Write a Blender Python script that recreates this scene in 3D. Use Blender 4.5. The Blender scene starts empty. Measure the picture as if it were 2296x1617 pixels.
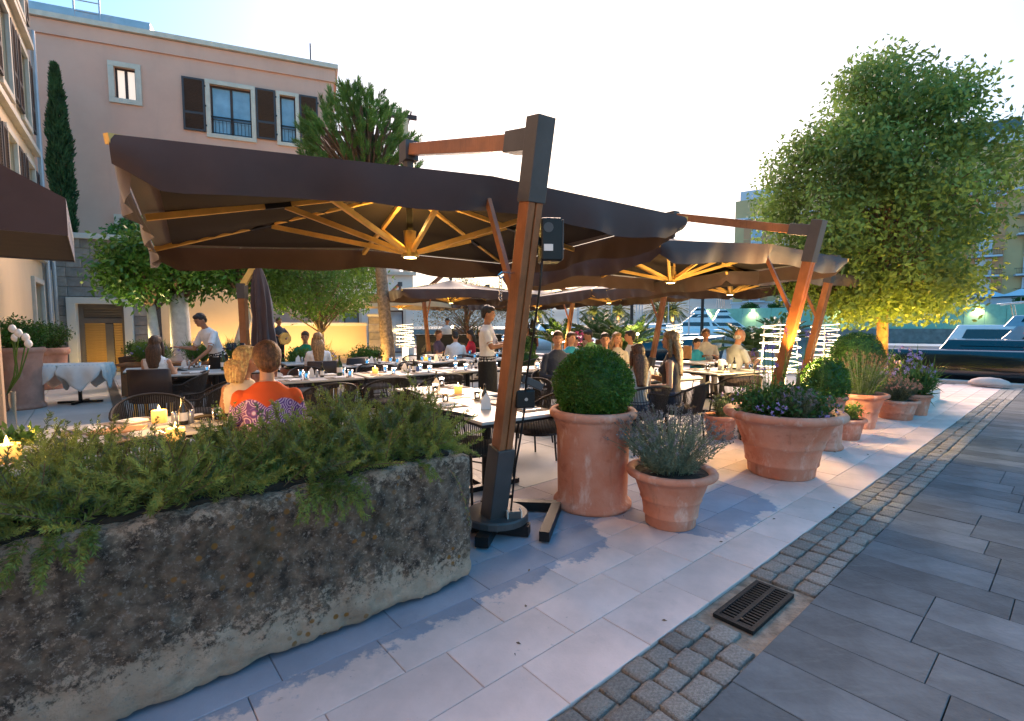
import bpy, math, random
import numpy as np
from mathutils import Vector, Matrix, Quaternion
R = math.radians
random.seed(7)
rng = np.random.default_rng(11)
scene = bpy.context.scene
col = scene.collection

# ------------------------------------------------------------ camera
FPX, CXP, CYP, CAMH = 1100.0, 1148.0, 808.5, 1.46
PITCH = math.atan(78.5 / 1100.0)
cam_d = bpy.data.cameras.new('camera')
cam = bpy.data.objects.new('camera', cam_d)
col.objects.link(cam)
cam.location = (0, 0, CAMH)
cam.rotation_euler = (math.pi / 2 - PITCH, 0, 0)
cam_d.sensor_width = 36.0
cam_d.lens = 36.0 * FPX / 2296.0
cam_d.clip_start = 0.05
cam_d.clip_end = 6000
scene.camera = cam

# ------------------------------------------------------------ dusk sky, weak soft sun
SUN_EL, SUN_AZ = R(24.0), R(8.0)          # azimuth clockwise from +Y
SKY_GAMMA, SKY_SAT, SKY_TINT, SKY_STR = 0.24, 4.0, (1.12, 0.99, 0.93, 1), 0.15
w = bpy.data.worlds.new('World'); scene.world = w; w.use_nodes = True
nt = w.node_tree; nt.nodes.clear()
sky = nt.nodes.new('ShaderNodeTexSky'); sky.sky_type = 'NISHITA'
sky.sun_disc = False; sky.sun_elevation = SUN_EL; sky.sun_rotation = SUN_AZ
sky.altitude = 0; sky.air_density = 1.0; sky.dust_density = 1.4; sky.ozone_density = 2.5
gm = nt.nodes.new('ShaderNodeGamma'); gm.inputs[1].default_value = SKY_GAMMA      # thin high veil: evens the sky out
hs = nt.nodes.new('ShaderNodeHueSaturation'); hs.inputs['Saturation'].default_value = SKY_SAT
tint = nt.nodes.new('ShaderNodeMix'); tint.data_type = 'RGBA'; tint.blend_type = 'MULTIPLY'
tint.inputs[0].default_value = 1.0; tint.inputs[7].default_value = SKY_TINT
bg = nt.nodes.new('ShaderNodeBackground'); bg.inputs[1].default_value = SKY_STR
wo = nt.nodes.new('ShaderNodeOutputWorld')
nt.links.new(sky.outputs[0], gm.inputs[0]); nt.links.new(gm.outputs[0], hs.inputs['Color']); nt.links.new(hs.outputs[0], tint.inputs[6])
nt.links.new(tint.outputs[2], bg.inputs[0]); nt.links.new(bg.outputs[0], wo.inputs[0])
sd = bpy.data.lights.new('sun', 'SUN'); sd.energy = 1.35; sd.angle = R(40); sd.color = (1.0, 0.70, 0.52)
sun = bpy.data.objects.new('sun', sd); col.objects.link(sun)
sdir = Vector((math.sin(SUN_AZ) * math.cos(SUN_EL), math.cos(SUN_AZ) * math.cos(SUN_EL), math.sin(SUN_EL)))
sun.rotation_euler = (-sdir).to_track_quat('-Z', 'Y').to_euler()
vs = scene.view_settings
vs.view_transform = 'Standard'; vs.look = 'None'; vs.gamma = 1.0; vs.use_curve_mapping = False
vs.exposure = 2.95
try:
    scene.cycles.use_denoising = True
    scene.cycles.max_bounces = 8; scene.cycles.transparent_max_bounces = 8
    scene.cycles.sample_clamp_indirect = 4.0
    scene.cycles.caustics_reflective = False; scene.cycles.caustics_refractive = False
except Exception: pass

# ------------------------------------------------------------ helpers
def G(px, py, z=0.0):
    """photo point -> place on the horizontal plane at height z (used once, to survey positions)"""
    x = (px - CXP) / FPX; y = (CYP - py) / FPX
    d = (x, math.cos(PITCH) + y * math.sin(PITCH), -math.sin(PITCH) + y * math.cos(PITCH))
    k = (z - CAMH) / d[2]
    return Vector((k * d[0], k * d[1], z))
def at(px, py, Y):
    x = (px - CXP) / FPX; y = (CYP - py) / FPX
    d = (x, math.cos(PITCH) + y * math.sin(PITCH), -math.sin(PITCH) + y * math.cos(PITCH))
    k = Y / d[1]
    return Vector((k * d[0], Y, CAMH + k * d[2]))
AZ = R(49.5)
UX, UY, VX, VY = math.sin(AZ), math.cos(AZ), -math.cos(AZ), math.sin(AZ)
def uv(u, v, z=0.0): return Vector((u * UX + v * VX, u * UY + v * VY, z))
RZ_T = math.pi / 2 - AZ            # object rotation whose local +x is the terrace u direction

class MB:
    def __init__(s): s.v = []; s.f = []; s.m = []; s.mi = 0
    def add(s, vs, fs):
        o = len(s.v); s.v.extend([tuple(p) for p in vs]); s.f.extend([tuple(i + o for i in f) for f in fs]); s.m.extend([s.mi] * len(fs)); return s
    def box(s, c, d, rz=0.0, taper=1.0, rot=None):
        hx, hy, hz = d[0] / 2, d[1] / 2, d[2] / 2
        pts = []
        for z in (-hz, hz):
            k = taper if z > 0 else 1.0
            for x, y in ((-hx, -hy), (hx, -hy), (hx, hy), (-hx, hy)): pts.append(Vector((x * k, y * k, z)))
        M = rot if rot is not None else Matrix.Rotation(rz, 3, 'Z')
        return s.add([M @ p + Vector(c) for p in pts], [(3, 2, 1, 0), (4, 5, 6, 7), (0, 1, 5, 4), (1, 2, 6, 5), (2, 3, 7, 6), (3, 0, 4, 7)])
    def beam(s, p0, p1, w, h, up=(0, 0, 1)):
        p0 = Vector(p0); p1 = Vector(p1); d = (p1 - p0)
        L = d.length; d = d / L; up = Vector(up)
        sx = d.cross(up)
        if sx.length < 1e-4: sx = d.cross(Vector((1, 0, 0)))
        sx.normalize(); sz = sx.cross(d).normalized()
        q = []
        for p in (p0, p1):
            for a, b in ((-1, -1), (1, -1), (1, 1), (-1, 1)): q.append(p + sx * (a * w / 2) + sz * (b * h / 2))
        return s.add(q, [(0, 1, 2, 3), (7, 6, 5, 4), (0, 4, 5, 1), (1, 5, 6, 2), (2, 6, 7, 3), (3, 7, 4, 0)])
    def cyl(s, p0, p1, r0, r1=None, n=10, caps=True):
        if r1 is None: r1 = r0
        return s.tube([p0, p1], [r0, r1], n, caps)
    def tube(s, pts, rad, n=8, caps=True, closed=False):
        pts = [Vector(p) for p in pts]; N = len(pts)
        if not hasattr(rad, '__len__'): rad = [rad] * N
        vs = []; prev = None
        for i, p in enumerate(pts):
            if closed: t = pts[(i + 1) % N] - pts[i - 1]
            else: t = pts[min(i + 1, N - 1)] - pts[max(i - 1, 0)]
            if t.length < 1e-9: t = Vector((0, 0, 1))
            t.normalize()
            if prev is None:
                a = Vector((0, 0, 1)) if abs(t.z) < .9 else Vector((1, 0, 0))
                nx = t.cross(a).normalized()
            else:
                nx = prev - t * prev.dot(t)
                if nx.length < 1e-6: nx = t.cross(Vector((1, 0, 0)))
                nx.normalize()
            prev = nx; ny = t.cross(nx)
            for k in range(n):
                a = 2 * math.pi * k / n
                vs.append(p + (nx * math.cos(a) + ny * math.sin(a)) * rad[i])
        fs = []
        for i in range(N if closed else N - 1):
            j = (i + 1) % N
            for k in range(n):
                k2 = (k + 1) % n
                fs.append((i * n + k, i * n + k2, j * n + k2, j * n + k))
        if caps and not closed:
            fs.append(tuple(range(n - 1, -1, -1))); fs.append(tuple((N - 1) * n + k for k in range(n)))
        return s.add(vs, fs)
    def lathe(s, prof, n=24, c=(0, 0, 0), cap_top=False, cap_bot=True, wob=0.0, sx=1.0, sy=1.0):
        vs = []; c = Vector(c); ph = random.random() * 6
        for r, z in prof:
            for k in range(n):
                a = 2 * math.pi * k / n
                q = r * (1 + wob * math.sin(3 * a + ph + z * 2))
                vs.append((c.x + q * math.cos(a) * sx, c.y + q * math.sin(a) * sy, c.z + z))
        fs = []
        for i in range(len(prof) - 1):
            for k in range(n):
                k2 = (k + 1) % n
                fs.append((i * n + k, i * n + k2, (i + 1) * n + k2, (i + 1) * n + k))
        if cap_bot: fs.append(tuple(range(n - 1, -1, -1)))
        if cap_top: fs.append(tuple((len(prof) - 1) * n + k for k in range(n)))
        return s.add(vs, fs)
    def ball(s, c, r, n=12, m=8, sc=(1, 1, 1), rot=None):
        pr = []
        vs = []; c = Vector(c)
        for i in range(m + 1):
            t = math.pi * i / m
            for k in range(n):
                a = 2 * math.pi * k / n
                p = Vector((math.sin(t) * math.cos(a) * r * sc[0], math.sin(t) * math.sin(a) * r * sc[1], -math.cos(t) * r * sc[2]))
                if rot is not None: p = rot @ p
                vs.append(c + p)
        fs = []
        for i in range(m):
            for k in range(n):
                k2 = (k + 1) % n
                fs.append((i * n + k, i * n + k2, (i + 1) * n + k2, (i + 1) * n + k))
        return s.add(vs, fs)
    def prism(s, poly, z0, z1):
        n = len(poly)
        vs = [(x, y, z0) for x, y in poly] + [(x, y, z1) for x, y in poly]
        fs = [tuple(range(n - 1, -1, -1)), tuple(range(n, 2 * n))] + [(i, (i + 1) % n, n + (i + 1) % n, n + i) for i in range(n)]
        return s.add(vs, fs)
    def grid(s, P):
        """P[i][j] points"""
        a, b = len(P), len(P[0])
        vs = [p for row in P for p in row]
        return s.add(vs, [(i * b + j, i * b + j + 1, (i + 1) * b + j + 1, (i + 1) * b + j) for i in range(a - 1) for j in range(b - 1)])
    def mesh(s, name='m'):
        me = bpy.data.meshes.new(name); me.from_pydata(s.v, [], s.f); me.update(); return me
    def build(s, name, mat, parent=None, smooth=False, loc=None, rz=0.0, bevel=0.0, solid=0.0):
        me = s.mesh(name)
        for m in (mat if isinstance(mat, (list, tuple)) else [mat]): me.materials.append(MAT(m))
        if isinstance(mat, (list, tuple)): me.polygons.foreach_set('material_index', s.m)
        if smooth: me.polygons.foreach_set('use_smooth', [True] * len(me.polygons))
        o = bpy.data.objects.new(name, me); col.objects.link(o)
        if parent is not None: o.parent = parent
        if loc is not None: o.location = loc
        if rz: o.rotation_euler = (0, 0, rz)
        if bevel:
            b = o.modifiers.new('bevel', 'BEVEL'); b.width = bevel; b.segments = 2; b.limit_method = 'ANGLE'; b.angle_limit = R(40)
        if solid:
            b = o.modifiers.new('solid', 'SOLIDIFY'); b.thickness = solid; b.offset = 0
        return o

def np_mesh(name, V, Fq, mat, parent=None, smooth=False, loc=None, mi=None):
    """V (n,3) array, Fq (m,3|4) int array -> object"""
    me = bpy.data.meshes.new(name)
    k = Fq.shape[1]
    me.vertices.add(len(V)); me.vertices.foreach_set('co', np.ascontiguousarray(V, dtype=np.float32).ravel())
    me.loops.add(Fq.size); me.loops.foreach_set('vertex_index', np.ascontiguousarray(Fq, dtype=np.int32).ravel())
    me.polygons.add(len(Fq)); me.polygons.foreach_set('loop_start', np.arange(0, Fq.size, k, dtype=np.int32))
    try: me.polygons.foreach_set('loop_total', np.full(len(Fq), k, dtype=np.int32))
    except Exception: pass
    for m in (mat if isinstance(mat, (list, tuple)) else [mat]): me.materials.append(MAT(m))
    if mi is not None: me.polygons.foreach_set('material_index', np.asarray(mi, dtype=np.int32))
    me.update(calc_edges=True); me.validate()
    if smooth: me.polygons.foreach_set('use_smooth', [True] * len(me.polygons))
    o = bpy.data.objects.new(name, me); col.objects.link(o)
    if parent is not None: o.parent = parent
    if loc is not None: o.location = loc
    return o

def tag(o, label=None, cat=None, group=None, kind=None):
    if label: o['label'] = label
    if cat: o['category'] = cat
    if group: o['group'] = group
    if kind: o['kind'] = kind
    return o
def thing(name, label, cat, loc=(0, 0, 0), rz=0.0, group=None):
    o = bpy.data.objects.new(name, None); col.objects.link(o); o.empty_display_size = .1
    o.location = loc; o.rotation_euler = (0, 0, rz)
    return tag(o, label, cat, group, 'thing')
KIDS = {}
def copy_tree(o, parent=None):
    c = o.copy(); col.objects.link(c)
    if parent is not None: c.parent = parent
    for ch in [x for x in o.children]: copy_tree(ch, c)
    return c
def lamp(name, kind, loc, energy, color, parent=None, size=.05, spot=None, aim=None, blend=.5):
    d = bpy.data.lights.new(name, kind); d.energy = energy; d.color = color
    if kind == 'POINT': d.shadow_soft_size = size
    if kind == 'SPOT': d.spot_size = spot; d.spot_blend = blend; d.shadow_soft_size = size
    o = bpy.data.objects.new(name, d); col.objects.link(o); o.location = loc
    if aim is not None: o.rotation_euler = Vector(aim).to_track_quat('-Z', 'Y').to_euler()
    if parent is not None: o.parent = parent
    return o
WARM = (1.0, 0.62, 0.17)

# ------------------------------------------------------------ materials
_M = {}
def MAT(m): return _M[m] if isinstance(m, str) else m
def mat(name, c, rough=.6, var=.15, scale=6.0, bump=0.0, bscale=60.0, metal=0.0, rnd=0.0, c2=None, emit=0.0, ecol=None,
        translucent=0.0, coat=0.0, trans=0.0, ior=1.45, detail=6.0, spec=.5, sheen=0.0, lo=.35, hi=.65, gen=False):
    m = bpy.data.materials.new(name); m.use_nodes = True; n = m.node_tree; L = n.links
    b = n.nodes['Principled BSDF']; out = n.nodes['Material Output']
    tc = n.nodes.new('ShaderNodeTexCoord'); co = tc.outputs['Generated' if gen else 'Object']
    base = None
    if var > 0 or c2:
        nz = n.nodes.new('ShaderNodeTexNoise'); nz.inputs['Scale'].default_value = scale; nz.inputs['Detail'].default_value = detail
        nz.inputs['Roughness'].default_value = .62
        L.new(co, nz.inputs['Vector'])
        cr = n.nodes.new('ShaderNodeValToRGB')
        e = cr.color_ramp.elements; e[0].position = lo; e[1].position = hi
        a = tuple(min(1, x * (1 - var)) for x in c); z = tuple(min(1, x * (1 + var)) for x in c) if not c2 else c2
        if c2: a = c
        e[0].color = (*a, 1); e[1].color = (*z, 1)
        L.new(nz.outputs['Fac'], cr.inputs['Fac']); base = cr.outputs['Color']
    else:
        rgb = n.nodes.new('ShaderNodeRGB'); rgb.outputs[0].default_value = (*c, 1); base = rgb.outputs[0]
    if rnd > 0:
        oi = n.nodes.new('ShaderNodeObjectInfo')
        mr = n.nodes.new('ShaderNodeMapRange'); mr.inputs['To Min'].default_value = 1 - rnd; mr.inputs['To Max'].default_value = 1 + rnd
        L.new(oi.outputs['Random'], mr.inputs['Value'])
        mx = n.nodes.new('ShaderNodeMix'); mx.data_type = 'RGBA'; mx.blend_type = 'MULTIPLY'; mx.inputs[0].default_value = 1
        L.new(base, mx.inputs[6]); L.new(mr.outputs[0], mx.inputs[7]); base = mx.outputs[2]
    L.new(base, b.inputs['Base Color'])
    b.inputs['Roughness'].default_value = rough; b.inputs['Metallic'].default_value = metal
    b.inputs['Specular IOR Level'].default_value = spec
    b.inputs['Coat Weight'].default_value = coat; b.inputs['Coat Roughness'].default_value = .08
    b.inputs['Transmission Weight'].default_value = trans; b.inputs['IOR'].default_value = ior
    b.inputs['Sheen Weight'].default_value = sheen
    if emit > 0:
        b.inputs['Emission Color'].default_value = (*(ecol or c), 1); b.inputs['Emission Strength'].default_value = emit
    if bump > 0:
        nb = n.nodes.new('ShaderNodeTexNoise'); nb.inputs['Scale'].default_value = bscale; nb.inputs['Detail'].default_value = 4
        L.new(co, nb.inputs['Vector'])
        bp = n.nodes.new('ShaderNodeBump'); bp.inputs['Strength'].default_value = bump; bp.inputs['Distance'].default_value = .02
        L.new(nb.outputs['Fac'], bp.inputs['Height']); L.new(bp.outputs[0], b.inputs['Normal'])
    if translucent > 0:
        tr = n.nodes.new('ShaderNodeBsdfTranslucent'); ms = n.nodes.new('ShaderNodeMixShader'); ms.inputs[0].default_value = translucent
        L.new(base, tr.inputs['Color']); L.new(b.outputs[0], ms.inputs[1]); L.new(tr.outputs[0], ms.inputs[2]); L.new(ms.outputs[0], out.inputs['Surface'])
    _M[name] = m
    return m
def nodes_of(name): return _M[name].node_tree

mat('limestone', (.68, .505, .46), .72, .12, 2.2, .10, 90, rnd=.09)
mat('cobble', (.28, .25, .23), .68, .35, 9, .8, 26, rnd=.22)
mat('mortar', (.26, .20, .155), .95, .35, 14, .5, 60)
mat('slate', (.105, .118, .134), .78, .28, 3.0, .22, 40, rnd=.24, spec=.25)
mat('joint_pale', (.36, .30, .27), .9, .2, 10)
mat('joint_dark', (.06, .065, .07), .9, .2, 10)
mat('floor_slab', (.46, .44, .42), .6, .10, 1.2, .06, 60, rnd=.05)
mat('joint', (.16, .145, .13), .9, .2, 10)
mat('iron', (.012, .015, .018), .65, .3, 12, .2, 80, metal=.4)
mat('terracotta', (.54, .185, .105), .78, 0, 2.4, .15, 50, rnd=.08, c2=(.62, .30, .21), lo=.36, hi=.62)
mat('terracotta_pale', (.50, .25, .18), .8, .16, 4, .1, 50, rnd=.08)
mat('soil', (.03, .022, .016), .95, .3, 20, .8, 30)
mat('black_metal', (.012, .012, .013), .42, .1, 5, metal=.3)
mat('grey_metal', (.075, .070, .072), .45, .15, 4, .02, 80, metal=.2)
mat('wood', (.30, .11, .04), .42, .30, 3, .05, 60, coat=.15)
mat('wood_light', (.68, .41, .11), .5, .22, 4, .04, 60)
mat('canopy', (.058, .030, .028), .80, .10, 3, .02, 300, sheen=.35)
mat('canopy_shaded', (.016, .010, .008), .9, .10, 3)  # darker copy of the canopy fabric, underside shade put into its colour
mat('canopy_cream', (.55, .45, .32), .85, .08, 3)
mat('rope', (.030, .024, .021), .7, .25, 30, .2, 200)
mat('chair_metal', (.014, .012, .012), .45, .1, 5, metal=.3)
mat('cushion', (.10, .085, .075), .9, .12, 10, .1, 200)
mat('brown_leather', (.032, .017, .013), .55, .15, 6, .05, 120)
mat('table_white', (.52, .50, .48), .38, .06, 5, rnd=.05)
mat('placemat', (.20, .155, .12), .8, .12, 30, .1, 200)
mat('napkin', (.80, .76, .73), .85, .05, 8)
mat('porcelain', (.80, .76, .70), .18, .03, 5)
mat('board', (.46, .24, .11), .5, .2, 8)
mat('steel', (.55, .55, .56), .22, .05, 5, metal=1.0)
mat('glass', (.92, .95, .95), .03, 0, 1, trans=1.0, ior=1.3)
mat('bottle', (.02, .018, .010), .1, .1, 5, coat=.5)
mat('bottle_green', (.02, .05, .02), .08, .1, 5, coat=.5)
mat('pepper', (.45, .47, .5), .3, .1, 5, metal=.6)
mat('blue_cup', (.06, .12, .28), .3, .1, 5)
mat('wax', (.95, .50, .14), .5, 0, 1, emit=.20, ecol=(1.0, .40, .07))
def wax_glow():
    n = nodes_of('wax'); L = n.links; b = n.nodes['Principled BSDF']; sp = n.nodes.new('ShaderNodeSeparateXYZ'); L.new(n.nodes['Texture Coordinate'].outputs['Object'], sp.inputs[0])
    mr = n.nodes.new('ShaderNodeMapRange'); mr.inputs['From Max'].default_value = .10; mr.inputs['To Min'].default_value = .03; mr.inputs['To Max'].default_value = .36; L.new(sp.outputs['Z'], mr.inputs['Value']); L.new(mr.outputs[0], b.inputs['Emission Strength'])
wax_glow()
mat('flame', (1, .7, .3), .5, 0, 1, emit=4, ecol=(1.0, .55, .14))
mat('lamp_tube', (1, .9, .7), .5, 0, 1, emit=.75, ecol=(1.0, .78, .46))
mat('lamp_core', (1, .85, .6), .5, 0, 1, emit=.6, ecol=(1.0, .74, .36))
mat('bulb', (1, .85, .6), .5, 0, 1, emit=6.0, ecol=(1.0, .78, .42))
mat('clear_panel', (.75, .72, .66), .08, 0, 1, trans=.94, ior=1.05)
mat('bark', (.16, .10, .065), .9, .35, 12, .6, 40)
mat('whitewash', (.70, .68, .66), .8, .14, 7, .35, 30)
mat('palm_bark', (.26, .18, .12), .9, .4, 16, .8, 22)
mat('leaf_tree', (.065, .125, .028), .6, .35, 1.5, translucent=.35, c2=None)
mat('leaf_green', (.10, .19, .03), .55, .35, 2.0, translucent=.35)
mat('leaf_citrus', (.075, .18, .025), .4, .35, 3.0, translucent=.28)
mat('leaf_box', (.060, .150, .016), .5, .4, 14, translucent=.22)
mat('leaf_box_dark', (.042, .11, .018), .55, .4, 14, translucent=.2)
mat('rosemary', (.20, .25, .055), .6, .42, 5, translucent=.32)
mat('rosemary_pale', (.15, .20, .09), .65, .3, 6, translucent=.2)
mat('lavender_leaf', (.185, .225, .15), .75, .25, 8, translucent=.2)
mat('lavender_bloom', (.20, .185, .19), .8, .25, 14)
mat('purple_bloom', (.25, .15, .50), .7, .3, 20)
mat('violet_bloom', (.36, .28, .62), .7, .25, 20)
mat('pink_bloom', (.55, .10, .36), .7, .3, 20)
mat('pine_leaf', (.10, .22, .05), .65, .4, 1.6, translucent=.2)
mat('cypress_leaf', (.034, .085, .026), .75, .45, 3.0, translucent=.1)
mat('cycad_leaf', (.040, .10, .022), .42, .3, 4, translucent=.15)
mat('palm_leaf', (.09, .11, .03), .6, .3, 4, translucent=.25)
mat('olive_leaf', (.11, .13, .075), .65, .35, 3, translucent=.2)
mat('pink_stucco', (.64, .375, .285), .85, .05, .7, .04, 60)
mat('cream_stucco', (.62, .47, .31), .85, .05, .7, .04, 60)
mat('white_stucco', (.66, .64, .60), .85, .05, .7, .04, 60)
mat('stone_trim', (.56, .50, .42), .75, .08, 4, .05, 60)
mat('wall_stone', (.30, .27, .25), .85, .22, 5, .4, 30, rnd=.20)
mat('shutter', (.050, .030, .026), .6, .1, 4)
mat('shutter_frame', (.045, .042, .048), .55, .1, 4)
mat('window_glass', (.20, .29, .38), .06, .25, 1, spec=.9, coat=.6)
mat('window_lit', (.7, .6, .5), .4, 0, 1, emit=.10, ecol=(1.0, .80, .66))
mat('zinc', (.38, .40, .44), .4, .08, 3, metal=.5)
mat('garage_metal', (.13, .115, .105), .5, .1, 3, metal=.1)
mat('slat_lit', (.45, .28, .10), .5, .1, 5, metal=.1)  # warm light on the slats put into their colour
mat('awning_lining', (.085, .060, .036), .9, .08, 4)
mat('tan_metal', (.36, .26, .18), .5, .06, 3)
def add_patches(name, color, scale=(3, 3, 3), lo=.55, hi=.7, fac=.6, detail=6, world=False):
    n = nodes_of(name); L = n.links; b = n.nodes['Principled BSDF']; src = b.inputs['Base Color'].links[0].from_socket
    if world: co = n.nodes.new('ShaderNodeNewGeometry').outputs['Position']
    else: co = n.nodes.new('ShaderNodeTexCoord').outputs['Object']
    mp = n.nodes.new('ShaderNodeMapping'); mp.inputs['Scale'].default_value = scale; mp.inputs['Location'].default_value = (3.1, 1.7, .4); L.new(co, mp.inputs['Vector'])
    z = n.nodes.new('ShaderNodeTexNoise'); z.inputs['Scale'].default_value = 1.0; z.inputs['Detail'].default_value = detail; z.inputs['Roughness'].default_value = .65; L.new(mp.outputs[0], z.inputs['Vector'])
    mr = n.nodes.new('ShaderNodeMapRange'); mr.inputs['From Min'].default_value = lo; mr.inputs['From Max'].default_value = hi; mr.inputs['To Max'].default_value = fac; L.new(z.outputs['Fac'], mr.inputs['Value'])
    x = n.nodes.new('ShaderNodeMix'); x.data_type = 'RGBA'; L.new(mr.outputs[0], x.inputs[0]); L.new(src, x.inputs[6]); x.inputs[7].default_value = (*color, 1); L.new(x.outputs[2], b.inputs['Base Color'])
    for t in [l.to_node for l in src.links if l.to_node.type == 'BSDF_TRANSLUCENT']: L.new(x.outputs[2], t.inputs['Color'])
add_patches('terracotta', (.34, .095, .05), (3.0, 3.0, 4.5), .56, .66, .75)
add_patches('terracotta', (.70, .50, .42), (8, 8, 3), .55, .70, .75)
add_patches('terracotta', (.30, .13, .08), (14, 14, 1.6), .60, .72, .5)
add_patches('terracotta_pale', (.62, .42, .34), (7, 7, 4), .55, .7, .6)
add_patches('slate', (.16, .18, .195), (3.0, 16, 3), .58, .74, .5, world=True)
add_patches('slate', (.055, .06, .066), (1.1, 1.1, 1), .55, .75, .5, world=True)
add_patches('limestone', (.30, .25, .235), (1.6, 1.6, 1), .58, .78, .45, world=True)
add_patches('limestone', (.20, .17, .16), (26, 26, 1), .66, .74, .5, world=True)
add_patches('pink_stucco', (.44, .29, .23), (1.2, 1.2, .12), .52, .75, .45)
add_patches('pink_stucco', (.64, .42, .33), (.5, .5, .5), .5, .7, .4)
add_patches('cream_stucco', (.48, .38, .27), (1.4, 1.4, .15), .55, .75, .4)
add_patches('canopy', (.074, .043, .042), (2.2, 2.2, 2.2), .55, .75, .4)
add_patches('cobble', (.33, .29, .26), (7, 7, 7), .57, .7, .6, world=True)
add_patches('floor_slab', (.34, .32, .30), (.9, .9, 1), .55, .75, .5, world=True)
add_patches('wood', (.16, .055, .02), (60, 60, 2.5), .5, .7, .5)
# ============================================================ GROUND
# cool blue-grey shade tint painted into the limestone colour round the planters, ragged edge
def add_shade_tint():
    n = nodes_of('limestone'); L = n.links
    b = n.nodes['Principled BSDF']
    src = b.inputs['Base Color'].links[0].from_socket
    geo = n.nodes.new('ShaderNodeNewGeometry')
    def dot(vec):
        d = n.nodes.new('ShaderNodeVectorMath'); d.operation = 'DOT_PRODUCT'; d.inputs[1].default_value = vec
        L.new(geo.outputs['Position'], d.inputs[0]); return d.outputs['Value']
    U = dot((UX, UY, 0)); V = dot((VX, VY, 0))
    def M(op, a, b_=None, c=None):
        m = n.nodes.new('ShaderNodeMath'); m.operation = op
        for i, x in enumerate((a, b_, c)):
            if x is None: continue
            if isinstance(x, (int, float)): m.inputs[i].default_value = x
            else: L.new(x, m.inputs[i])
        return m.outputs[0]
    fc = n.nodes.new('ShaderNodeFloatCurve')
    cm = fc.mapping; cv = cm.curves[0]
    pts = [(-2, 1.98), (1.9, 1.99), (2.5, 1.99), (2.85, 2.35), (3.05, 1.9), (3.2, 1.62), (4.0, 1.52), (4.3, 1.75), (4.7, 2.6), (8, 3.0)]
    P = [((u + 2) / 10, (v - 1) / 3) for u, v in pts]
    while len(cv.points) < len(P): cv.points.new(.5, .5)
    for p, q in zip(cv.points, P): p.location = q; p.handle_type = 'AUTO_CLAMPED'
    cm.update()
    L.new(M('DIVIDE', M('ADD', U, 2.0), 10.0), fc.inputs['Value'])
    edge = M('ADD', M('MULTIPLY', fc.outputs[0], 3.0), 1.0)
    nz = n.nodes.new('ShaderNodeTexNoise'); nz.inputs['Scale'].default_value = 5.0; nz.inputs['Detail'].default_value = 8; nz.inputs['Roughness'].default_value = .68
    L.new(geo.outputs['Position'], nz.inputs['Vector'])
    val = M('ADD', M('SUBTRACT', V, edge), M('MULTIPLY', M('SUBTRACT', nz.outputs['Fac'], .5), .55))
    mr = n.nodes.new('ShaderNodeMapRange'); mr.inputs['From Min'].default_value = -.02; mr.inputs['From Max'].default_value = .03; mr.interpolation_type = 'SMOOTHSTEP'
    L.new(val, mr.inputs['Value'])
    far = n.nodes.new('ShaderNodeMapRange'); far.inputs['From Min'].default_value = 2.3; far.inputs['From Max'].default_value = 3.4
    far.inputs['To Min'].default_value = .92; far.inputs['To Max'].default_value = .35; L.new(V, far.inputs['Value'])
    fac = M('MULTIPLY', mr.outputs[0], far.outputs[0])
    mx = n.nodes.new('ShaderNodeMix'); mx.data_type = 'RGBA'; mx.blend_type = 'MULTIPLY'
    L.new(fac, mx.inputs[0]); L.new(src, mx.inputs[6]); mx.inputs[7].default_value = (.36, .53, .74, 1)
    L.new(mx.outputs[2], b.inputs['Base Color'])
add_shade_tint()

QU = 16.85                           # quay edge along u
g = MB()
cs = [uv(-60, -60, -.10), uv(QU - .35, -60, -.10), uv(QU - .35, 90, -.10), uv(-60, 90, -.10)]
g.add(cs, [(0, 1, 2, 3)])
ground = tag(g.build('ground', 'joint'), kind='structure')

def slab_mesh(name, lx, ly, th, mname, bev=.006, jit=0.0, seed=0):
    rr = random.Random(seed)
    hx, hy = lx / 2, ly / 2
    o = []; 
    def corner(sx, sy, k, z): return (sx * (hx - k) + rr.uniform(-jit, jit), sy * (hy - k) + rr.uniform(-jit, jit), z)
    S = ((-1, -1), (1, -1), (1, 1), (-1, 1))
    m = MB()
    vs = [corner(a, b, 0, -th) for a, b in S] + [corner(a, b, 0, -bev) for a, b in S] + [corner(a, b, bev, 0) for a, b in S]
    fs = [(8, 9, 10, 11)]
    for i in range(4):
        j = (i + 1) % 4
        fs += [(i, j, 4 + j, 4 + i), (4 + i, 4 + j, 8 + j, 8 + i)]
    m.add(vs, fs)
    me = m.mesh(name); me.materials.append(MAT(mname)); return me
def place(me, name, parent, loc, rz, label=None):
    o = bpy.data.objects.new(name, me); col.objects.link(o); o.parent = parent; o.location = loc; o.rotation_euler = (0, 0, rz); return o

# limestone walkway
pav = tag(MB().add([uv(-4, 1.215, -.030), uv(QU - .36, 1.215, -.030), uv(QU - .36, 3.22, -.030), uv(-4, 3.22, -.030)], [(0, 1, 2, 3)]).build('terrace_paving', 'joint_pale'), kind='structure')
rw, rl = .2846, .54
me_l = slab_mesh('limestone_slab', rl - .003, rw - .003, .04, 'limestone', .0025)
for r in range(7):
    v = 1.222 + rw * (r + .5)
    off = (r % 2) * rl * .5 + (r % 3) * .07
    k = 0
    u = -1.9 + off
    while u < QU - .75:
        if not (u < -.6 and v > 2.3):
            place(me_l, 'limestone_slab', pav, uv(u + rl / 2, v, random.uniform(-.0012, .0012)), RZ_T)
        u += rl
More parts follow.
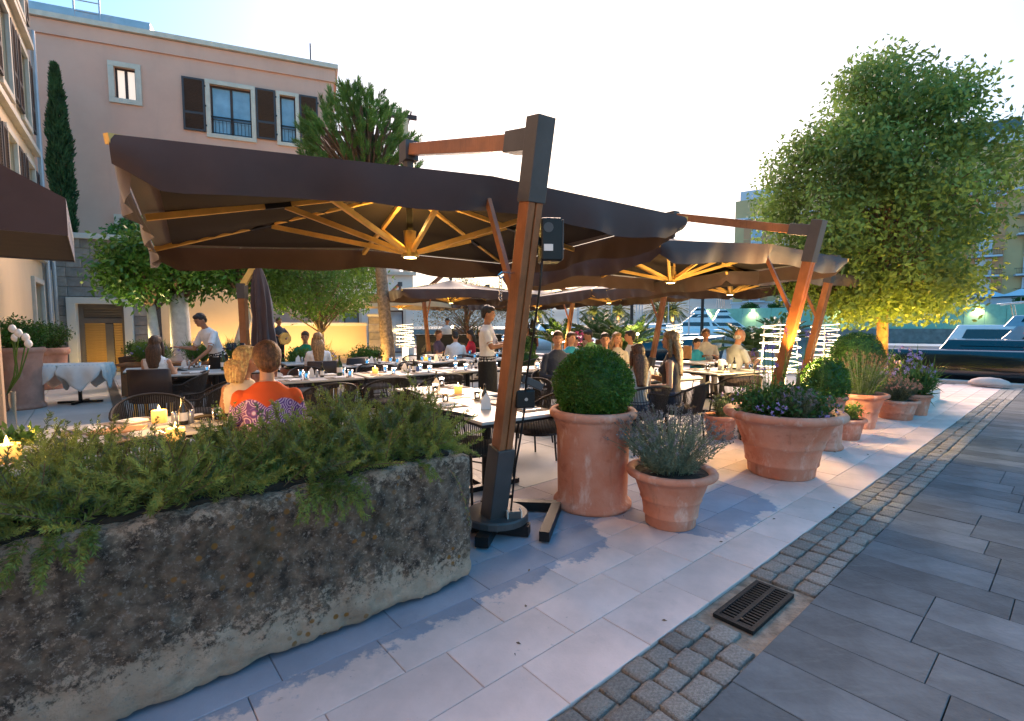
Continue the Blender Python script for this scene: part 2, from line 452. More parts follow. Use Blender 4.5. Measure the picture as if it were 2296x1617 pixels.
# dining floor of big slabs
flo = tag(MB().add([uv(-12, 3.22, -.032), uv(QU - .36, 3.22, -.032), uv(QU - .36, 32, -.032), uv(-12, 32, -.032)], [(0, 1, 2, 3)]).build('dining_floor', 'joint_pale'), kind='structure')
fl = 1.24
me_f = slab_mesh('floor_slab', fl - .007, fl - .007, .04, 'floor_slab', .004)
nf = 0
for j in range(16):
    for i in range(-4, 13):
        u = .42 + fl * (i + .5); v = 3.222 + fl * (j + .5)
        if u > QU - 1: continue
        p = uv(u, v)
        if p.y < .5 or abs(p.x / p.y) > 1.25 or nf > 230: continue
        nf += 1
        place(me_f, 'floor_slab', flo, uv(u, v, random.uniform(-.001, .001)), RZ_T)
# drain channel across the dining floor
ch = MB(); ch.box((0, 0, 0), (.16, 12.5, .012))
tag(ch.build('drain_channel', 'grey_metal', loc=uv(.30, 15.2, .006), rz=RZ_T), 'dark narrow drain channel running across the pale terrace floor towards the garage door', 'drain')

# cobble gutter strip
gut = tag(MB().add([uv(-1.0, .872, -.020), uv(QU - .36, .872, -.020), uv(QU - .36, 1.232, -.020), uv(-1.0, 1.232, -.020)], [(0, 1, 2, 3)]).build('cobble_strip', 'mortar'), kind='structure')
gc = [G(1593, 1376), G(1697, 1304), G(1783, 1332), G(1690, 1416)]
gus = [p.x * UX + p.y * UY for p in gc]; gvs = [p.x * VX + p.y * VY for p in gc]
GU0, GU1, GV0, GV1 = min(gus), max(gus), min(gvs), max(gvs)
GU0, GU1 = (gus[0] + gus[3]) / 2, (gus[1] + gus[2]) / 2
GV0, GV1 = (gvs[2] + gvs[3]) / 2, (gvs[0] + gvs[1]) / 2
def cobble_mesh(seed):
    rr = random.Random(seed); m = MB()
    n = 12; vs = []
    rings = [(1.0, -.035), (1.0, -.007), (.93, -.001), (.66, .002)]
    for k, z in rings:
        for i in range(n):
            a = 2 * math.pi * (i + .5) / n
            c, s = math.cos(a), math.sin(a)
            q = 1 / max(abs(c), abs(s)) ** .97
            vs.append((c * q * .5 * k * (1 + rr.uniform(-.035, .035)), s * q * .5 * k * (1 + rr.uniform(-.035, .035)), z + (rr.uniform(-.003, .003) if k < 1 else 0)))
    vs.append((0, 0, .003 + rr.uniform(-.002, .003)))
    fs = []
    for r in range(3):
        for i in range(n):
            j = (i + 1) % n; fs.append((r * n + i, r * n + j, (r + 1) * n + j, (r + 1) * n + i))
    for i in range(n): fs.append((3 * n + i, 3 * n + (i + 1) % n, 4 * n))
    m.add(vs, fs); me = m.mesh('cobble'); me.materials.append(MAT('cobble')); me.polygons.foreach_set('use_smooth', [True] * len(me.polygons)); return me
cob = [cobble_mesh(i) for i in range(8)]
far_c = MB(); nc = 0
for rowi in range(3):
    u = -.2 + rowi * .05
    while u < QU - .45:
        ln = random.uniform(.115, .175); wd = .106 + random.uniform(-.008, .006)
        v = .88 + .113 * (rowi + .5) + random.uniform(-.006, .006)
        if u + ln > GU0 - .035 and u < GU1 + .03 and v > GV0 - .09 and v < GV1 + .09:
            u += .06; continue
        if nc < 300 and u < 13.6:
            o = place(random.choice(cob), 'cobble', gut, uv(u + ln / 2, v, -.004 + random.uniform(-.004, .004)), RZ_T + random.uniform(-.05, .05) + random.choice((0, math.pi)))
            o.scale = (ln * 1.0, wd * 1.04, 1); nc += 1
        else: far_c.box(uv(u + ln / 2, v, -.012), (ln * .93, wd, .024), RZ_T)
        u += ln + .008
fc_ = far_c.build('far_cobbles', 'cobble', parent=gut); fc_['kind'] = 'stuff'

# slate promenade
sl = tag(MB().add([uv(-2, -4, -.024), uv(QU - .36, -4, -.024), uv(QU - .36, .878, -.024), uv(-2, .878, -.024)], [(0, 1, 2, 3)]).build('slate_promenade', 'joint_dark'), kind='structure')
lens = [.42, .52, .60, .70]
me_s = {l: slab_mesh('slate_slab', .292 - .0035, l - .0035, .035, 'slate', .0025, .0010, int(l * 100)) for l in lens}
u = -.4; row = 0
while u < QU - .8:
    v = .874
    first = True
    rr = random.Random(row * 3 + 1)
    while v > -1.3:
        l = rr.choice(lens)
        if first: l = lens[(row * 3 + row // 3) % 4]; first = False
        place(me_s[l], 'slate_slab', sl, uv(u + .146, v - l / 2, rr.uniform(-.002, .002)), RZ_T)
        v -= l
    u += .292; row += 1

# cast-iron grate
gu, gv = (GU0 + GU1) / 2, (GV0 + GV1) / 2; gl, gw = GU1 - GU0, GV1 - GV0
gr = thing('drain_grate', 'rectangular black cast-iron slotted drain grate set in the cobble strip', 'drain grate', uv(gu, gv, 0), RZ_T)
f = MB(); t = .022
f.box((0, -gw / 2 + t / 2, -.006), (gl, t, .02)); f.box((0, gw / 2 - t / 2, -.006), (gl, t, .02)); f.box((-gl / 2 + t / 2, 0, -.0061), (t, gw - 2 * t, .0198)); f.box((gl / 2 - t / 2, 0, -.0061), (t, gw - 2 * t, .0198))
f.box((0, 0, -.0062), (gl - 2 * t, t, .0196)); f.build('frame', 'iron', gr)
nb = 17
bm_ = MB().box((0, 0, -.008), (.012, gw / 2 - 1.5 * t, .016)).mesh('bar'); bm_.materials.append(MAT('iron'))
for s in (-1, 1):
    for i in range(nb):
        place(bm_, 'bar', gr, ((i - (nb - 1) / 2) * (gl - 2 * t) / nb, s * (gw / 4 - t * .25), 0), 0)
MB().box((0, 0, -.0155), (gl - .01, gw - .01, .004)).build('pit', 'soil', gr)

# quay edge kerb and bollard
q = MB(); q.box((0, 0, -.03), (.42, 60, .16)); q.build('quay_kerb', 'limestone', loc=uv(QU - .16, 18, .02), rz=RZ_T)['kind'] = 'structure'
q = MB(); q.box((0, 0, -.8), (.3, 60, 1.45)); q.build('quay_wall', 'stone_trim', loc=uv(QU - .14, 18, -.02), rz=RZ_T)['kind'] = 'structure'
b = MB(); b.lathe([(.20, 0), (.20, .04), (.17, .10), (.10, .155), (.0, .175)], 16, sx=1.9); 
tag(b.build('mooring_stone', 'limestone', loc=G(2218, 868) + Vector((0, 0, .06)), rz=RZ_T + math.pi / 2, smooth=True), 'low rounded pale stone hump on the quay edge before the dark boat', 'mooring stone')
# harbour water
mat('water', (.020, .045, .055), .10, .2, .3, .9, 1.6, spec=.6)
wm = MB().add([uv(QU - .2, -900, -1.15), uv(3000, -900, -1.15), uv(3000, 3500, -1.15), uv(QU - .2, 3500, -1.15)], [(0, 1, 2, 3)])
tag(wm.build('water', 'water'), kind='structure')
# far land sheet under the buildings on the left and behind
tag(MB().add([uv(-60, 32.1, -.04), uv(QU - .36, 32.1, -.04), uv(QU - .36, 300, -.04), uv(-60, 300, -.04)], [(0, 1, 2, 3)]).build('far_ground', 'floor_slab'), kind='structure')
# ============================================================ BUILDINGS
class Facade:
    """vertical plane through p0 with horizontal direction azimuth az; local x along it, local y pointing into the building"""
    def __init__(s, p0, azd):
        a = R(azd); s.p0 = Vector(p0); s.d = Vector((math.sin(a), math.cos(a), 0)); s.n = Vector((s.d.y, -s.d.x, 0)); s.rz = math.pi / 2 - a
    def tz(s, px, py):
        x = (px - CXP) / FPX; y = (CYP - py) / FPX
        d = Vector((x, math.cos(PITCH) + y * math.sin(PITCH), -math.sin(PITCH) + y * math.cos(PITCH)))
        o = Vector((0, 0, CAMH)); k = (s.p0 - o).dot(s.n) / d.dot(s.n); p = o + d * k
        return (p - s.p0).dot(s.d), p.z
def wall_with_holes(m, x0, x1, z0, z1, holes, y=0.0, depth=.25):
    """front face of a wall in the local xz plane with rectangular holes and their reveals"""
    xs = sorted({x0, x1, *[h[0] for h in holes], *[h[1] for h in holes]}); zs = sorted({z0, z1, *[h[2] for h in holes], *[h[3] for h in holes]})
    for i in range(len(xs) - 1):
        for j in range(len(zs) - 1):
            cx, cz = (xs[i] + xs[i + 1]) / 2, (zs[j] + zs[j + 1]) / 2
            if any(h[0] < cx < h[1] and h[2] < cz < h[3] for h in holes): continue
            m.add([(xs[i], y, zs[j]), (xs[i + 1], y, zs[j]), (xs[i + 1], y, zs[j + 1]), (xs[i], y, zs[j + 1])], [(0, 1, 2, 3)])
    for a, b, c, d in holes:
        e = y + depth
        m.add([(a, y, c), (b, y, c), (b, y, d), (a, y, d), (a, e, c), (b, e, c), (b, e, d), (a, e, d)], [(0, 4, 5, 1), (1, 5, 6, 2), (2, 6, 7, 3), (3, 7, 4, 0)])
def frame_rect(m, x0, x1, z0, z1, w, y, d):
    m.box(((x0 + x1) / 2, y, z0 + w / 2), (x1 - x0, d, w)); m.box(((x0 + x1) / 2, y, z1 - w / 2), (x1 - x0, d, w))
    m.box((x0 + w / 2, y, (z0 + z1) / 2), (w, d - .003, z1 - z0 - 2 * w)); m.box((x1 - w / 2, y, (z0 + z1) / 2), (w, d - .003, z1 - z0 - 2 * w))

# ---- pink hotel block
FA = Facade((-15.5, 19.0, 0), 68.5)
pink = thing('pink_building', 'tall pink stucco building with brown shutters behind the restaurant terrace', 'building', FA.p0, FA.rz)
tR, zT = FA.tz(747, 148); _, zB = FA.tz(747, 186); tL = -9.0
w1 = FA.tz(255, 150) + FA.tz(307, 226); w2 = FA.tz(470, 190) + FA.tz(566, 310); w3 = FA.tz(627, 219) + FA.tz(665, 326); w4 = FA.tz(268, 489) + FA.tz(318, 560)
def rect(w): return (w[0], w[2], min(w[1], w[3]), max(w[1], w[3]))
def level(w, wide=None):
    a, b, c, d = rect(w); return (a, b, c, d)
zc2 = FA.tz(518, 305)[1]; zt2 = FA.tz(518, 196)[1]
H1 = (w1[0], w1[2], FA.tz(281, 223)[1], FA.tz(281, 153)[1])
H2 = (w2[0], w2[2], zc2, zt2)
H3 = (w3[0], w3[2], zc2, zt2)
H4 = (w4[0], w4[2], FA.tz(290, 570)[1], FA.tz(290, 492)[1])
holes = [H1, H2, H3, H4]
m = MB(); wall_with_holes(m, tL, tR, 0, zT, holes)
D = 12.0
m.add([(tR, 0, 0), (tR, D, 0), (tR, D, zT), (tR, 0, zT)], [(0, 1, 2, 3)]); m.add([(tL, 0, zT), (tR, 0, zT), (tR, D, zT), (tL, D, zT)], [(0, 1, 2, 3)])
m.add([(tL, D, 0), (tR, D, 0), (tR, D, zT), (tL, D, zT)], [(3, 2, 1, 0)])
m.build('wall', 'pink_stucco', pink)
m = MB(); m.box(((tL + tR) / 2 + .04, D / 2, (zB + zT) / 2 - .1), (tR - tL + .08, D + .16, zT - zB - .2)); m.build('parapet_band', 'pink_stucco', pink)
m = MB(); m.box(((tL + tR) / 2 + .09, D / 2, zT - .09), (tR - tL + .2, D + .40, .18)); m.build('cornice', 'stone_trim', pink)
m = MB(); m.cyl((tR - .9, .4, zT), (tR - .9, .4, zT + .95), .03); m.build('roof_rod', 'grey_metal', pink)
m = MB(); m.box((-1.2, 3.0, zT + .55), (5.2, 3, 1.1)); m.build('roof_box', 'zinc', pink)
m = MB()
for x in (-.9, -.1): m.cyl((x, 1.0, zT), (x, 1.0, zT + 1.6), .03)
for z in (.4, .8, 1.2): m.cyl((-.9, 1.0, zT + z), (-.1, 1.0, zT + z), .02)
m.build('roof_ladder', 'zinc', pink)
def window_unit(parent, h, tr=.16, panes=2, lit=False, rail=False, dy=0.0, glass='window_glass'):
    x0, x1, z0, z1 = h
    m = MB(); frame_rect(m, x0 - tr, x1 + tr, z0 - tr, z1 + tr, tr, dy - .02, .10)
    fr = m.build('window', 'stone_trim', parent, bevel=.006)
    m = MB(); frame_rect(m, x0, x1, z0, z1, .06, dy + .14, .06)
    for i in range(1, panes): m.box((x0 + (x1 - x0) * i / panes, dy + .14, (z0 + z1) / 2), (.09, .055, z1 - z0 - .12))
    m.build('window_frame', 'shutter', fr)
    for i in range(panes):
        a = x0 + (x1 - x0) * i / panes; b = x0 + (x1 - x0) * (i + 1) / panes
        MB().box(((a + b) / 2, dy + .165, (z0 + z1) / 2), (b - a, .02, z1 - z0)).build('pane', 'window_lit' if lit else glass, fr)
    if rail:
        m = MB(); hz = z0 + (z1 - z0) * .36
        m.box(((x0 + x1) / 2, dy + .05, hz), (x1 - x0, .04, .05)); m.box(((x0 + x1) / 2, dy + .05, hz - .12), (x1 - x0, .02, .025)); m.box(((x0 + x1) / 2, dy + .05, z0 + .07), (x1 - x0, .02, .025))
        n = int((x1 - x0) / .13)
        for i in range(1, n): m.cyl((x0 + (x1 - x0) * i / n, dy + .05, z0 + .07), (x0 + (x1 - x0) * i / n, dy + .05, hz - .12), .009, n=5)
        m.build('railing', 'black_metal', fr)
    return fr
window_unit(pink, H1, .18, 2, lit=True); window_unit(pink, H2, .16, 2, rail=True); window_unit(pink, H3, .14, 1, rail=True); window_unit(pink, H4, .16, 1)
def shutter(parent, x0, x1, z0, z1, y=-.06):
    m = MB(); frame_rect(m, x0, x1, z0, z1, .07, y, .05); m.box(((x0 + x1) / 2, y, z0 + (z1 - z0) * .34), (x1 - x0 - .14, .045, .09))
    s = m.build('shutter', 'shutter_frame', parent)
    for a, b in ((z0 + .07, z0 + (z1 - z0) * .34 - .045), (z0 + (z1 - z0) * .34 + .045, z1 - .07)):
        p = MB(); n = int((b - a) / .055)
        for i in range(n):
            z = a + (i + .5) * (b - a) / n
            p.box(((x0 + x1) / 2, y, z), (x1 - x0 - .14, .012, .062), rot=Matrix.Rotation(R(35), 3, 'X'))
        p.build('louvre_panel', 'shutter', s)
    m = MB()
    for z in (z0 + .25, (z0 + z1) / 2, z1 - .25): m.box((x0 - .02 if False else x1 + .02, y, z), (.05, .03, .07))
    m.build('hinge', 'black_metal', s)
sz0, sz1 = H2[2] + .02, H2[3] + .12
sa = FA.tz(410, 230)[0]
shutter(pink, sa, H2[0] - .18, sz0, sz1); sb = FA.tz(574, 260)[0]; sc_ = FA.tz(617, 260)[0]
shutter(pink, H2[1] + .18, H3[0] - .16, sz0, sz1); shutter(pink, H3[1] + .16, FA.tz(713, 270)[0], sz0, sz1)
shutter(pink, H4[0] + .02, H4[1] - .02, H4[2] + .02, H4[3] - .02, y=.08)

# ---- stone podium wall with the garage door
FB = Facade((-12.5, 15.3, 0), 68.5)
stw = thing('stone_wall', 'grey coursed stone wall with white coping around the garage door', 'stone wall', FB.p0, FB.rz)
b0, _ = FB.tz(118, 700); b1, _ = FB.tz(345, 700); zTop = FB.tz(250, 538)[1]
d0, _ = FB.tz(176, 760); d1, _ = FB.tz(283, 760); dz = FB.tz(230, 682)[1]
o0, o1, oz = d0 - .22, d1 + .22, dz + .2
b0 -= .6
m = MB(); wall_with_holes(m, b0, b1, 0, zTop, [(o0, o1, -.01, oz)], y=.05, depth=.3)
m.add([(b1, .05, 0), (b1, 3.0, 0), (b1, 3.0, zTop), (b1, .05, zTop)], [(0, 1, 2, 3)]); m.add([(b0, .05, zTop), (b1, .05, zTop), (b1, 4.2, zTop), (b0, 4.2, zTop)], [(0, 1, 2, 3)])
m.build('wall_core', 'mortar', stw)
rr = random.Random(5); zc = 0.0; hgt = .305; nst = int(zTop / hgt) + 1; hgt = zTop / nst
stone_cache = {}
def stone_mesh(l, h):
    k = (round(l, 2), round(h, 3))
    if k not in stone_cache:
        q = random.Random(int(l * 1000)); m = MB(); a, b, e = l / 2 - .006, h / 2 - .006, .012
        j = lambda: q.uniform(-.004, .004)
        m.add([(-a, .06, -b), (a, .06, -b), (a, .06, b), (-a, .06, b), (-a, .008, -b), (a, .008, -b), (a, .008, b), (-a, .008, b),
               (-a + e, j(), -b + e), (a - e, j(), -b + e), (a - e, j(), b - e), (-a + e, j(), b - e)],
              [(0, 1, 5, 4), (1, 2, 6, 5), (2, 3, 7, 6), (3, 0, 4, 7), (4, 5, 9, 8), (5, 6, 10, 9), (6, 7, 11, 10), (7, 4, 8, 11), (8, 9, 10, 11)])
        me = m.mesh('stone'); me.materials.append(MAT('wall_stone')); stone_cache[k] = me
    return stone_cache[k]
def course_stones(parent, x0, x1, z0, z1, holes, rr, hgt, y=0.0, rzl=0.0, lens=(.38, .48, .6, .75)):
    n = round((z1 - z0) / hgt); h = (z1 - z0) / n
    for i in range(n):
        z = z0 + h * (i + .5); segs = [(x0, x1)]
        for a, b, c, d in holes:
            if c < z < d + h * .3:
                ns = []
                for s, e in segs:
                    if b <= s or a >= e: ns.append((s, e)); continue
                    if a > s: ns.append((s, a))
                    if b < e: ns.append((b, e))
                segs = ns
        for s, e in segs:
            x = s
            while x < e - .01:
                l = rr.choice(lens)
                if e - x - l < .2: l = e - x
                l = round(min(l, e - x), 2) if e - x - l > .2 else e - x
                o = bpy.data.objects.new('stone', stone_mesh(l, h)); col.objects.link(o); o.parent = parent
                o.location = (x + l / 2, y + rr.uniform(-.006, .004), z); x += l
course_stones(stw, b0, b1, 0, zTop, [(o0 - .001, o1 + .001, 0, oz)], rr, hgt)
m = MB(); m.box(((b0 + b1) / 2, 1.0, zTop + .07), (b1 - b0 + .1, 2.2, .16)); m.build('coping', 'white_stucco', stw, bevel=.01)
m = MB(); m.box((o0 + .11, .0, oz / 2 - .1), (.22, .2, oz - .2 + .0)); m.box((o1 - .11, .0, oz / 2 - .1), (.22, .2, oz - .2)); m.box(((o0 + o1) / 2, .0, oz - .1), (o1 - o0, .2, .2)); m.build('door_surround', 'white_stucco', stw, bevel=.01)
gd = thing('garage_door', 'grey metal garage door with louvred top and two slatted panels coloured as warmly lit', 'door', FB.p0 + FB.n * -.16, FB.rz)
frame_w = .12; zl = dz * .74
m = MB(); frame_rect(m, d0, d1, 0.01, dz, frame_w, 0, .09); m.box(((d0 + d1) / 2, 0, zl + .04), (d1 - d0 - 2 * frame_w, .085, .16))
xm = d0 + (d1 - d0) * .62; m.box((xm, 0, zl / 2 + .03), (.2, .083, zl - .18)); m.build('door_frame', 'garage_metal', gd)
sl_m = {}
def slats(parent, x0, x1, z0, z1, pitch, mname, name):
    n = int((z1 - z0) / pitch); me = MB().box((0, 0, 0), (x1 - x0, .012, pitch * 1.1), rot=Matrix.Rotation(R(28), 3, 'X')).mesh(name); me.materials.append(MAT(mname))
    for i in range(n):
        o = bpy.data.objects.new(name, me); col.objects.link(o); o.parent = parent; o.location = ((x0 + x1) / 2, 0.0, z0 + (i + .5) * (z1 - z0) / n)
slats(gd, d0 + frame_w, d1 - frame_w, zl + .12, dz - frame_w, .075, 'garage_metal', 'louvre')
slats(gd, d0 + frame_w, xm - .1, .13, zl - .04, .075, 'slat_lit', 'slat'); slats(gd, xm + .1, d1 - frame_w, .13, zl - .04, .075, 'slat_lit', 'slat')
MB().box(((d0 + d1) / 2, .07, dz / 2), (d1 - d0, .02, dz)).build('backing', 'soil', gd)

# ---- left building: shuttered upper floors, stone wing beyond
LBO = uv(-1.4, 12.0, 0); LBT = math.atan(.0625); LBRZ = RZ_T + math.pi / 2 - LBT
LBD = Vector((math.cos(LBRZ), math.sin(LBRZ), 0)); LBN = Vector((LBD.y, -LBD.x, 0))
lb = thing('left_building', 'cream shuttered building on the left with windows in steep perspective', 'building', LBO, LBRZ)
# local x runs away along the facade, local y points into the building
def lz(px, py):
    x = (px - CXP) / FPX; y = (CYP - py) / FPX
    d = Vector((x, math.cos(PITCH) + y * math.sin(PITCH), -math.sin(PITCH) + y * math.cos(PITCH)))
    o = Vector((0, 0, CAMH)); k = (LBO - o).dot(LBN) / d.dot(LBN); p = o + d * k; return (p - LBO).dot(LBD), p.z
v1, _ = lz(74, 300)
hol = []
for fl_z in (3.55, 6.35, 9.15):
    for k in range(4):
        x1 = v1 - .62 - k * 2.3; hol.append((x1 - .95, x1, fl_z + .25, fl_z + 2.0))
hol.append((v1 - 1.75, v1 - .45, .05, 2.55))
m = MB(); wall_with_holes(m, v1 - 20, v1, 0, 12.5, hol, 0, .3); m.add([(v1, 0, 0), (v1, 8, 0), (v1, 8, 12.5), (v1, 0, 12.5)], [(0, 1, 2, 3)]); m.add([(v1 - 20, 0, 12.5), (v1, 0, 12.5), (v1, 8, 12.5), (v1 - 20, 8, 12.5)], [(0, 1, 2, 3)])
m.build('wall', 'cream_stucco', lb)
for h in hol:
    window_unit(lb, h, .13, 2)
    if h[2] < 1: continue
    shutter(lb, h[0] - .62, h[0] - .14, h[2], h[3]); shutter(lb, h[1] + .14, h[1] + .58, h[2], h[3])
for z in (3.25, 6.1, 8.9): MB().box((v1 - 10, -.05, z), (20.0, .16, .14)).build('string_course', 'stone_trim', lb)
m = MB(); m.cyl((v1 + .12, -.1, .0), (v1 + .12, -.1, 9.4), .06); m.build('downpipe', 'zinc', lb)
# ground-floor stone wing between the building and the stone wall
wing = thing('stone_wing', 'low stone wing with white framed openings between the left building and the stone wall', 'stone wall', LBO, LBRZ)
xe = 8.55
hw = [(v1 + .45, v1 + 1.0, .05, 2.9), (v1 + 2.05, v1 + 2.65, .05, 2.7)]
m = MB(); wall_with_holes(m, v1 + .02, xe, 0, 4.05, hw, .06, .3); m.build('wall_core', 'mortar', wing)
course_stones(wing, v1 + .02, xe, 0, 4.05, [(a - .2, b + .2, c, d) for a, b, c, d in hw], random.Random(8), .31)
for h in hw: window_unit(wing, h, .2, 1)
m = MB(); m.cyl((xe - .35, -.1, 0), (xe - .35, -.1, 4.0), .06); m.build('downpipe', 'zinc', wing)
MB().box(((v1 + xe) / 2 + .1, .3, 4.12), (xe - v1, .9, .14)).build('coping', 'white_stucco', wing)

# ---- cream garden walls and white house behind
def wall_thing(name, label, p0, p1, h, th, mname, cope='white_stucco', z0=0.0):
    p0 = Vector(p0); p1 = Vector(p1); L = (p1 - p0).length; c = (p0 + p1) / 2
    t = thing(name, label, 'garden wall', (c.x, c.y, z0), math.atan2(p1.y - p0.y, p1.x - p0.x))
    MB().box((0, 0, h / 2), (L, th, h)).build('wall', mname, t); MB().box((0, 0, h + .06), (L + .05, th + .14, .12)).build('coping', cope, t, bevel=.01); return t
pe = FB.p0 + FB.d * b1
gwA1 = Vector((at(575, 730, 17.6).x, 17.6, 0))
wall_thing('garden_wall', 'tall cream garden wall glowing warm behind the white-trunked trees', pe + Vector((0.05, .25, 0)), gwA1, 2.75, .3, 'cream_stucco')
gwB1 = Vector((at(820, 730, 19.5).x, 19.5, 0))
wall_thing('garden_wall', 'low cream garden wall glowing warm behind the green tree and guitarist', gwA1 + Vector((.1, .3, 0)), gwB1, 1.45, .3, 'cream_stucco')
pp = thing('gate_pillar', 'square stone gate pillar at the right end of the low cream wall', 'pillar', gwB1 + Vector((.32, .1, 0)), R(20))
for i in range(6): MB().box((0, 0, .15 + .3 * i), (.46 - .01 * (i % 2), .46 - .01 * (i % 2), .29)).build('stone', 'wall_stone', pp, bevel=.01)
MB().box((0, 0, 1.86), (.56, .56, .10)).build('cap', 'white_stucco', pp, bevel=.01)
wh = thing('white_house', 'pale two-storey house with a dark railing behind the cream parasol', 'house', (-4.9, 24.5, 0), R(14))
hs_ = [(-1.2, -.5, .1, 2.2), (-3.3, -2.6, .1, 2.2), (-6.4, -5.6, .9, 2.2)]
m = MB(); wall_with_holes(m, -9.5, 0, 0, 4.0, hs_, 0, .25); m.add([(0, 0, 0), (0, 6, 0), (0, 6, 4), (0, 0, 4)], [(0, 1, 2, 3)]); m.add([(-9.5, 0, 4), (0, 0, 4), (0, 6, 4), (-9.5, 6, 4)], [(0, 1, 2, 3)]); m.build('wall', 'white_stucco', wh)
for h in hs_: window_unit(wh, h, .14, 1)
MB().box((-4.7, -.04, 4.0), (9.7, .3, .16)).build('parapet', 'stone_trim', wh)
m = MB(); wall_with_holes(m, -9.5, -.6, 4, 7.2, [(-4.4, -2.6, 4.3, 6.2), (-8, -6.2, 4.3, 6.2)], 1.5, .25); m.add([(-.6, 1.5, 4), (-.6, 6, 4), (-.6, 6, 7.2), (-.6, 1.5, 7.2)], [(0, 1, 2, 3)]); m.build('upper_wall', 'white_stucco', wh)
for h in [(-4.4, -2.6, 4.3, 6.2), (-8, -6.2, 4.3, 6.2)]: window_unit(wh, h, .12, 2, dy=1.5)
m = MB(); m.box((-5.6, .12, 5.0), (7.4, .05, .06)); m.box((-5.6, .12, 4.25), (7.4, .04, .04))
for i in range(50): m.box((-9.2 + i * .15, .12, 4.6), (.02, .02, .7))
m.build('railing', 'black_metal', wh)
# pergola on the terrace beside the pink building
pg = thing('pergola', 'dark slatted pergola on a cream post beside the pink building behind the pine', 'pergola', at(912, 330, 25.0) * Vector((1, 1, 0)) if False else Vector((at(912, 300, 25.0).x, 25.0, 0)), R(18))
zp = at(912, 268, 25.0).z
MB().box((-.1, 0, zp / 2), (.34, .34, zp)).build('post', 'cream_stucco', pg); MB().box((-4.0, 3.2, zp / 2), (.34, .34, zp)).build('post', 'cream_stucco', pg)
MB().beam((.5, 0, zp + .12), (-4.6, 0, zp + .12), .16, .2).build('beam', 'shutter', pg); MB().beam((.5, 3.2, zp + .12), (-4.6, 3.2, zp + .12), .16, .2).build('beam', 'shutter', pg)
for i in range(14): MB().beam((.2 - i * .34, -.3, zp + .26), (.2 - i * .34, 3.6, zp + .26), .06, .08).build('slat', 'shutter', pg)

# ---- brown awning and tan post on the left
aw = thing('shop_awning', 'dark brown wedge-shaped awning projecting at the upper left edge', 'awning', uv(-.15, 7.0, 0), RZ_T)
zb_, zf, zr = 2.40, 2.78, 3.55; L_ = 2.85
m = MB(); m.add([(0, 0, zb_), (0, L_, zb_), (0, L_, zf), (0, 0, zf), (-1.4, 0, zr), (-1.4, L_, zr), (-1.4, 0, zb_), (-1.4, L_, zb_)],
      [(0, 1, 2, 3), (3, 2, 5, 4), (0, 3, 4, 6), (1, 7, 5, 2)]); m.build('canopy', 'canopy', aw, solid=.01)
m = MB(); m.box((-.7, L_ / 2, zb_ + .03), (1.38, L_ - .04, .02)); m.build('underside', 'awning_lining', aw)
for y in (.02, L_ - .02): MB().cyl((-.02, y, zb_ + .02), (-1.4, y, zb_ + .02), .02).build('arm', 'grey_metal', aw)
# pale lettering blur on the front flap
for i in range(5): MB().box((.012, .6 + i * .36, zb_ + .19), (.004, .16, .05)).build('letter_mark', 'stone_trim', aw)
dp = thing('glass_screen', 'tan metal post of a glass wind screen at the left edge', 'screen', uv(-.64, 5.55, 0), RZ_T)
MB().box((0, 0, 1.2), (.17, .12, 2.40)).build('post', 'tan_metal', dp, bevel=.01)
MB().box((-.62, .02, 1.25), (1.05, .012, 2.2)).build('glass_pane', 'clear_panel', dp)
for z in (.66, 1.42): MB().box((-.06, -.075, z), (.14, .03, .05)).build('hinge', 'steel', dp)
lamp('garage_glow', 'POINT', tuple(FB.p0 + FB.n * .7 + FB.d * ((d0 + d1) / 2) + Vector((0, 0, .25))), 3, WARM, size=.1)
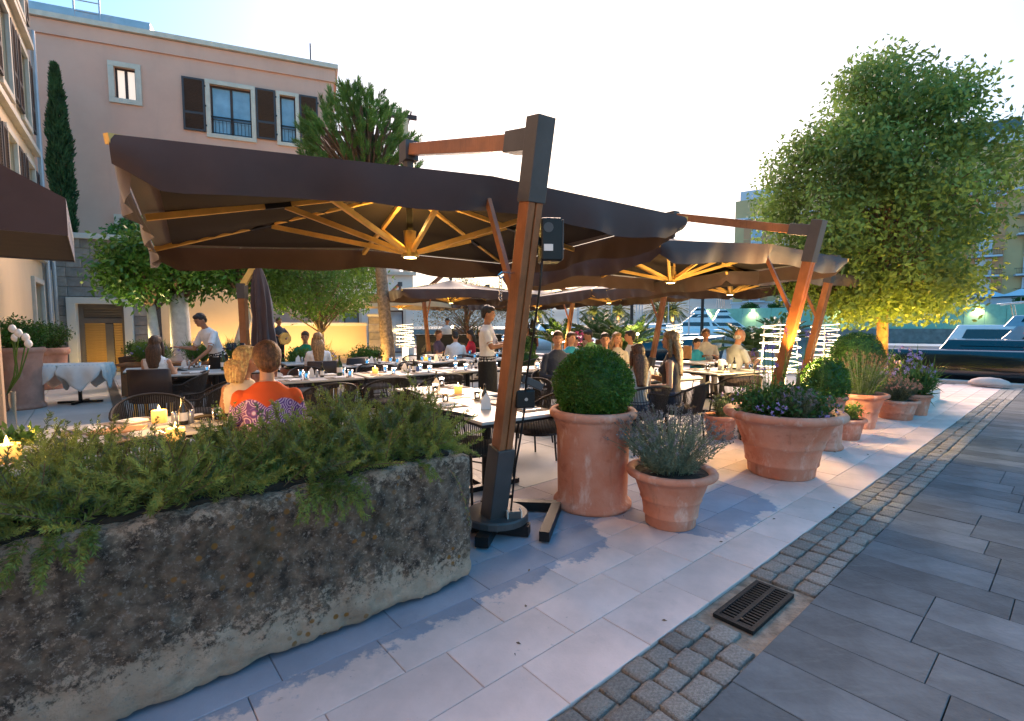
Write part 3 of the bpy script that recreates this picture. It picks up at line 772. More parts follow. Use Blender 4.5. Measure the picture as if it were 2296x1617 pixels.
# ============================================================ PARASOLS
mat('brass', (.50, .36, .12), .4, .2, 8, metal=.6)
mat('lamp_warm', (1, .7, .3), .5, 0, 1, emit=5, ecol=(1.0, .66, .2))
CH, CYW, CC = 2.0, 1.5, 1.48          # half length, half width, canopy centre offset
def umbrella(label, pos, azd, fabric='canopy', power=26.0, detail=True, tilt=(.026, -.034), lit=True, cast=True):
    t = thing('cantilever_parasol', label, 'parasol', pos, math.pi / 2 - R(azd), 'cantilever parasols over the tables')
    ZC, ZP, ZH = 2.32, 2.74, 2.17
    def zt(x, y): return tilt[0] * x + tilt[1] * (y - CC)
    def edge(x, y):
        a = abs(x) / CH; b = abs(y - CC) / CYW
        if b >= a: q = a / max(b, 1e-6); return ZC + .085 * (1 - q)
        q = b / max(a, 1e-6); return ZC + .0 * (1 - q)
    def surf(x, y, dz=0.0):
        a = abs(x) / CH; b = abs(y - CC) / CYW; r = max(a, b, 1e-6)
        ze = edge(x / r, CC + (y - CC) / r)
        ang = min(a, b) / r; sag = .055 * math.sin(math.pi * min(r, 1)) * (1 - abs(2 * ang - 1)) + .025 * math.sin(math.pi * min(r, 1))
        return Vector((x, y, ZP + (ze - ZP) * r - sag + zt(x, y) + dz))
    # base
    m = MB()
    for a in (45, 135): 
        c, s = math.cos(R(a)), math.sin(R(a)); m.beam((-.27 * c, -.27 * s, .045), (.27 * c, .27 * s, .045), .09, .07)
    m.build('base_cross', 'black_metal', t)
    m = MB(); m.beam((.15, .42, .05), (.62, .05, .05), .07, .07); m.beam((.62, .05, .0495), (.2, -.35, .0495), .07, .069); m.build('base_frame', 'black_metal', t)
    MB().lathe([(.23, .0), (.23, .04), (.22, .05)], 24, c=(.05, .02, .085), cap_top=True).build('base_plate', 'grey_metal', t)
    B, T_, E = Vector((0, 0, .0)), Vector((0, -.56, 2.60)), Vector((0, 1.48, 3.06))
    dm = (T_ - B).normalized(); F0 = B + dm * .62
    m = MB(); m.beam((0, .0, .03), B + dm * .66, .135, .14, up=(0, 1, 0)); m.build('mast_foot', 'grey_metal', t, bevel=.006)
    m = MB(); m.beam(F0, T_ - dm * .35, .046, .105, up=(0, 1, 0)); 
    q = m.v; m.v = [(x - .029, y, z) for x, y, z in m.v]; m2 = len(m.v)
    m.beam(F0, T_ - dm * .35, .046, .105, up=(0, 1, 0)); m.v[m2:] = [(x + .029, y, z) for x, y, z in m.v[m2:]]
    mm = m; c = MB(); c.beam(F0, T_ - dm * .35, .02, .08, up=(0, 1, 0)); 
    m.add(c.v, c.f); m.build('mast', 'wood', t, bevel=.004)
    m = MB(); m.beam(T_ - dm * .42, T_ + dm * .05, .122, .125, up=(0, 1, 0)); da = (E - T_).normalized(); m.beam(T_ - dm * .07 + da * .02, T_ - dm * .07 + da * .30, .112, .125, up=(0, 0, 1)); m.build('mast_bracket', 'grey_metal', t, bevel=.004)
    MB().beam(T_ - dm * .07 + da * .30, E - da * .10, .075, .10).build('arm', 'wood', t, bevel=.004)
    m = MB(); m.box(E + Vector((0, 0, -.02)), (.12, .17, .17)); m.cyl(E + Vector((0, 0, -.08)), E + Vector((0, 0, -.30)), .05, .05, 10); m.build('arm_end', 'grey_metal', t)
    MB().cyl((0, CC, 3.0), (0, CC, ZH - .02), .032, n=10).build('centre_pole', 'black_metal', t)
    m = MB(); m.cyl((0, CC, ZH - .07), (0, CC, ZH + .0), .085, .06, 14); m.cyl((0, CC, ZH + .0), (0, CC, ZH + .16), .045, .06, 14); m.cyl((0, CC, ZH - .08), (0, CC, ZH - .07), .06, .085, 14); m.build('hub', 'brass', t, smooth=False)
    MB().lathe([(.0, -.086), (.055, -.084), (.06, -.075)], 14, c=(0, CC, ZH), cap_bot=False).build('hub_light', 'lamp_warm' if lit else 'brass', t)
    # ribs and struts
    ends = [(-CH, CC - CYW), (CH, CC - CYW), (CH, CC + CYW), (-CH, CC + CYW), (0, CC - CYW), (CH, CC), (0, CC + CYW), (-CH, CC)]
    for i, (x, y) in enumerate(ends):
        e = surf(x * .985, CC + (y - CC) * .985, -.05); c0 = surf(x * .03, CC + (y - CC) * .03, -.05); mid = c0.lerp(e, .52)
        if i < 4: e = e + (e - c0).normalized() * .05 + Vector((0, 0, .03))
        rib = MB().beam(c0, e, .034, .045).build('rib', 'wood_light', t)
        a = c0.lerp(e, .50); b = c0.lerp(e, .60)
        MB().beam(a, b, .042, .054).build('sleeve', 'black_metal', rib)
        s = MB().beam(Vector((x * .03, CC + (y - CC) * .03, ZH - .03)), mid + Vector((0, 0, -.02)), .030, .042).build('strut', 'wood_light', t)
    # canopy
    N = 28; m = MB()
    P = []
    for i in range(N + 1):
        row = []
        for j in range(N + 1): row.append(surf(-CH + 2 * CH * i / N, CC - CYW + 2 * CYW * j / N))
        P.append(row)
    m.grid(P); cn = m.build('canopy', fabric, t, smooth=True)
    m = MB(); m.grid([[p + Vector((0, 0, -.014)) for p in r_[1:-1]] for r_ in P[1:-1]]); m.build('underside', 'canopy_shaded' if fabric == 'canopy' else fabric, t, smooth=True)  # added layer below the fabric; brown ones darkened to stand in for shade
    # valances
    rr = random.Random(int(pos[0] * 100)); 
    sides = [((-CH, CC - CYW), (CH, CC - CYW), (0, -1)), ((CH, CC - CYW), (CH, CC + CYW), (1, 0)), ((CH, CC + CYW), (-CH, CC + CYW), (0, 1)), ((-CH, CC + CYW), (-CH, CC - CYW), (-1, 0))]
    for (x0, y0), (x1, y1), (nx, ny) in sides:
        n = 44; P = []; ph = rr.uniform(0, 6)
        for i in range(n + 1):
            f = i / n; x, y = x0 + (x1 - x0) * f, y0 + (y1 - y0) * f; top = surf(x, y); col_ = []
            endf = min(f, 1 - f) * 2
            L = .235 * (1 - .12 * (1 - abs(math.sin(f * math.pi * 2)) ) ) + .02 * math.sin(f * 17 + ph)
            L *= min(1, .55 + endf * 5)
            for k in range(6):
                g = k / 5; w = (.026 * math.sin(f * 19 + ph) + .016 * math.sin(f * 43 + 2 * ph) + .01 * math.sin(f * 71)) * g + .012 * math.sin(g * 3.1)
                inn = -.05 * g * math.sin(f * math.pi) - .07 * g * g * (1 - min(1, endf * 6))
                col_.append(top + Vector((nx * (w + inn + .006), ny * (w + inn + .006), -L * g - .001)))
            P.append(col_)
        m = MB(); m.grid(P); m.build('valance', fabric, t, smooth=True)
    if detail:
        m = MB(); mp = B.lerp(T_, .62); m.beam(mp + Vector((.0, .05, 0)), surf(0, CC - CYW * .93, -.06), .03, .045); m.build('brace', 'wood', t)
    if lit: lamp('parasol_lamp', 'POINT', (0.0, CC + .0, ZH + .20), power, WARM, t, .07)
    return t
U1c = Vector((-.947, 4.618, 0)); 
def base_of(c, azd):
    a = R(azd); ey = Vector((-math.cos(a), math.sin(a), 0)); return Vector((c[0], c[1], 0)) - ey * CC
UAZ = 57.1
um1 = umbrella('largest brown cantilever parasol in front with its wooden mast beside the stone trough', base_of(U1c, UAZ), UAZ, power=11)
um2 = umbrella('brown cantilever parasol behind the round box bush with an orange-lit mast', base_of((2.36, 7.36), UAZ), UAZ, power=11)
um3 = umbrella('brown cantilever parasol whose corner pokes out in front of the big tree', base_of((4.5, 10.2), 62), 62, power=6)
um6 = umbrella('brown cantilever parasol near the water with its slanted mast left of the cycad palms', base_of((2.75, 14.0), UAZ), UAZ, power=7)
um7 = umbrella('distant brown cantilever parasol partly hidden behind the front parasol mast', base_of((.9, 17.6), UAZ), UAZ, power=6)
um4 = umbrella('brown parasol with its sloping top in full view behind the standing waiter', base_of((-1.73, 14.0), UAZ + 180), UAZ + 180, power=7, tilt=(0, 0))
um5 = umbrella('small far brown parasol beyond the bar by the olive tree', base_of((-1.0, 20.2), UAZ + 180), UAZ + 180, power=7, tilt=(0, 0))
umc = umbrella('cream parasol beside the palm trunk in front of the white house', base_of((-4.3, 19.0), UAZ + 180), UAZ + 180, fabric='canopy_cream', power=12, tilt=(0, 0))
# floodlight on the second mast, aimed up it
lamp('mast_floodlight', 'SPOT', (um2.location.x + .12, um2.location.y - .45, 1.0), 45, (1.0, .50, .12), size=.04, spot=R(75), aim=(.06, .10, 1.0), blend=.7)

# closed parasol
cp = thing('closed_parasol', 'closed brown parasol hanging folded from its mast among the white-trunked trees', 'parasol', Vector((at(549, 700, 9.0).x, 9.0, 0)), 0.0)
MB().beam((0, 0, 0), (-.03, 0, 2.0), .12, .12, up=(0, 1, 0)).build('mast', 'wood', cp, bevel=.004)
MB().beam((-.03, 0, 1.95), (-.03, 0, 2.22), .14, .14, up=(0, 1, 0)).build('mast_bracket', 'grey_metal', cp)
MB().beam((-.03, 0, 2.17), (.30, .05, 2.72), .09, .10).build('arm', 'wood_light', cp)
MB().box((0, 0, .04), (.8, .8, .08)).build('base_plate', 'black_metal', cp)
m = MB(); P = []
nk = 40
for i in range(15):
    z = i / 14; row = []; zz = 2.55 - z * 1.75
    rad = .05 + .13 * min(1, z * 2.4) + .02 * math.sin(z * 9) - .02 * z
    for k in range(nk + 1):
        a = 2 * math.pi * k / nk
        r = rad * (1 + .22 * math.sin(8 * a + z * 3) * min(1, z * 3) + .08 * math.sin(13 * a - z * 5))
        row.append((.24 + .10 * z + r * math.cos(a), .05 + r * math.sin(a), zz - .04 * math.sin(8 * a) * z))
    P.append(row)
m.grid(P); m.build('folded_canopy', 'canopy', cp, smooth=True)
MB().cyl((.22, .05, 2.72), (.24, .05, 2.35), .025).build('centre_pole', 'black_metal', cp)

# ---- fittings on the first mast
mx = um1.location
def on_mast(z, off=(0, 0, 0)):
    f = z / 2.60; ey = Vector((-math.cos(R(UAZ)), math.sin(R(UAZ)), 0)); ex = Vector((math.sin(R(UAZ)), math.cos(R(UAZ)), 0))
    return mx + ey * (-.56 * f + off[1]) + ex * off[0] + Vector((0, 0, z + off[2]))
rz1 = math.pi / 2 - R(UAZ)
sp = thing('mast_speaker', 'black loudspeaker box with a paper label clamped to the big parasol mast', 'speaker', on_mast(1.98, (.16, -.02, 0)), rz1 - .5)
MB().box((0, 0, 0), (.13, .17, .26)).build('body', 'black_metal', sp, bevel=.012)
MB().box((.070, 0, 0), (.010, .15, .24)).build('grille', 'grey_metal', sp, bevel=.004)
MB().box((-.02, -.0875, -.05), (.055, .003, .04)).build('paper_label', 'napkin', sp)
MB().cyl((-.02, -.088, .07), (-.02, -.080, .07), .03, n=14).build('connector', 'grey_metal', sp)
MB().box((-.09, .02, 0), (.06, .04, .05)).build('bracket', 'grey_metal', sp)
fl_ = thing('floodlight', 'small grey floodlight clamped halfway up the big parasol mast', 'floodlight', on_mast(.98, (.10, -.04, 0)), rz1 - .3)
MB().box((0, 0, 0), (.13, .10, .12)).build('body', 'black_metal', fl_, bevel=.012)
MB().box((.06, .05, .10), (.16, .12, .05), rot=Matrix.Rotation(R(25), 3, 'Y')).build('lamp_head', 'grey_metal', fl_, bevel=.006)
MB().cyl((.0, -.052, .0), (.0, -.058, .0), .012, n=10).build('screw', 'steel', fl_)
jb = thing('socket_box', 'white and grey socket box at the foot of the big parasol mast', 'socket box', on_mast(.10, (.10, -.11, 0)), rz1 - .35)
MB().box((0, 0, .02), (.09, .06, .12)).build('body', 'grey_metal', jb, bevel=.006)
for s in (-1, 1): MB().box((s * .048, 0, .02), (.008, .065, .13)).build('rim', 'white_stucco', jb, bevel=.003)
pts = [on_mast(z, (.085 + .008 * math.sin(z * 9), -.075 + .006 * math.sin(z * 7), 0)) for z in [.14, .3, .5, .7, .9, 1.1, 1.4, 1.7, 1.95]]
tag(MB().tube(pts, .008, 6).build('mast_cable', 'black_metal', smooth=True), 'thin black cable running up the big parasol mast', 'cable')
hk = thing('mast_hook', 'steel hook with a short chain on the left of the big parasol mast', 'hook', on_mast(1.78, (-.06, 0, 0)), rz1)
MB().tube([(0, 0, 0), (-.09, 0, .0), (-.115, 0, -.02), (-.10, 0, -.04), (-.085, 0, -.03)], .006, 6).build('hook', 'steel', hk)
for i in range(6): MB().tube([(-.10 + .010 * math.cos(a), .005 * (i % 2) * math.sin(a) * 2, -.05 - i * .022 + .014 * math.sin(a)) for a in [k * math.pi / 4 for k in range(8)]], .003, 4, closed=True).build('chain_link', 'steel', hk)
# ============================================================ PLANTS
from mathutils import noise as mnoise
def unit(a): return a / np.maximum(np.linalg.norm(a, axis=1, keepdims=True), 1e-9)
def leaf_quads(P, D, L, W, fold=.0):
    n = len(P); D = unit(D); r = rng.normal(size=(n, 3)); S = unit(np.cross(D, r)); N = np.cross(D, S)
    L = np.broadcast_to(np.asarray(L, float).reshape(-1, 1), (n, 1)); W = np.broadcast_to(np.asarray(W, float).reshape(-1, 1), (n, 1))
    V = np.empty((n, 4, 3)); V[:, 0] = P; V[:, 1] = P + D * L * .45 + S * W * .5 + N * W * fold; V[:, 2] = P + D * L; V[:, 3] = P + D * L * .45 - S * W * .5 + N * W * fold
    return V.reshape(-1, 3), np.arange(4 * n).reshape(n, 4)
def cat_mesh(parts):
    Vs, Fs, o = [], [], 0
    for V, F in parts: Vs.append(V); Fs.append(F + o); o += len(V)
    return np.concatenate(Vs), np.concatenate(Fs)
def rand_dir(n, up=0.0): 
    d = rng.normal(size=(n, 3)); d = unit(d); d[:, 2] += up; return unit(d)
def foliage(name, parts, mname, parent=None, loc=None):
    V, F = cat_mesh(parts); return np_mesh(name, V, F, mname, parent, loc=loc)

# ---- stone trough with rosemary
def rock_block(hx, hy, hz, r, nx, ny, nz, amp, sc, seed):
    m = MB()
    def shape(p):
        q = Vector((max(-hx + r, min(hx - r, p.x)), max(-hy + r, min(hy - r, p.y)), max(-hz + r, min(hz - r, p.z))))
        d = p - q
        if d.length > 1e-6: d.normalize(); p2 = q + d * r
        else: p2 = p; 
        n = d if d.length > 1e-6 else Vector((0, 0, 1))
        k = mnoise.fractal(p2 * sc + Vector((seed, 0, 0)), .9, 2.1, 5) * amp + mnoise.noise(p2 * 1.7 + Vector((0, seed, 0))) * amp * .6
        k += min(0, mnoise.noise(p2 * sc * 2.3 + Vector((9, seed, 0))) + .25) * amp * 1.6
        return p2 + n * k
    def face(o, a, b, na, nb):
        m.grid([[shape(Vector(o) + Vector(a) * (i / na) + Vector(b) * (j / nb)) for j in range(nb + 1)] for i in range(na + 1)])
    X, Y, Z = 2 * hx, 2 * hy, 2 * hz
    face((-hx, -hy, -hz), (X, 0, 0), (0, 0, Z), nx, nz); face((hx, hy, -hz), (-X, 0, 0), (0, 0, Z), nx, nz)
    face((hx, -hy, -hz), (0, Y, 0), (0, 0, Z), ny, nz); face((-hx, hy, -hz), (0, -Y, 0), (0, 0, Z), ny, nz)
    face((-hx, -hy, hz), (X, 0, 0), (0, Y, 0), nx, ny)
    return m
def trough_material():
    m = bpy.data.materials.new('trough_stone'); m.use_nodes = True; n = m.node_tree; L = n.links; b = n.nodes['Principled BSDF']; b.inputs['Roughness'].default_value = .9
    tc = n.nodes.new('ShaderNodeTexCoord'); co = tc.outputs['Object']
    def noise(s, d=8, r=.6):
        z = n.nodes.new('ShaderNodeTexNoise'); z.inputs['Scale'].default_value = s; z.inputs['Detail'].default_value = d; z.inputs['Roughness'].default_value = r; L.new(co, z.inputs['Vector']); return z.outputs['Fac']
    def ramp(f, a, c, ca=(0, 0, 0, 1), cb=(1, 1, 1, 1)):
        r = n.nodes.new('ShaderNodeValToRGB'); r.color_ramp.elements[0].position = a; r.color_ramp.elements[1].position = c; r.color_ramp.elements[0].color = ca; r.color_ramp.elements[1].color = cb; L.new(f, r.inputs[0]); return r.outputs[0]
    def mix(f, a, c, bt='MIX'):
        x = n.nodes.new('ShaderNodeMix'); x.data_type = 'RGBA'; x.blend_type = bt
        for i, s in ((0, f), (6, a), (7, c)):
            if isinstance(s, (int, float)): x.inputs[i].default_value = s
            elif isinstance(s, tuple): x.inputs[i].default_value = s
            else: L.new(s, x.inputs[i])
        return x.outputs[2]
    def math_(op, a, c):
        x = n.nodes.new('ShaderNodeMath'); x.operation = op
        for i, s in enumerate((a, c)):
            if isinstance(s, (int, float)): x.inputs[i].default_value = s
            else: L.new(s, x.inputs[i])
        return x.outputs[0]
    pale = ramp(noise(9), .3, .7, (.50, .35, .25, 1), (.74, .56, .42, 1))
    dark = ramp(noise(16), .35, .68, (.050, .033, .024, 1), (.34, .24, .17, 1))
    sep = n.nodes.new('ShaderNodeSeparateXYZ'); L.new(co, sep.inputs[0])
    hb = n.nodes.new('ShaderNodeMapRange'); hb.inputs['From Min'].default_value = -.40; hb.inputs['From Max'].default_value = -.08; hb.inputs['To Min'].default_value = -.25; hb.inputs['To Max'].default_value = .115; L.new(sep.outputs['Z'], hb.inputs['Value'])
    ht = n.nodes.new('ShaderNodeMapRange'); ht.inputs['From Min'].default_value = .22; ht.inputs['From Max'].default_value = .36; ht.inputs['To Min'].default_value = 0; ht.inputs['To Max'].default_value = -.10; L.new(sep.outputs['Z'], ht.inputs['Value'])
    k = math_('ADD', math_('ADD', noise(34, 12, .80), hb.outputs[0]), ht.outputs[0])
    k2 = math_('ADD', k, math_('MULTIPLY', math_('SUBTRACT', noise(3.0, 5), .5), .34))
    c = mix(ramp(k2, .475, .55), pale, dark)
    c = mix(ramp(noise(60, 8, .75), .54, .66), c, (.46, .375, .32, 1))          # pale crust flecks
    brown = ramp(noise(2.4, 4), .56, .70); c = mix(math_('MULTIPLY', brown, .5), c, (.10, .068, .032, 1))
    vo = n.nodes.new('ShaderNodeTexVoronoi'); vo.inputs['Scale'].default_value = 19; L.new(co, vo.inputs['Vector'])
    lich = math_('MULTIPLY', ramp(vo.outputs['Distance'], .20, .27, (1, 1, 1, 1), (0, 0, 0, 1)), ramp(noise(2.6, 3), .52, .60))
    c = mix(lich, c, (.34, .15, .03, 1))
    L.new(c, b.inputs['Base Color'])
    bp = n.nodes.new('ShaderNodeBump'); bp.inputs['Strength'].default_value = 1.0; bp.inputs['Distance'].default_value = .035; L.new(noise(46, 12, .8), bp.inputs['Height']); L.new(bp.outputs[0], b.inputs['Normal'])
    _M['trough_stone'] = m
trough_material()
TU0, TU1, TV0, TV1, TH = -1.75, 1.60, 2.215, 2.86, .72
tr = thing('stone_trough', 'long weathered limestone trough spotted with orange lichen in the foreground', 'trough', uv((TU0 + TU1) / 2, (TV0 + TV1) / 2, 0), RZ_T)
hx = (TU1 - TU0) / 2; hy = (TV1 - TV0) / 2
o = rock_block(hx, hy, TH / 2, .040, 240, 40, 56, .017, 10.0, 3.3).build('trough_body', 'trough_stone', tr, smooth=True, loc=(0, 0, TH / 2 + .012))
MB().box((0, 0, TH - .02), (2 * hx - .2, 2 * hy - .18, .10)).build('soil', 'soil', tr)
def sprig(p, d, L, bend, nn, nl=.033, nw=.0048, taper=.6):
    """curved stem with needles; returns stem points and needle arrays"""
    d = Vector(d).normalized(); pts = [Vector(p)]; seg = 7
    for i in range(seg):
        d = (d + Vector(bend) * (1.0 / seg)).normalized(); pts.append(pts[-1] + d * (L / seg))
    A = np.array([tuple(q) for q in pts]); t = rng.uniform(.06, 1, nn) ** .85 * seg; i = np.minimum(t.astype(int), seg - 1); f = (t - i)[:, None]
    P = A[i] * (1 - f) + A[i + 1] * f; T = unit(A[i + 1] - A[i])
    r = unit(np.cross(T, rng.normal(size=(nn, 3)))); D = unit(r + T * (.55 + .6 * (t / seg)[:, None]))
    Ls = nl * (1.05 - .45 * (t / seg)) * rng.uniform(.75, 1.2, nn)
    return A, leaf_quads(P, D, Ls, nw)
stems = MB(); nd = [[], []]
LX = lambda u: u - (TU0 + TU1) / 2
LY = lambda v: v - (TV0 + TV1) / 2
for k in range(1150):
    u = rng.uniform(TU0 + .05, TU1 - .10); v = TV0 + .05 + (TV1 - TV0 - .10) * rng.uniform(0, 1) ** .9
    cl = mnoise.noise(Vector((u * 2.2, v * 2.2, 4.0)))
    L = rng.uniform(.20, .36) * (1 + .5 * cl); a = rng.uniform(0, 6.28); sp_ = rng.uniform(.5, 1.5)
    d = (math.cos(a) * sp_, math.sin(a) * sp_ - .12, .75); bend = (rng.normal() * .35, rng.normal() * .35, rng.uniform(-.3, .6))
    A, q = sprig((LX(u), LY(v), TH + .015), d, L, bend, int(125 * L / .25), .034, .0046)
    nd[1 if rng.random() < .16 else 0].append(q)
    if k % 3 == 0: stems.tube(A, [.0022] * 8, 3, caps=False)
# tall leading shoots, surveyed from the photograph
for px, py, Yt, L in ((130, 985, 2.25, .34), (165, 960, 2.35, .36), (100, 1000, 2.2, .3), (232, 955, 2.45, .34), (520, 925, 2.5, .42), (480, 960, 2.45, .4), (690, 945, 2.75, .32), (752, 868, 2.85, .46), (770, 855, 2.85, .46), (742, 905, 2.8, .4), (880, 905, 2.95, .4), (905, 860, 3.0, .50), (965, 845, 3.05, .55), (972, 880, 3.05, .48), (940, 920, 3.0, .38), (1010, 960, 3.1, .32), (1050, 985, 3.1, .28), (860, 945, 2.95, .32), (820, 935, 2.9, .34), (640, 975, 2.7, .3), (560, 985, 2.6, .3), (985, 905, 3.05, .42)):
    tip = at(px, py, Yt); uu = tip.x * UX + tip.y * UY; vv = tip.x * VX + tip.y * VY
    vv0 = max(TV0 + .15, min(TV1 - .05, vv)); uu0 = min(TU1 - .15, max(TU0 + .1, uu + rng.uniform(-.08, .08)))
    base = Vector((LX(uu0), LY(vv0), TH + .02)); tp = Vector((LX(uu), LY(vv), tip.z)); dd = tp - base
    for r_ in range(4):
        A, q = sprig(base + Vector((rng.normal() * .03, rng.normal() * .03, 0)), dd + Vector((rng.normal() * .06, rng.normal() * .06, 0)), dd.length * rng.uniform(.75, 1.0), (rng.normal() * .15, rng.normal() * .15, .1), 150, .026, .0045)
        nd[1 if r_ == 0 else 0].append(q); stems.tube(A, [.003] * 8, 3, caps=False)
        for s_ in range(6):
            j = rng.integers(2, 7); A2, q2 = sprig(A[j], (rng.normal(), rng.normal(), .9), .13, (0, 0, .4), 46, .022); nd[0].append(q2)
# shoots hanging over the front edge
for k in range(300):
    u = rng.uniform(TU0 + .05, TU1 - .12); g = mnoise.noise(Vector((u * 3.1, 0, 7)))
    if g < .02: continue
    L = rng.uniform(.10, .22) * (1 + g)
    A, q = sprig((LX(u), LY(TV0 + rng.uniform(.03, .12)), TH + .02), (rng.normal() * .4, -1.0, .25), L, (rng.normal() * .3, -.1, -1.5), int(80 * L / .2)); nd[0].append(q)
for k in range(34):
    v = rng.uniform(TV0 + .2, TV1 - .05); A, q = sprig((LX(TU1 - .14), LY(v), TH + .02), (1.0, rng.normal() * .3 - .1, .5), rng.uniform(.2, .34), (.2, 0, -1.1), 110); nd[0].append(q)
# the one long trailing stem near the right end
A, q = sprig((LX(TU1 - .20), LY(TV0 + .03), TH + .01), (.25, -.8, -.1), .40, (.05, .25, -2.4), 60, .02); stems.tube(A, [.003] * 8, 4, caps=False); nd[0].append(q)
foliage('rosemary', nd[0], 'rosemary', tr)['kind'] = 'stuff'; foliage('rosemary_pale', nd[1], 'rosemary_pale', tr)['kind'] = 'stuff'
s_ = stems.build('stems', 'bark', tr); s_['kind'] = 'stuff'

# ---- terracotta pots
def pot_profile(kind):
    if kind == 'cylinder':   # tall, unit rim radius 1, unit height 1
        return [(.86, 0), (.90, .02), (.90, .05), (.84, .075), (.80, .10), (.815, .45), (.83, .78), (.87, .86), (.90, .89), (.90, .905), (.96, .92), (1.0, .945), (1.0, .975), (.96, 1.0), (.86, 1.0), (.84, .96), (.83, .9)]
    if kind == 'bell':       # flaring, with ribs
        return [(.52, 0), (.55, .02), (.56, .16), (.60, .19), (.605, .205), (.60, .22), (.63, .40), (.665, .47), (.68, .485), (.665, .50), (.72, .62), (.79, .78), (.83, .84), (.90, .86), (.97, .885), (1.0, .915), (1.0, .96), (.97, .99), (.92, 1.0), (.84, .99), (.80, .94), (.79, .88)]
    return [(.68, 0), (.70, .02), (.74, .30), (.77, .33), (.775, .345), (.77, .36), (.82, .60), (.845, .63), (.845, .65), (.87, .80), (.90, .83), (.97, .85), (1.0, .88), (1.0, .95), (.96, 1.0), (.88, 1.0), (.86, .94), (.85, .88)]
def pot(label, pos, rr_, h, kind='bell', mname='terracotta', group=None):
    t = thing('terracotta_pot', label, 'plant pot', pos, random.uniform(0, 6), group or 'terracotta pots')
    b = MB().lathe([(r * rr_, z * h) for r, z in pot_profile(kind)], 48, wob=.006).build('pot', mname, t, smooth=True)
    MB().lathe([(0, 0), (rr_ * .84, .0)], 24, c=(0, 0, h * .93), cap_bot=False).build('soil', 'soil', t)
    return t
def pot_from_photo(label, cx, by, rim_w, rim_y, kind, mname='terracotta', Yc=None):
    """cx, by: centre of the base; rim_w: rim width in photo px; rim_y: middle of the rim ellipse"""
    p = G(cx, by) if Yc is None else Vector((at(cx, 730, Yc).x, Yc, 0)); r_ = rim_w / 2 / FPX * p.y * 1.0; h = at(cx, rim_y, p.y).z
    return pot(label, p, r_, h, kind, mname), p, r_, h
def plant(name, label, cat, pos): return thing(name, label, cat, pos, 0)
def box_ball(label, pos, r, zc, n, mname='leaf_box', leaf=.02, sq=1.0, name='box_ball_bush'):
    t = plant(name, label, 'bush', pos)
    MB().ball((0, 0, zc), r * .90, 24, 16, (1, 1, sq)).build('branches', 'leaf_box_dark', t, smooth=True)
    d = rand_dir(n); P = d * r * (rng.uniform(.86, 1.0, (n, 1)) + .06 * (rng.random((n, 1)) < .03) + .03 * np.sin(d[:, 1:2] * 5 + 1) * np.sin(d[:, 2:3] * 6) + .025 * np.sin(d[:, :1] * 11) * np.cos(d[:, 1:2] * 9)); P[:, 2] *= sq; P[:, 2] += zc
    D = unit(d + rng.normal(size=(n, 3)) * .75); foliage('leaves', [leaf_quads(P, D, leaf * rng.uniform(.7, 1.3, n), leaf * .62)], mname, t)['kind'] = 'stuff'
    return t
def bush(label, pos, n, R_, H_, z0, leaf, mname, name='shrub', up=.5, stems_n=26, cat='bush', bloom=None, nb=0, bl=.02, asp=.5):
    t = plant(name, label, cat, pos); m = MB(); parts = []
    for k in range(stems_n):
        a = rng.uniform(0, 6.28); q = R_ * math.sqrt(rng.uniform(0, 1)); tip = Vector((math.cos(a) * q, math.sin(a) * q, z0 + H_ * (1 - .45 * (q / R_) ** 2) * rng.uniform(.75, 1.05)))
        b0 = Vector((tip.x * .3, tip.y * .3, z0)); mid = b0.lerp(tip, .5) + Vector((0, 0, .04)); m.tube([b0, mid, tip], [.005, .004, .002], 4, caps=False)
        nn = n // stems_n; f = rng.uniform(.1, 1.0, nn)[:, None]; P = np.array(b0) * (1 - f) ** 1 + np.array(tip) * f + rng.normal(size=(nn, 3)) * R_ * .10
        parts.append(leaf_quads(P, unit(rng.normal(size=(nn, 3)) + [0, 0, up]), leaf * rng.uniform(.6, 1.3, nn), leaf * asp))

    m.build('stems', 'bark', t)['kind'] = 'stuff'; foliage('leaves', parts, mname, t)['kind'] = 'stuff'
    if bloom:
        a = rng.uniform(0, 6.28, nb); q = R_ * np.sqrt(rng.uniform(0, 1, nb)); P = np.stack([np.cos(a) * q, np.sin(a) * q, z0 + H_ * (1 - .45 * (q / R_) ** 2) * rng.uniform(.8, 1.12, nb)], 1)
        parts = [leaf_quads(np.repeat(P, 8, 0), rand_dir(nb * 8), bl, bl * .7)]; foliage('flowers', parts, bloom, t)['kind'] = 'stuff'
    return t
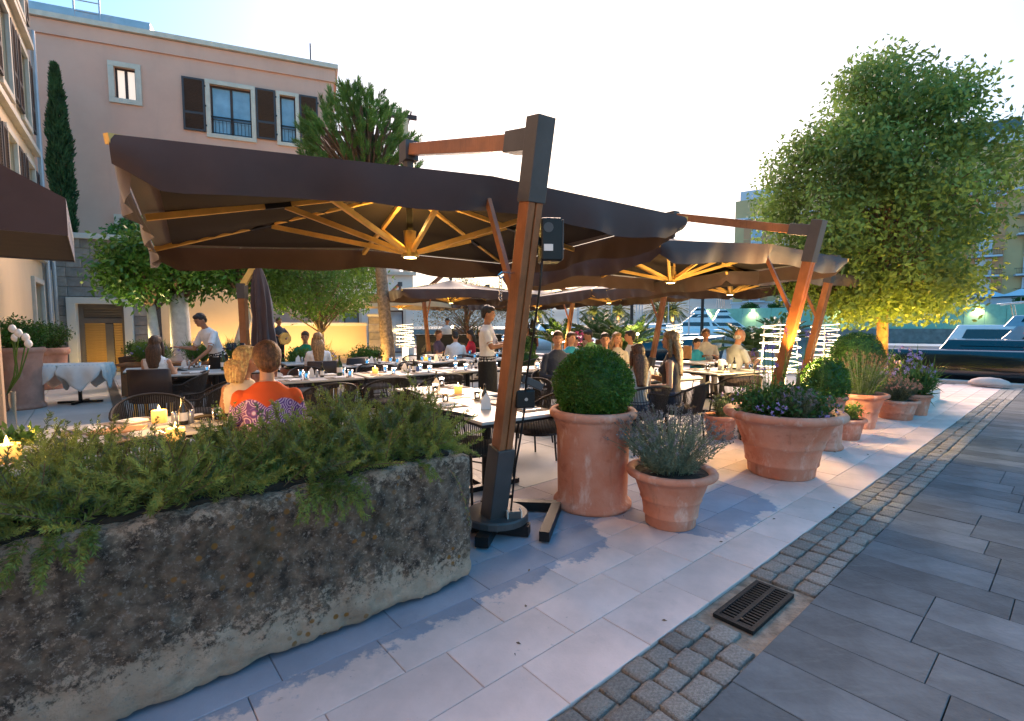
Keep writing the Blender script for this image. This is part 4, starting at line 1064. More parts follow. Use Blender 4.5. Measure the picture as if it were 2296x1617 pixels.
def lavender(label, pos, R_, H_, z0, n=150, bloom='lavender_bloom', leafm='lavender_leaf', name='lavender'):
    t = plant(name, label, 'lavender', pos); m = MB(); lv = []; bl = []
    for k in range(n):
        a = rng.uniform(0, 6.28); q = math.sqrt(rng.uniform(0, 1)); hh = H_ * (1 - .35 * q * q) * rng.uniform(.72, 1.08)
        b0 = Vector((math.cos(a) * q * R_ * .35, math.sin(a) * q * R_ * .35, z0)); tip = Vector((math.cos(a) * q * R_ * 1.05, math.sin(a) * q * R_ * 1.05, z0 + hh)); tip += Vector((rng.normal() * .03, rng.normal() * .03, 0))
        mid = b0.lerp(tip, .5) + Vector((0, 0, .05 * q)); m.tube([b0, mid, tip], [.003, .0022, .0016], 3, caps=False)
        nn = 34; f = rng.uniform(.05, .78, nn)[:, None]; P = np.array(b0) * (1 - f) + np.array(tip) * f; lv.append(leaf_quads(P, unit(rng.normal(size=(nn, 3)) * .7 + np.array(tip - b0)[None] / hh * .9), .038 * rng.uniform(.6, 1.2, nn), .0062))
        nn = 20; f = rng.uniform(.84, 1.04, nn)[:, None]; P = np.array(mid) * (1 - f) + np.array(tip) * f + rng.normal(size=(nn, 3)) * .004; bl.append(leaf_quads(P, unit(rng.normal(size=(nn, 3)) + [0, 0, .6]), .013, .009))
    m.build('stems', 'lavender_leaf', t)['kind'] = 'stuff'; foliage('leaves', lv, leafm, t)['kind'] = 'stuff'; foliage('flower_spikes', bl, bloom, t)['kind'] = 'stuff'
    return t
def spikes(label, pos, spots, z0, hts, bloom='purple_bloom', leafm='leaf_green', name='flower_stems', head=.05):
    t = plant(name, label, 'flowers', pos); m = MB(); lv = []; bl = []
    for (x, y), h in zip(spots, hts):
        tip = Vector((x + rng.normal() * .02, y + rng.normal() * .02, z0 + h)); m.tube([(x * .8, y * .8, z0), tip], [.004, .003], 4, caps=False)
        nn = 50; f = rng.uniform(0, .72, nn)[:, None]; P = np.array((x * .8, y * .8, z0)) * (1 - f) + np.array(tip) * f; lv.append(leaf_quads(P, rand_dir(nn, .4), .05 * (1.1 - f[:, 0]), .006))
        nn = 46; P = np.array(tip) + rng.normal(size=(nn, 3)) * [head * .28, head * .28, head * .5]; bl.append(leaf_quads(P, rand_dir(nn, .3), head * .36, head * .2))
    m.build('stems', 'leaf_green', t)['kind'] = 'stuff'; foliage('leaves', lv, leafm, t)['kind'] = 'stuff'; foliage('flower_heads', bl, bloom, t)['kind'] = 'stuff'; return t

POTS = {}
_, p, r_, h = pot_from_photo('tall cylindrical terracotta pot holding the large clipped box ball', 1327, 1128, 196, 915, 'cylinder'); POTS['p1'] = (p, r_, h)
box_ball('large round clipped box bush in the tall cylindrical pot', p, r_ * .90, h + r_ * .52, 15000, leaf=.021)
_, p, r_, h = pot_from_photo('flared terracotta pot of grey lavender at the front of the row', 1502, 1172, 201, 1048, 'bell'); POTS['p2'] = (p, r_, h)
lavender('bushy grey-green lavender in the front flared pot', p, .40, .46, h * .93, 210)
_, p, r_, h = pot_from_photo('widest terracotta pot with ribs holding mixed purple flowers', 1750, 1060, 250, 917, 'bell'); POTS['p3'] = (p, r_, h)
bush('dark green leafy bedding filling the widest pot', p, 5200, r_ * .92, .26, h * .93, .045, 'leaf_box_dark', 'bedding_plants', stems_n=60, cat='plants', bloom='violet_bloom', nb=12, bl=.020)
sp_ = [(rng.normal() * .2, rng.normal() * .16) for _ in range(17)]
spikes('tall purple drumstick flowers rising from the widest pot before the spiral lamp', p, sp_, h * .93, [rng.uniform(.42, .82) for _ in sp_], head=.042)
lavender('low dark lavender spilling over the middle of the widest pot', p + Vector((.02, -.22, 0)), .24, .26, h * .95, 80, 'lavender_bloom', 'lavender_leaf')
bl = []; cl_ = plant('trailing_lobelia', 'clusters of small violet trailing flowers at the rim of the widest pot', 'flowers', p)
for cx_, cy_, cz_ in ((-.33, -.30, .02), (-.22, -.38, .06), (.24, -.36, -.02), (.14, -.40, .0), (.40, -.2, .02)):
    P = np.array((cx_, cy_, h + cz_)) + rng.normal(size=(9, 3)) * .035; bl.append(leaf_quads(np.repeat(P, 6, 0), rand_dir(54), .022, .014))
foliage('flower_heads', bl, 'violet_bloom', cl_)['kind'] = 'stuff'
_, p, r_, h = pot_from_photo('small ribbed terracotta pot right behind the widest pot', 1892, 982, 86, 936, 'straight'); POTS['p4'] = (p, r_, h)
bush('sparse yellow-green seedling plant in the small ribbed pot', p, 900, .22, .22, h * .93, .045, 'leaf_green', 'seedling_plant', stems_n=16, cat='plant')
_, p, r_, h = pot_from_photo('small ribbed terracotta pot half hidden left of the widest pot', 1614, 982, 78, 930, 'straight'); POTS['p5'] = (p, r_, h)
bush('upright light green rosemary in the half-hidden small pot', p, 1500, .15, .30, h * .93, .03, 'rosemary_pale', 'rosemary_bush', stems_n=24, cat='plant', up=1.2, bloom='violet_bloom', nb=8)
_, p, r_, h = pot_from_photo('orange-lit cylindrical terracotta pot behind the widest pot', 1843, 1003, 92, 885, 'cylinder'); POTS['p6'] = (p, r_, h)
box_ball('egg-shaped box bush behind the purple flower stems', p, .25, h + .14, 4600, leaf=.026, sq=1.2)
_, p, r_, h = pot_from_photo('large flared terracotta pot of tall herbs in the middle of the row', 1926, 957, 108, 880, 'bell'); POTS['p7'] = (p, r_, h)
lavender('tall feathery herbs with faded spikes in the middle pot', p, .38, .62, h * .93, 130, 'bark', 'leaf_green', 'tall_herbs')
box_ball('dark round box bush behind the tall herbs', p + Vector((.55, .9, 0)), .37, .98, 5200, 'leaf_box_dark', leaf=.03)
MB().cyl((0, 0, 0), (0, 0, .8), .03).build('stem', 'bark', bpy.data.objects[[x.name for x in col.objects if x.name.startswith('box_ball_bush')][-1]])
_, p, r_, h = pot_from_photo('ribbed terracotta pot of grey-flowered bush towards the quay', 2008, 938, 87, 895, 'straight'); POTS['p8'] = (p, r_, h)
lavender('compact grey-flowered bush in the pot towards the quay', p, .30, .40, h * .93, 150, 'terracotta_pale', 'olive_leaf', 'grey_bush')
_, p, r_, h = pot_from_photo('last ribbed terracotta pot beside the white kerb planter', 2053, 929, 58, 883, 'straight'); POTS['p9'] = (p, r_, h)
bush('strappy dark green plant in the last pot by the kerb planter', p, 700, .26, .36, h * .93, .24, 'leaf_box_dark', 'strappy_plant', stems_n=20, cat='plant', up=1.1, asp=.07)
_, p, r_, h = pot_from_photo('dark orange pot tucked behind the middle herb pot', 1968, 930, 60, 888, 'cylinder', Yc=8.2)
box_ball('small green bush in the pot tucked behind the herbs', p, .24, h + .12, 2200, leaf=.03)

# low kerb planter round the tree
kp = thing('kerb_planter', 'low white stone kerb planter of gravel around the big tree', 'planter', uv(11.6, 2.95, 0), RZ_T)
for cx_, cy_, lx_, ly_ in ((0, -1.05, 2.3, .14), (0, 1.05, 2.3, .14), (-1.08, 0, .14, 1.96), (1.08, 0, .14, 1.96)): MB().box((cx_, cy_, .11), (lx_, ly_, .22)).build('kerb', 'white_stucco', kp, bevel=.012)
MB().box((0, 0, .07), (2.02, 1.96, .14)).build('gravel_bed', 'mortar', kp)

# ---- trees
def tree(name, label, pos, prof, leafm, ncl, lpc, leaf, trunk, cr=.22, droop=-.2, barkm='bark', asp=.5, limbs=60, off=(0, 0), shell=.55, cat='tree', mats=None, lean=(0, 0)):
    """prof: [(z, radius)], trunk: (r0, r1, ztop)"""
    t = thing(name, label, cat, pos, 0); zs = np.array([a for a, b in prof]); rs = np.array([b for a, b in prof])
    C = []
    while len(C) < ncl:
        z = rng.uniform(zs[0], zs[-1]); rm = np.interp(z, zs, rs)
        if rng.random() > rm / rs.max(): continue
        q = rm * (shell + (1 - shell) * rng.random() ** .6 if rng.random() < .8 else rng.random() * shell); a = rng.uniform(0, 6.28)
        q *= 1 + .42 * mnoise.noise(Vector((math.cos(a) * 1.6, math.sin(a) * 1.6, z * .9)) + Vector(pos) * .37)
        f = (z - zs[0]) / (zs[-1] - zs[0]); C.append((off[0] + math.cos(a) * q, off[1] + math.sin(a) * q, z))
    C = np.array(C); parts = []
    n = ncl * lpc; ci = np.repeat(np.arange(ncl), lpc); P = C[ci] + np.clip(rng.normal(size=(n, 3)), -1.7, 1.7) * [cr, cr, cr * .75]
    D = unit(rng.normal(size=(n, 3)) * .8 + [0, 0, droop]); parts.append(leaf_quads(P, D, leaf * rng.uniform(.65, 1.25, n), leaf * asp))
    foliage('crown', parts, leafm, t)['kind'] = 'stuff'
    m = MB(); top = Vector((off[0] * .8, off[1] * .8, trunk[2])); base = Vector((0, 0, 0)); pts = [base, base.lerp(top, .3) + Vector((lean[0], lean[1], 0)), base.lerp(top, .65) + Vector((-lean[0] * .4, 0, 0)), top]
    m.tube(pts, [trunk[0], trunk[0] * .85, (trunk[0] + trunk[1]) / 2, trunk[1]], 12); m.build('trunk', barkm, t, smooth=True)
    m = MB(); sel = rng.choice(ncl, min(limbs, ncl), replace=False)
    for i in sel:
        c = Vector(C[i]); f = max(.25, min(.97, (c.z - .6) / trunk[2] * .8)); b0 = pts[1].lerp(pts[2], min(1, f * 1.6 - .2)) if f < .7 else pts[2].lerp(pts[3], (f - .7) / .3)
        if barkm == 'whitewash': b0 = pts[2].lerp(pts[3], rng.uniform(.55, 1.0))
        if b0.z > c.z - .1 and barkm != 'whitewash': b0 = Vector((b0.x, b0.y, max(.4 * trunk[2], c.z - .5)))
        mid = b0.lerp(c, .5) + Vector((rng.normal() * .1, rng.normal() * .1, .12)); r0 = trunk[1] * .42; m.tube([b0, mid, c], [r0, r0 * .55, r0 * .15], 5, caps=False)
    m.build('limbs', 'bark' if barkm == 'whitewash' else barkm, t, smooth=True)['kind'] = 'stuff'
    return t
TP = Vector((7.85, 10.35, 0))
mat('leaf_big', (.165, .26, .06), .55, .42, 1.1, translucent=.38, c2=None)
tree('shade_tree', 'big bushy green tree lit golden from below at the right by the quay', TP, [(1.75, .6), (1.9, 1.20), (2.4, 1.4), (3.3, 1.7), (4.1, 2.15), (4.9, 1.9), (5.7, 1.35), (6.3, .8), (6.75, .2)], 'leaf_big', 200, 300, .115, (.115, .075, 5.8), cr=.27, shell=.68, droop=-.35, asp=.48, limbs=150, off=(-.28, 0))
lamp('tree_uplight', 'SPOT', (TP.x - .9, TP.y - 1.0, .2), 170, (1.0, .50, .06), size=.08, spot=R(85), aim=(.30, .35, 1), blend=.6)
lamp('tree_uplight', 'SPOT', (TP.x + .8, TP.y - .9, .2), 120, (1.0, .50, .06), size=.08, spot=R(85), aim=(-.2, .2, 1), blend=.6)
tree('white_trunk_tree', 'citrus tree with thick whitewashed trunk in the middle of the three', Vector((at(404, 730, 11.5).x, 11.5, 0)), [(2.2, .3), (2.45, .9), (2.9, 1.3), (3.3, 1.0), (3.7, .3)], 'leaf_citrus', 130, 44, .15, (.24, .16, 2.35), cr=.2, barkm='whitewash', limbs=36, asp=.42, droop=-.4)
tree('white_trunk_tree', 'citrus tree with slim leaning whitewashed trunk left of the thick one', Vector((at(352, 730, 11.0).x, 11.0, 0)), [(2.0, .3), (2.25, .7), (2.7, .95), (3.1, .7), (3.35, .3)], 'leaf_citrus', 90, 44, .15, (.13, .08, 2.0), cr=.2, barkm='whitewash', limbs=30, off=(-.15, 0), asp=.42, droop=-.4)
tree('white_trunk_tree', 'citrus tree with bent whitewashed trunk beside the closed parasol', Vector((at(556, 730, 12.0).x, 12.0, 0)), [(2.3, .3), (2.5, 1.0), (2.9, 1.35), (3.4, 1.0), (3.7, .3)], 'leaf_citrus', 120, 44, .15, (.16, .08, 2.5), cr=.2, barkm='whitewash', limbs=30, off=(-.25, 0), lean=(-.25, 0), asp=.42, droop=-.4)
GT = Vector((at(722, 730, 12.6).x, 12.6, 0))
tree('green_tree', 'rounded leafy tree lit yellow-green behind the man in green', GT, [(1.75, .4), (2.0, 1.25), (2.5, 1.5), (3.1, 1.25), (3.6, .5)], 'leaf_green', 190, 60, .12, (.09, .05, 2.6), cr=.2, limbs=40, off=(-.1, 0), asp=.4, droop=-.5)
lamp('tree_uplight', 'SPOT', (GT.x - .2, GT.y - .5, .2), 120, (1.0, .72, .14), size=.08, spot=R(95), aim=(.05, .25, 1), blend=.6)
lamp('tree_uplight', 'SPOT', (at(404, 730, 11.5).x - .5, 10.8, .5), 40, (1.0, .80, .35), size=.08, spot=R(100), aim=(.1, .3, 1), blend=.6)
for px, Yw, e in ((440, 16.0, 17), (500, 16.3, 20), (640, 17.3, 20), (720, 17.8, 18), (790, 18.2, 17), (590, 16.8, 16)):
    lamp('wall_washer', 'SPOT', (at(px, 730, Yw).x, Yw - .2, .15), e, (1.0, .58, .16), size=.06, spot=R(130), aim=(0, .55, .8), blend=.8)
tree('olive_tree', 'silvery olive tree behind the bar', Vector((at(1045, 730, 22.0).x, 22.0, 0)), [(.9, .6), (1.4, 1.9), (2.2, 2.1), (3.0, 1.3), (3.5, .4)], 'olive_leaf', 170, 46, .10, (.14, .07, 2.2), cr=.25, limbs=40, asp=.3)
tree('green_shrub_tree', 'dark leafy shrub showing above the podium wall beside the cypress', FB.p0 + FB.d * .6 - FB.n * .9 + Vector((0, 0, 0)), [(4.15, .5), (4.45, .8), (4.8, .2)], 'leaf_citrus', 40, 40, .14, (.05, .03, 4.4), cr=.15, limbs=8, cat='shrub')

# stone pine
def pine(pos, label):
    t = thing('stone_pine', label, 'tree', pos, 0)
    zs = np.array([4.9, 5.2, 5.7, 6.2, 6.7, 7.0]); rs = np.array([.9, 1.3, 1.35, 1.15, .8, .3]); parts = []; m = MB(); C = []
    while len(C) < 520:
        z = rng.uniform(zs[0], zs[-1]); rm = np.interp(z, zs, rs)
        if rng.random() > rm / 1.4: continue
        a = rng.uniform(0, 6.28); q = rm * (.5 + .5 * rng.random() ** .5) if rng.random() < .8 else rm * rng.random() * .5; C.append((-.5 + math.cos(a) * q, math.sin(a) * q, z))
    for c in C:
        out = np.array([c[0] + .5, c[1], 0]) * .62; d = unit((out + [rng.normal() * .34, rng.normal() * .34, .9])[None])[0]; L = rng.uniform(.20, .38); nn = 90
        f = rng.uniform(0, 1, nn)[:, None]; P = np.array(c) + d * L * f; s = unit(np.cross(d[None].repeat(nn, 0), rng.normal(size=(nn, 3)))); D = unit(d * 1.25 + s * (.85 - .35 * f)); parts.append(leaf_quads(P, D, .15 * rng.uniform(.7, 1.2, nn), .013))
        if rng.random() < .5: b0 = Vector((-.3, 0, max(4.2, c[2] - 1.1))); m.tube([b0, b0.lerp(Vector(c), .6) + Vector((0, 0, -.08)), c], [.05, .03, .012], 5, caps=False)
    foliage('crown', parts, 'pine_leaf', t)['kind'] = 'stuff'; m.build('limbs', 'bark', t)['kind'] = 'stuff'
    m = MB(); pts = [Vector((.12, 0, 0)), Vector((.05, 0, 1.2)), Vector((-.06, 0, 2.8)), Vector((-.2, 0, 4.4)), Vector((-.42, 0, 6.5))]; 
    P = []
    for i in range(60):
        f = i / 59 * 4; k = min(3, int(f)); p = pts[k].lerp(pts[k + 1], f - k); r_ = .185 - .09 * i / 59; row = []
        for j in range(17):
            a = 2 * math.pi * j / 16; q = r_ * (1 + .14 * mnoise.noise(Vector((math.cos(a) * 3, math.sin(a) * 3, p.z * 7)))); row.append(p + Vector((math.cos(a) * q, math.sin(a) * q, 0)))
        P.append(row)
    m.grid(P); m.build('trunk', 'palm_bark', t, smooth=True); return t
PN = Vector((at(862, 730, 12.5).x, 12.5, 0))
pine(PN, 'stone pine with upright needle tufts and a scaly bare trunk behind the big parasol')
lamp('tree_uplight', 'SPOT', (PN.x - .3, PN.y - .5, .15), 40, WARM, size=.06, spot=R(70), aim=(.2, .3, 1), blend=.6)
# cypress
cy = thing('cypress', 'narrow dark green cypress in front of the pink wall', 'tree', FA.p0 + FA.d * FA.tz(172, 400)[0] + FA.n * 1.2, 0)
zt_, zb2 = 10.4, 4.1; n = 15000; z = rng.uniform(zb2, zt_, n); f = (z - zb2) / (zt_ - zb2); rad = .31 * np.minimum(1, (1.02 - f) * 2.2) ** .7 * np.minimum(1, .55 + f * 3); a = rng.uniform(0, 6.28, n)
wob = 1 + .18 * np.sin(a * 3 + z * 4) + .12 * np.sin(a * 7 - z * 9); q = rad * np.sqrt(rng.uniform(.35, 1, n)) * wob; P = np.stack([np.cos(a) * q, np.sin(a) * q, z], 1)
foliage('crown', [leaf_quads(P, unit(np.stack([np.cos(a) * .35, np.sin(a) * .35, np.ones(n)], 1) + rng.normal(size=(n, 3)) * .22), .17 * rng.uniform(.6, 1.2, n), .045)], 'cypress_leaf', cy)['kind'] = 'stuff'
MB().cyl((0, 0, 0), (0, 0, 9.6), .07, .02, 8).build('trunk', 'bark', cy)

# cycads by the water
def cycad(label, pos, z0, L, n=34, up=.75):
    t = thing('cycad_palm', label, 'cycad', pos, rng.uniform(0, 6)); parts = []; m = MB()
    for k in range(n):
        a = k * 2.399; el = up + .5 * rng.random() - .5 * (k / n); d = Vector((math.cos(a) * math.cos(el), math.sin(a) * math.cos(el), math.sin(el))); pts = [Vector((0, 0, z0))]
        for s in range(8): d = (d + Vector((0, 0, -.085))).normalized(); pts.append(pts[-1] + d * L / 8)
        m.tube(pts, [.012] * 9, 4, caps=False); A = np.array([tuple(p) for p in pts]); nn = 60; f = np.linspace(.8, 7.9, nn); i = np.minimum(f.astype(int), 7); g = (f - i)[:, None]; P = A[i] * (1 - g) + A[i + 1] * g; T = unit(A[i + 1] - A[i]); side = unit(np.cross(T, [0, 0, 1.0]))
        for sgn in (-1, 1): parts.append(leaf_quads(P, unit(T * .75 + side * sgn + [0, 0, .22]), .24 * np.sin(np.linspace(.5, 2.8, nn)) * L, .022))
    foliage('fronds', parts, 'cycad_leaf', t)['kind'] = 'stuff'; m.build('frond_stalks', 'cycad_leaf', t)['kind'] = 'stuff'
    MB().lathe([(.16, 0), (.2, z0 * .6), (.15, z0)], 12, cap_top=True).build('trunk', 'palm_bark', t, smooth=True); return t
def WP(px, Y, z=0): return Vector((at(px, 730, Y).x, Y, z))
cycad('cycad palm left of the slanted mast behind the man in light green', WP(1250, 17.5), .75, 1.15)
cycad('cycad palm in the middle of the waterside pair', WP(1345, 18.0), .95, 1.35)
cycad('brightest cycad palm beside the slanted parasol mast', WP(1408, 16.0), .62, 1.35, 38)
cycad('cycad palm behind the bald man near the spiral lamps', WP(1690, 13.5), .75, 1.15, 36)
cycad('small cycad palm showing between the lit mast and the big tree', WP(1755, 15.5), 1.0, 1.0)
# terracotta bowls and shrubs inside the terrace
for lab, px, Yb, r_, h, blab, br, bz in (('wide terracotta bowl with a dome bush by the pine trunk', 818, 11.2, .40, .55, 'dome-shaped green bush in the wide bowl by the pine trunk', .42, .28),
        ('terracotta pot right of the diner in green', 668, 10.0, .36, .60, 'dark green bush behind the diner in green', .36, .22),
        ('terracotta pot beside the closed parasol', 585, 10.6, .36, .80, None, 0, 0)):
    pt = pot(lab, WP(px, Yb), r_, h, 'straight')
    if blab: bush(blab, WP(px, Yb), 4200, br, br * 1.25, h * .9, .055, 'leaf_green', 'dome_bush', stems_n=50)
    else: bush('dark purple leafy plant in the pot beside the closed parasol', WP(px, Yb), 900, .32, .22, h * .93, .05, 'leaf_box_dark', 'purple_plant', stems_n=20, cat='plant')
# left-hand planters
pt = pot('tall pink terracotta cylinder pot at the left edge', WP(42, 8.6), .33, 1.08, 'cylinder', 'terracotta_pale'); bush('green box shrub in the tall pink pot at the left edge', WP(42, 8.6), 5200, .42, .62, 1.0, .05, 'leaf_box', 'box_shrub', stems_n=60)
pt = pot('terracotta pot further back against the left stone wing', WP(100, 11.3), .42, .95, 'straight', 'terracotta_pale'); bush('dark box shrub in the pot against the left stone wing', WP(100, 11.3), 4200, .46, .70, .9, .06, 'leaf_box_dark', 'box_shrub', stems_n=60)
pl = thing('tapered_planter', 'dark red tapered square planter with a box hedge by the garage door', 'planter', WP(312, 11.8), R(25))
m = MB(); m.add([(-.26, -.26, 0), (.26, -.26, 0), (.26, .26, 0), (-.26, .26, 0), (-.36, -.36, .72), (.36, -.36, .72), (.36, .36, .72), (-.36, .36, .72)], [(3, 2, 1, 0), (0, 1, 5, 4), (1, 2, 6, 5), (2, 3, 7, 6), (3, 0, 4, 7), (4, 5, 6, 7)]); m.build('pot', 'brown_leather', pl)
bush('clipped dark hedge in the tapered red planter', WP(312, 11.8), 3200, .34, .42, .68, .05, 'leaf_box_dark', 'hedge_plant', stems_n=50)
bx = thing('brown_planter_box', 'long brown timber planter under the white-trunked trees', 'planter', WP(440, 10.6), R(24))
MB().box((0, 0, .34), (2.6, .5, .62)).build('box', 'wood', bx, bevel=.01); MB().box((0, 0, .66), (2.7, .6, .05)).build('rim', 'wood', bx, bevel=.006)
for i, (dx, lab) in enumerate(((-.8, 'tall grassy plants at the left of the timber planter'), (.0, 'tall grassy plants in the middle of the timber planter'), (.8, 'tall grassy plants at the right of the timber planter'))):
    bush(lab, WP(440, 10.6) + Vector((dx * math.cos(R(24)), dx * math.sin(R(24)), 0)), 1500, .40, .42, .66, .20, 'leaf_green', 'grassy_plant', stems_n=30, cat='plant', up=1.6, asp=.05, bloom='violet_bloom', nb=24, bl=.03)
for px, Yb, lab in ((705, 12.0, 'lilac agapanthus flowers behind the couple in green and white'), (1930, 9.2, 'purple agapanthus haze behind the potted herbs'), (2020, 9.0, 'purple agapanthus flowers left of the dark boat'), (1865, 10.0, 'pale lilac agapanthus beside the second spiral lamp')):
    bush(lab, WP(px, Yb), 900, .55, .95, .05, .30, 'leaf_green', 'agapanthus', stems_n=30, cat='flowers', up=1.4, asp=.05, bloom='violet_bloom', nb=70, bl=.05)
bush('magenta bougainvillea by the waterside cycads', WP(1300, 17.0), 1200, .5, .9, .3, .07, 'leaf_green', 'bougainvillea', stems_n=30, cat='flowers', bloom='pink_bloom', nb=120, bl=.06)
box_ball('round bush beside the strolling women near the mast', WP(1168, 14.5), .42, .75, 2600, 'leaf_box', .05)
box_ball('low bright bush in front of the strolling women', WP(1180, 13.0), .36, .45, 2200, 'leaf_green', .05)
# ============================================================ FURNITURE AND TABLEWARE
TAZ = 55.0
def rz_face(az): return -R(az)          # local +y faces azimuth az (clockwise from +Y)
def make_chair():
    t = thing('rope_chair', 'x', 'chair', (0, 0, 0), 0)
    ang = [R(a) for a in np.linspace(-38, 218, 27)]     # arc open to +y
    def arc(a, r, sq=.92): return (r * math.cos(a), -r * math.sin(a) * sq, 0)
    top = []; low = []
    for a in ang:
        back = max(0, math.sin(a)); x, y, _ = arc(a, .315); top.append(Vector((x, y - .02 - .03 * back, .62 + .165 * back ** .8))); x, y, _ = arc(a, .275); low.append(Vector((x, y, .40)))
    MB().tube(top, .013, 6).build('top_rail', 'rope', t, smooth=True); MB().tube(low, .010, 6).build('seat_rail', 'chair_metal', t, smooth=True)
    m = MB()
    for i in range(0, 79):
        f = i / 78 * (len(ang) - 1); k = min(int(f), len(ang) - 2); g = f - k; m.tube([top[k].lerp(top[k + 1], g), low[k].lerp(low[k + 1], g)], .0048, 4, caps=False)
    m.build('rope_back', 'rope', t)['kind'] = 'stuff'
    m = MB(); m.lathe([(.0, 0), (.25, .0), (.268, .015), (.268, .045), (.25, .06), (0, .066)], 20, c=(0, 0.03, .40), cap_bot=False); m.build('cushion', 'cushion', t, smooth=True)
    for x, y in ((-.24, .24), (.24, .24), (-.22, -.22), (.22, -.22)): MB().cyl((x * .95, y * .95, .42), (x * 1.12, y * 1.12, 0), .012, .010, 6).build('leg', 'chair_metal', t)
    for s in (-1, 1): MB().cyl((s * .235, .235, .40), (s * .28, .2, .62), .011, n=6).build('arm_post', 'chair_metal', t)
    m = MB(); m.tube([(-.25, .25, .22), (.25, .25, .22)], .008, 5); m.build('stretcher', 'chair_metal', t); MB().tube([(-.23, -.23, .22), (.23, -.23, .22)], .008, 5).build('stretcher', 'chair_metal', t)
    return t
def make_brown_chair():
    t = thing('brown_chair', 'x', 'chair', (0, 0, 0), 0)
    MB().box((0, .02, .43), (.50, .50, .12)).build('seat', 'brown_leather', t, bevel=.025)
    m = MB(); P = []
    for i in range(9):
        x = -.25 + .5 * i / 8; P.append([(x, -.25 - .05 * (1 - (x / .25) ** 2), .40), (x, -.27 - .06 * (1 - (x / .25) ** 2), .65), (x * .98, -.30 - .07 * (1 - (x / .25) ** 2), .86)])
    m.grid(P); o = m.build('backrest', 'brown_leather', t, smooth=True, solid=.05)
    for x in (-.21, .21):
        for y in (-.2, .22): MB().beam((x, y, .38), (x * 1.04, y * 1.06, 0), .04, .04, up=(0, 1, 0)).build('leg', 'wood_light', t)
    return t
_ch = {'rope': make_chair(), 'brown': make_brown_chair()}; _first = {'rope': True, 'brown': True}
def chair(kind, label, pos, az, group='rope-back chairs on the terrace'):
    if _first[kind]: o = _ch[kind]; _first[kind] = False
    else: o = copy_tree(_ch[kind])
    o.location = (pos[0], pos[1], 0); o.rotation_euler = (0, 0, rz_face(az)); o['label'] = label; o['group'] = group if kind == 'rope' else 'brown upholstered chairs'; return o
def make_table():
    t = thing('dining_table', 'x', 'table', (0, 0, 0), 0)
    MB().box((0, 0, .728), (1.16, .78, .024)).build('table_top', 'table_white', t, bevel=.004)
    m = MB(); m.box((0, 0, .706), (1.165, .785, .018)); m.build('edge_frame', 'black_metal', t)
    MB().cyl((0, 0, .03), (0, 0, .70), .04, n=12).build('column', 'black_metal', t)
    MB().beam((-.36, 0, .025), (.36, 0, .025), .06, .045).build('foot', 'black_metal', t); MB().beam((0, -.34, .0255), (0, .34, .0255), .06, .044).build('foot', 'black_metal', t)
    return t
_tb = make_table(); _tf = [True]; TABLES = {}
def table(key, label, x, y, az=TAZ, sx=1.0):
    if _tf[0]: o = _tb; _tf[0] = False
    else: o = copy_tree(_tb)
    o.location = (x, y, 0); o.rotation_euler = (0, 0, math.pi / 2 - R(az)); o.scale = (sx, 1, 1); o['label'] = label; o['group'] = 'white-topped dining tables'; TABLES[key] = (Vector((x, y, 0)), az); return o
def on(key, a, b):
    c, az = TABLES[key]; r_ = R(az); return c + Vector((math.sin(r_), math.cos(r_), 0)) * a + Vector((-math.cos(r_), math.sin(r_), 0)) * b + Vector((0, 0, .741))
# ---- tableware prototypes
def candle(label, p, h=.090, r_=.042, power=.8):
    t = thing('candle', label, 'candle', p, 0, 'lit candles on the tables')
    MB().lathe([(r_ * 1.55, 0), (r_ * 1.6, .006), (r_ * 1.1, .008), (0, .008)], 18, cap_bot=False).build('saucer', 'porcelain', t, smooth=True)
    m = MB(); m.lathe([(r_, .009), (r_ * 1.01, h * .5), (r_, h), (r_ * .86, h), (r_ * .8, h - .012), (0, h - .014)], 20, cap_bot=False); m.build('wax_body', 'wax', t, smooth=True)
    MB().lathe([(0, h - .005), (.008, h + .008), (.006, h + .022), (0, h + .04)], 8, cap_bot=False).build('flame', 'flame', t, smooth=True)
    lamp('candle_light', 'POINT', (0, 0, h + .06), power, (1.0, .55, .16), t, .02); return t
PROTO = {}
def proto(kind, fn):
    if kind not in PROTO: PROTO[kind] = fn(); return PROTO[kind], True
    return copy_tree(PROTO[kind]), False
def put(kind, fn, label, p, rz=0.0, group=None):
    o, _ = proto(kind, fn); o.location = p; o.rotation_euler = (0, 0, rz); o['label'] = label; o['category'] = kind.replace('_', ' '); o['group'] = group or (kind.replace('_', ' ') + 's on the tables'); return o
def f_glass():
    t = thing('drinking_glass', 'x', 'glass'); MB().lathe([(0, .008), (.026, .008), (.034, .10), (.036, .10), (.029, 0), (0, 0)], 14, cap_bot=False).build('glass_body', 'glass', t, smooth=True); return t
def f_place():
    t = thing('place_setting', 'x', 'place setting'); MB().box((0, 0, .002), (.34, .26, .004)).build('placemat', 'placemat', t)
    m = MB(); m.box((0, 0, .009), (.13, .17, .010)); m.box((.012, -.01, .016), (.11, .14, .008), rz=.06); m.build('napkin', 'napkin', t, bevel=.003)
    MB().box((.10, 0, .006), (.012, .19, .003)).build('knife', 'steel', t); MB().box((-.10, 0, .006), (.014, .18, .003)).build('fork', 'steel', t); return t
def f_bottle():
    t = thing('oil_bottle', 'x', 'bottle'); MB().lathe([(.026, 0), (.028, .01), (.028, .11), (.012, .145), (.011, .19), (.013, .20)], 12, cap_top=True).build('bottle', 'bottle', t, smooth=True); MB().lathe([(.0285, .03), (.0285, .09)], 12, cap_bot=False).build('paper_label', 'napkin', t, smooth=True); return t
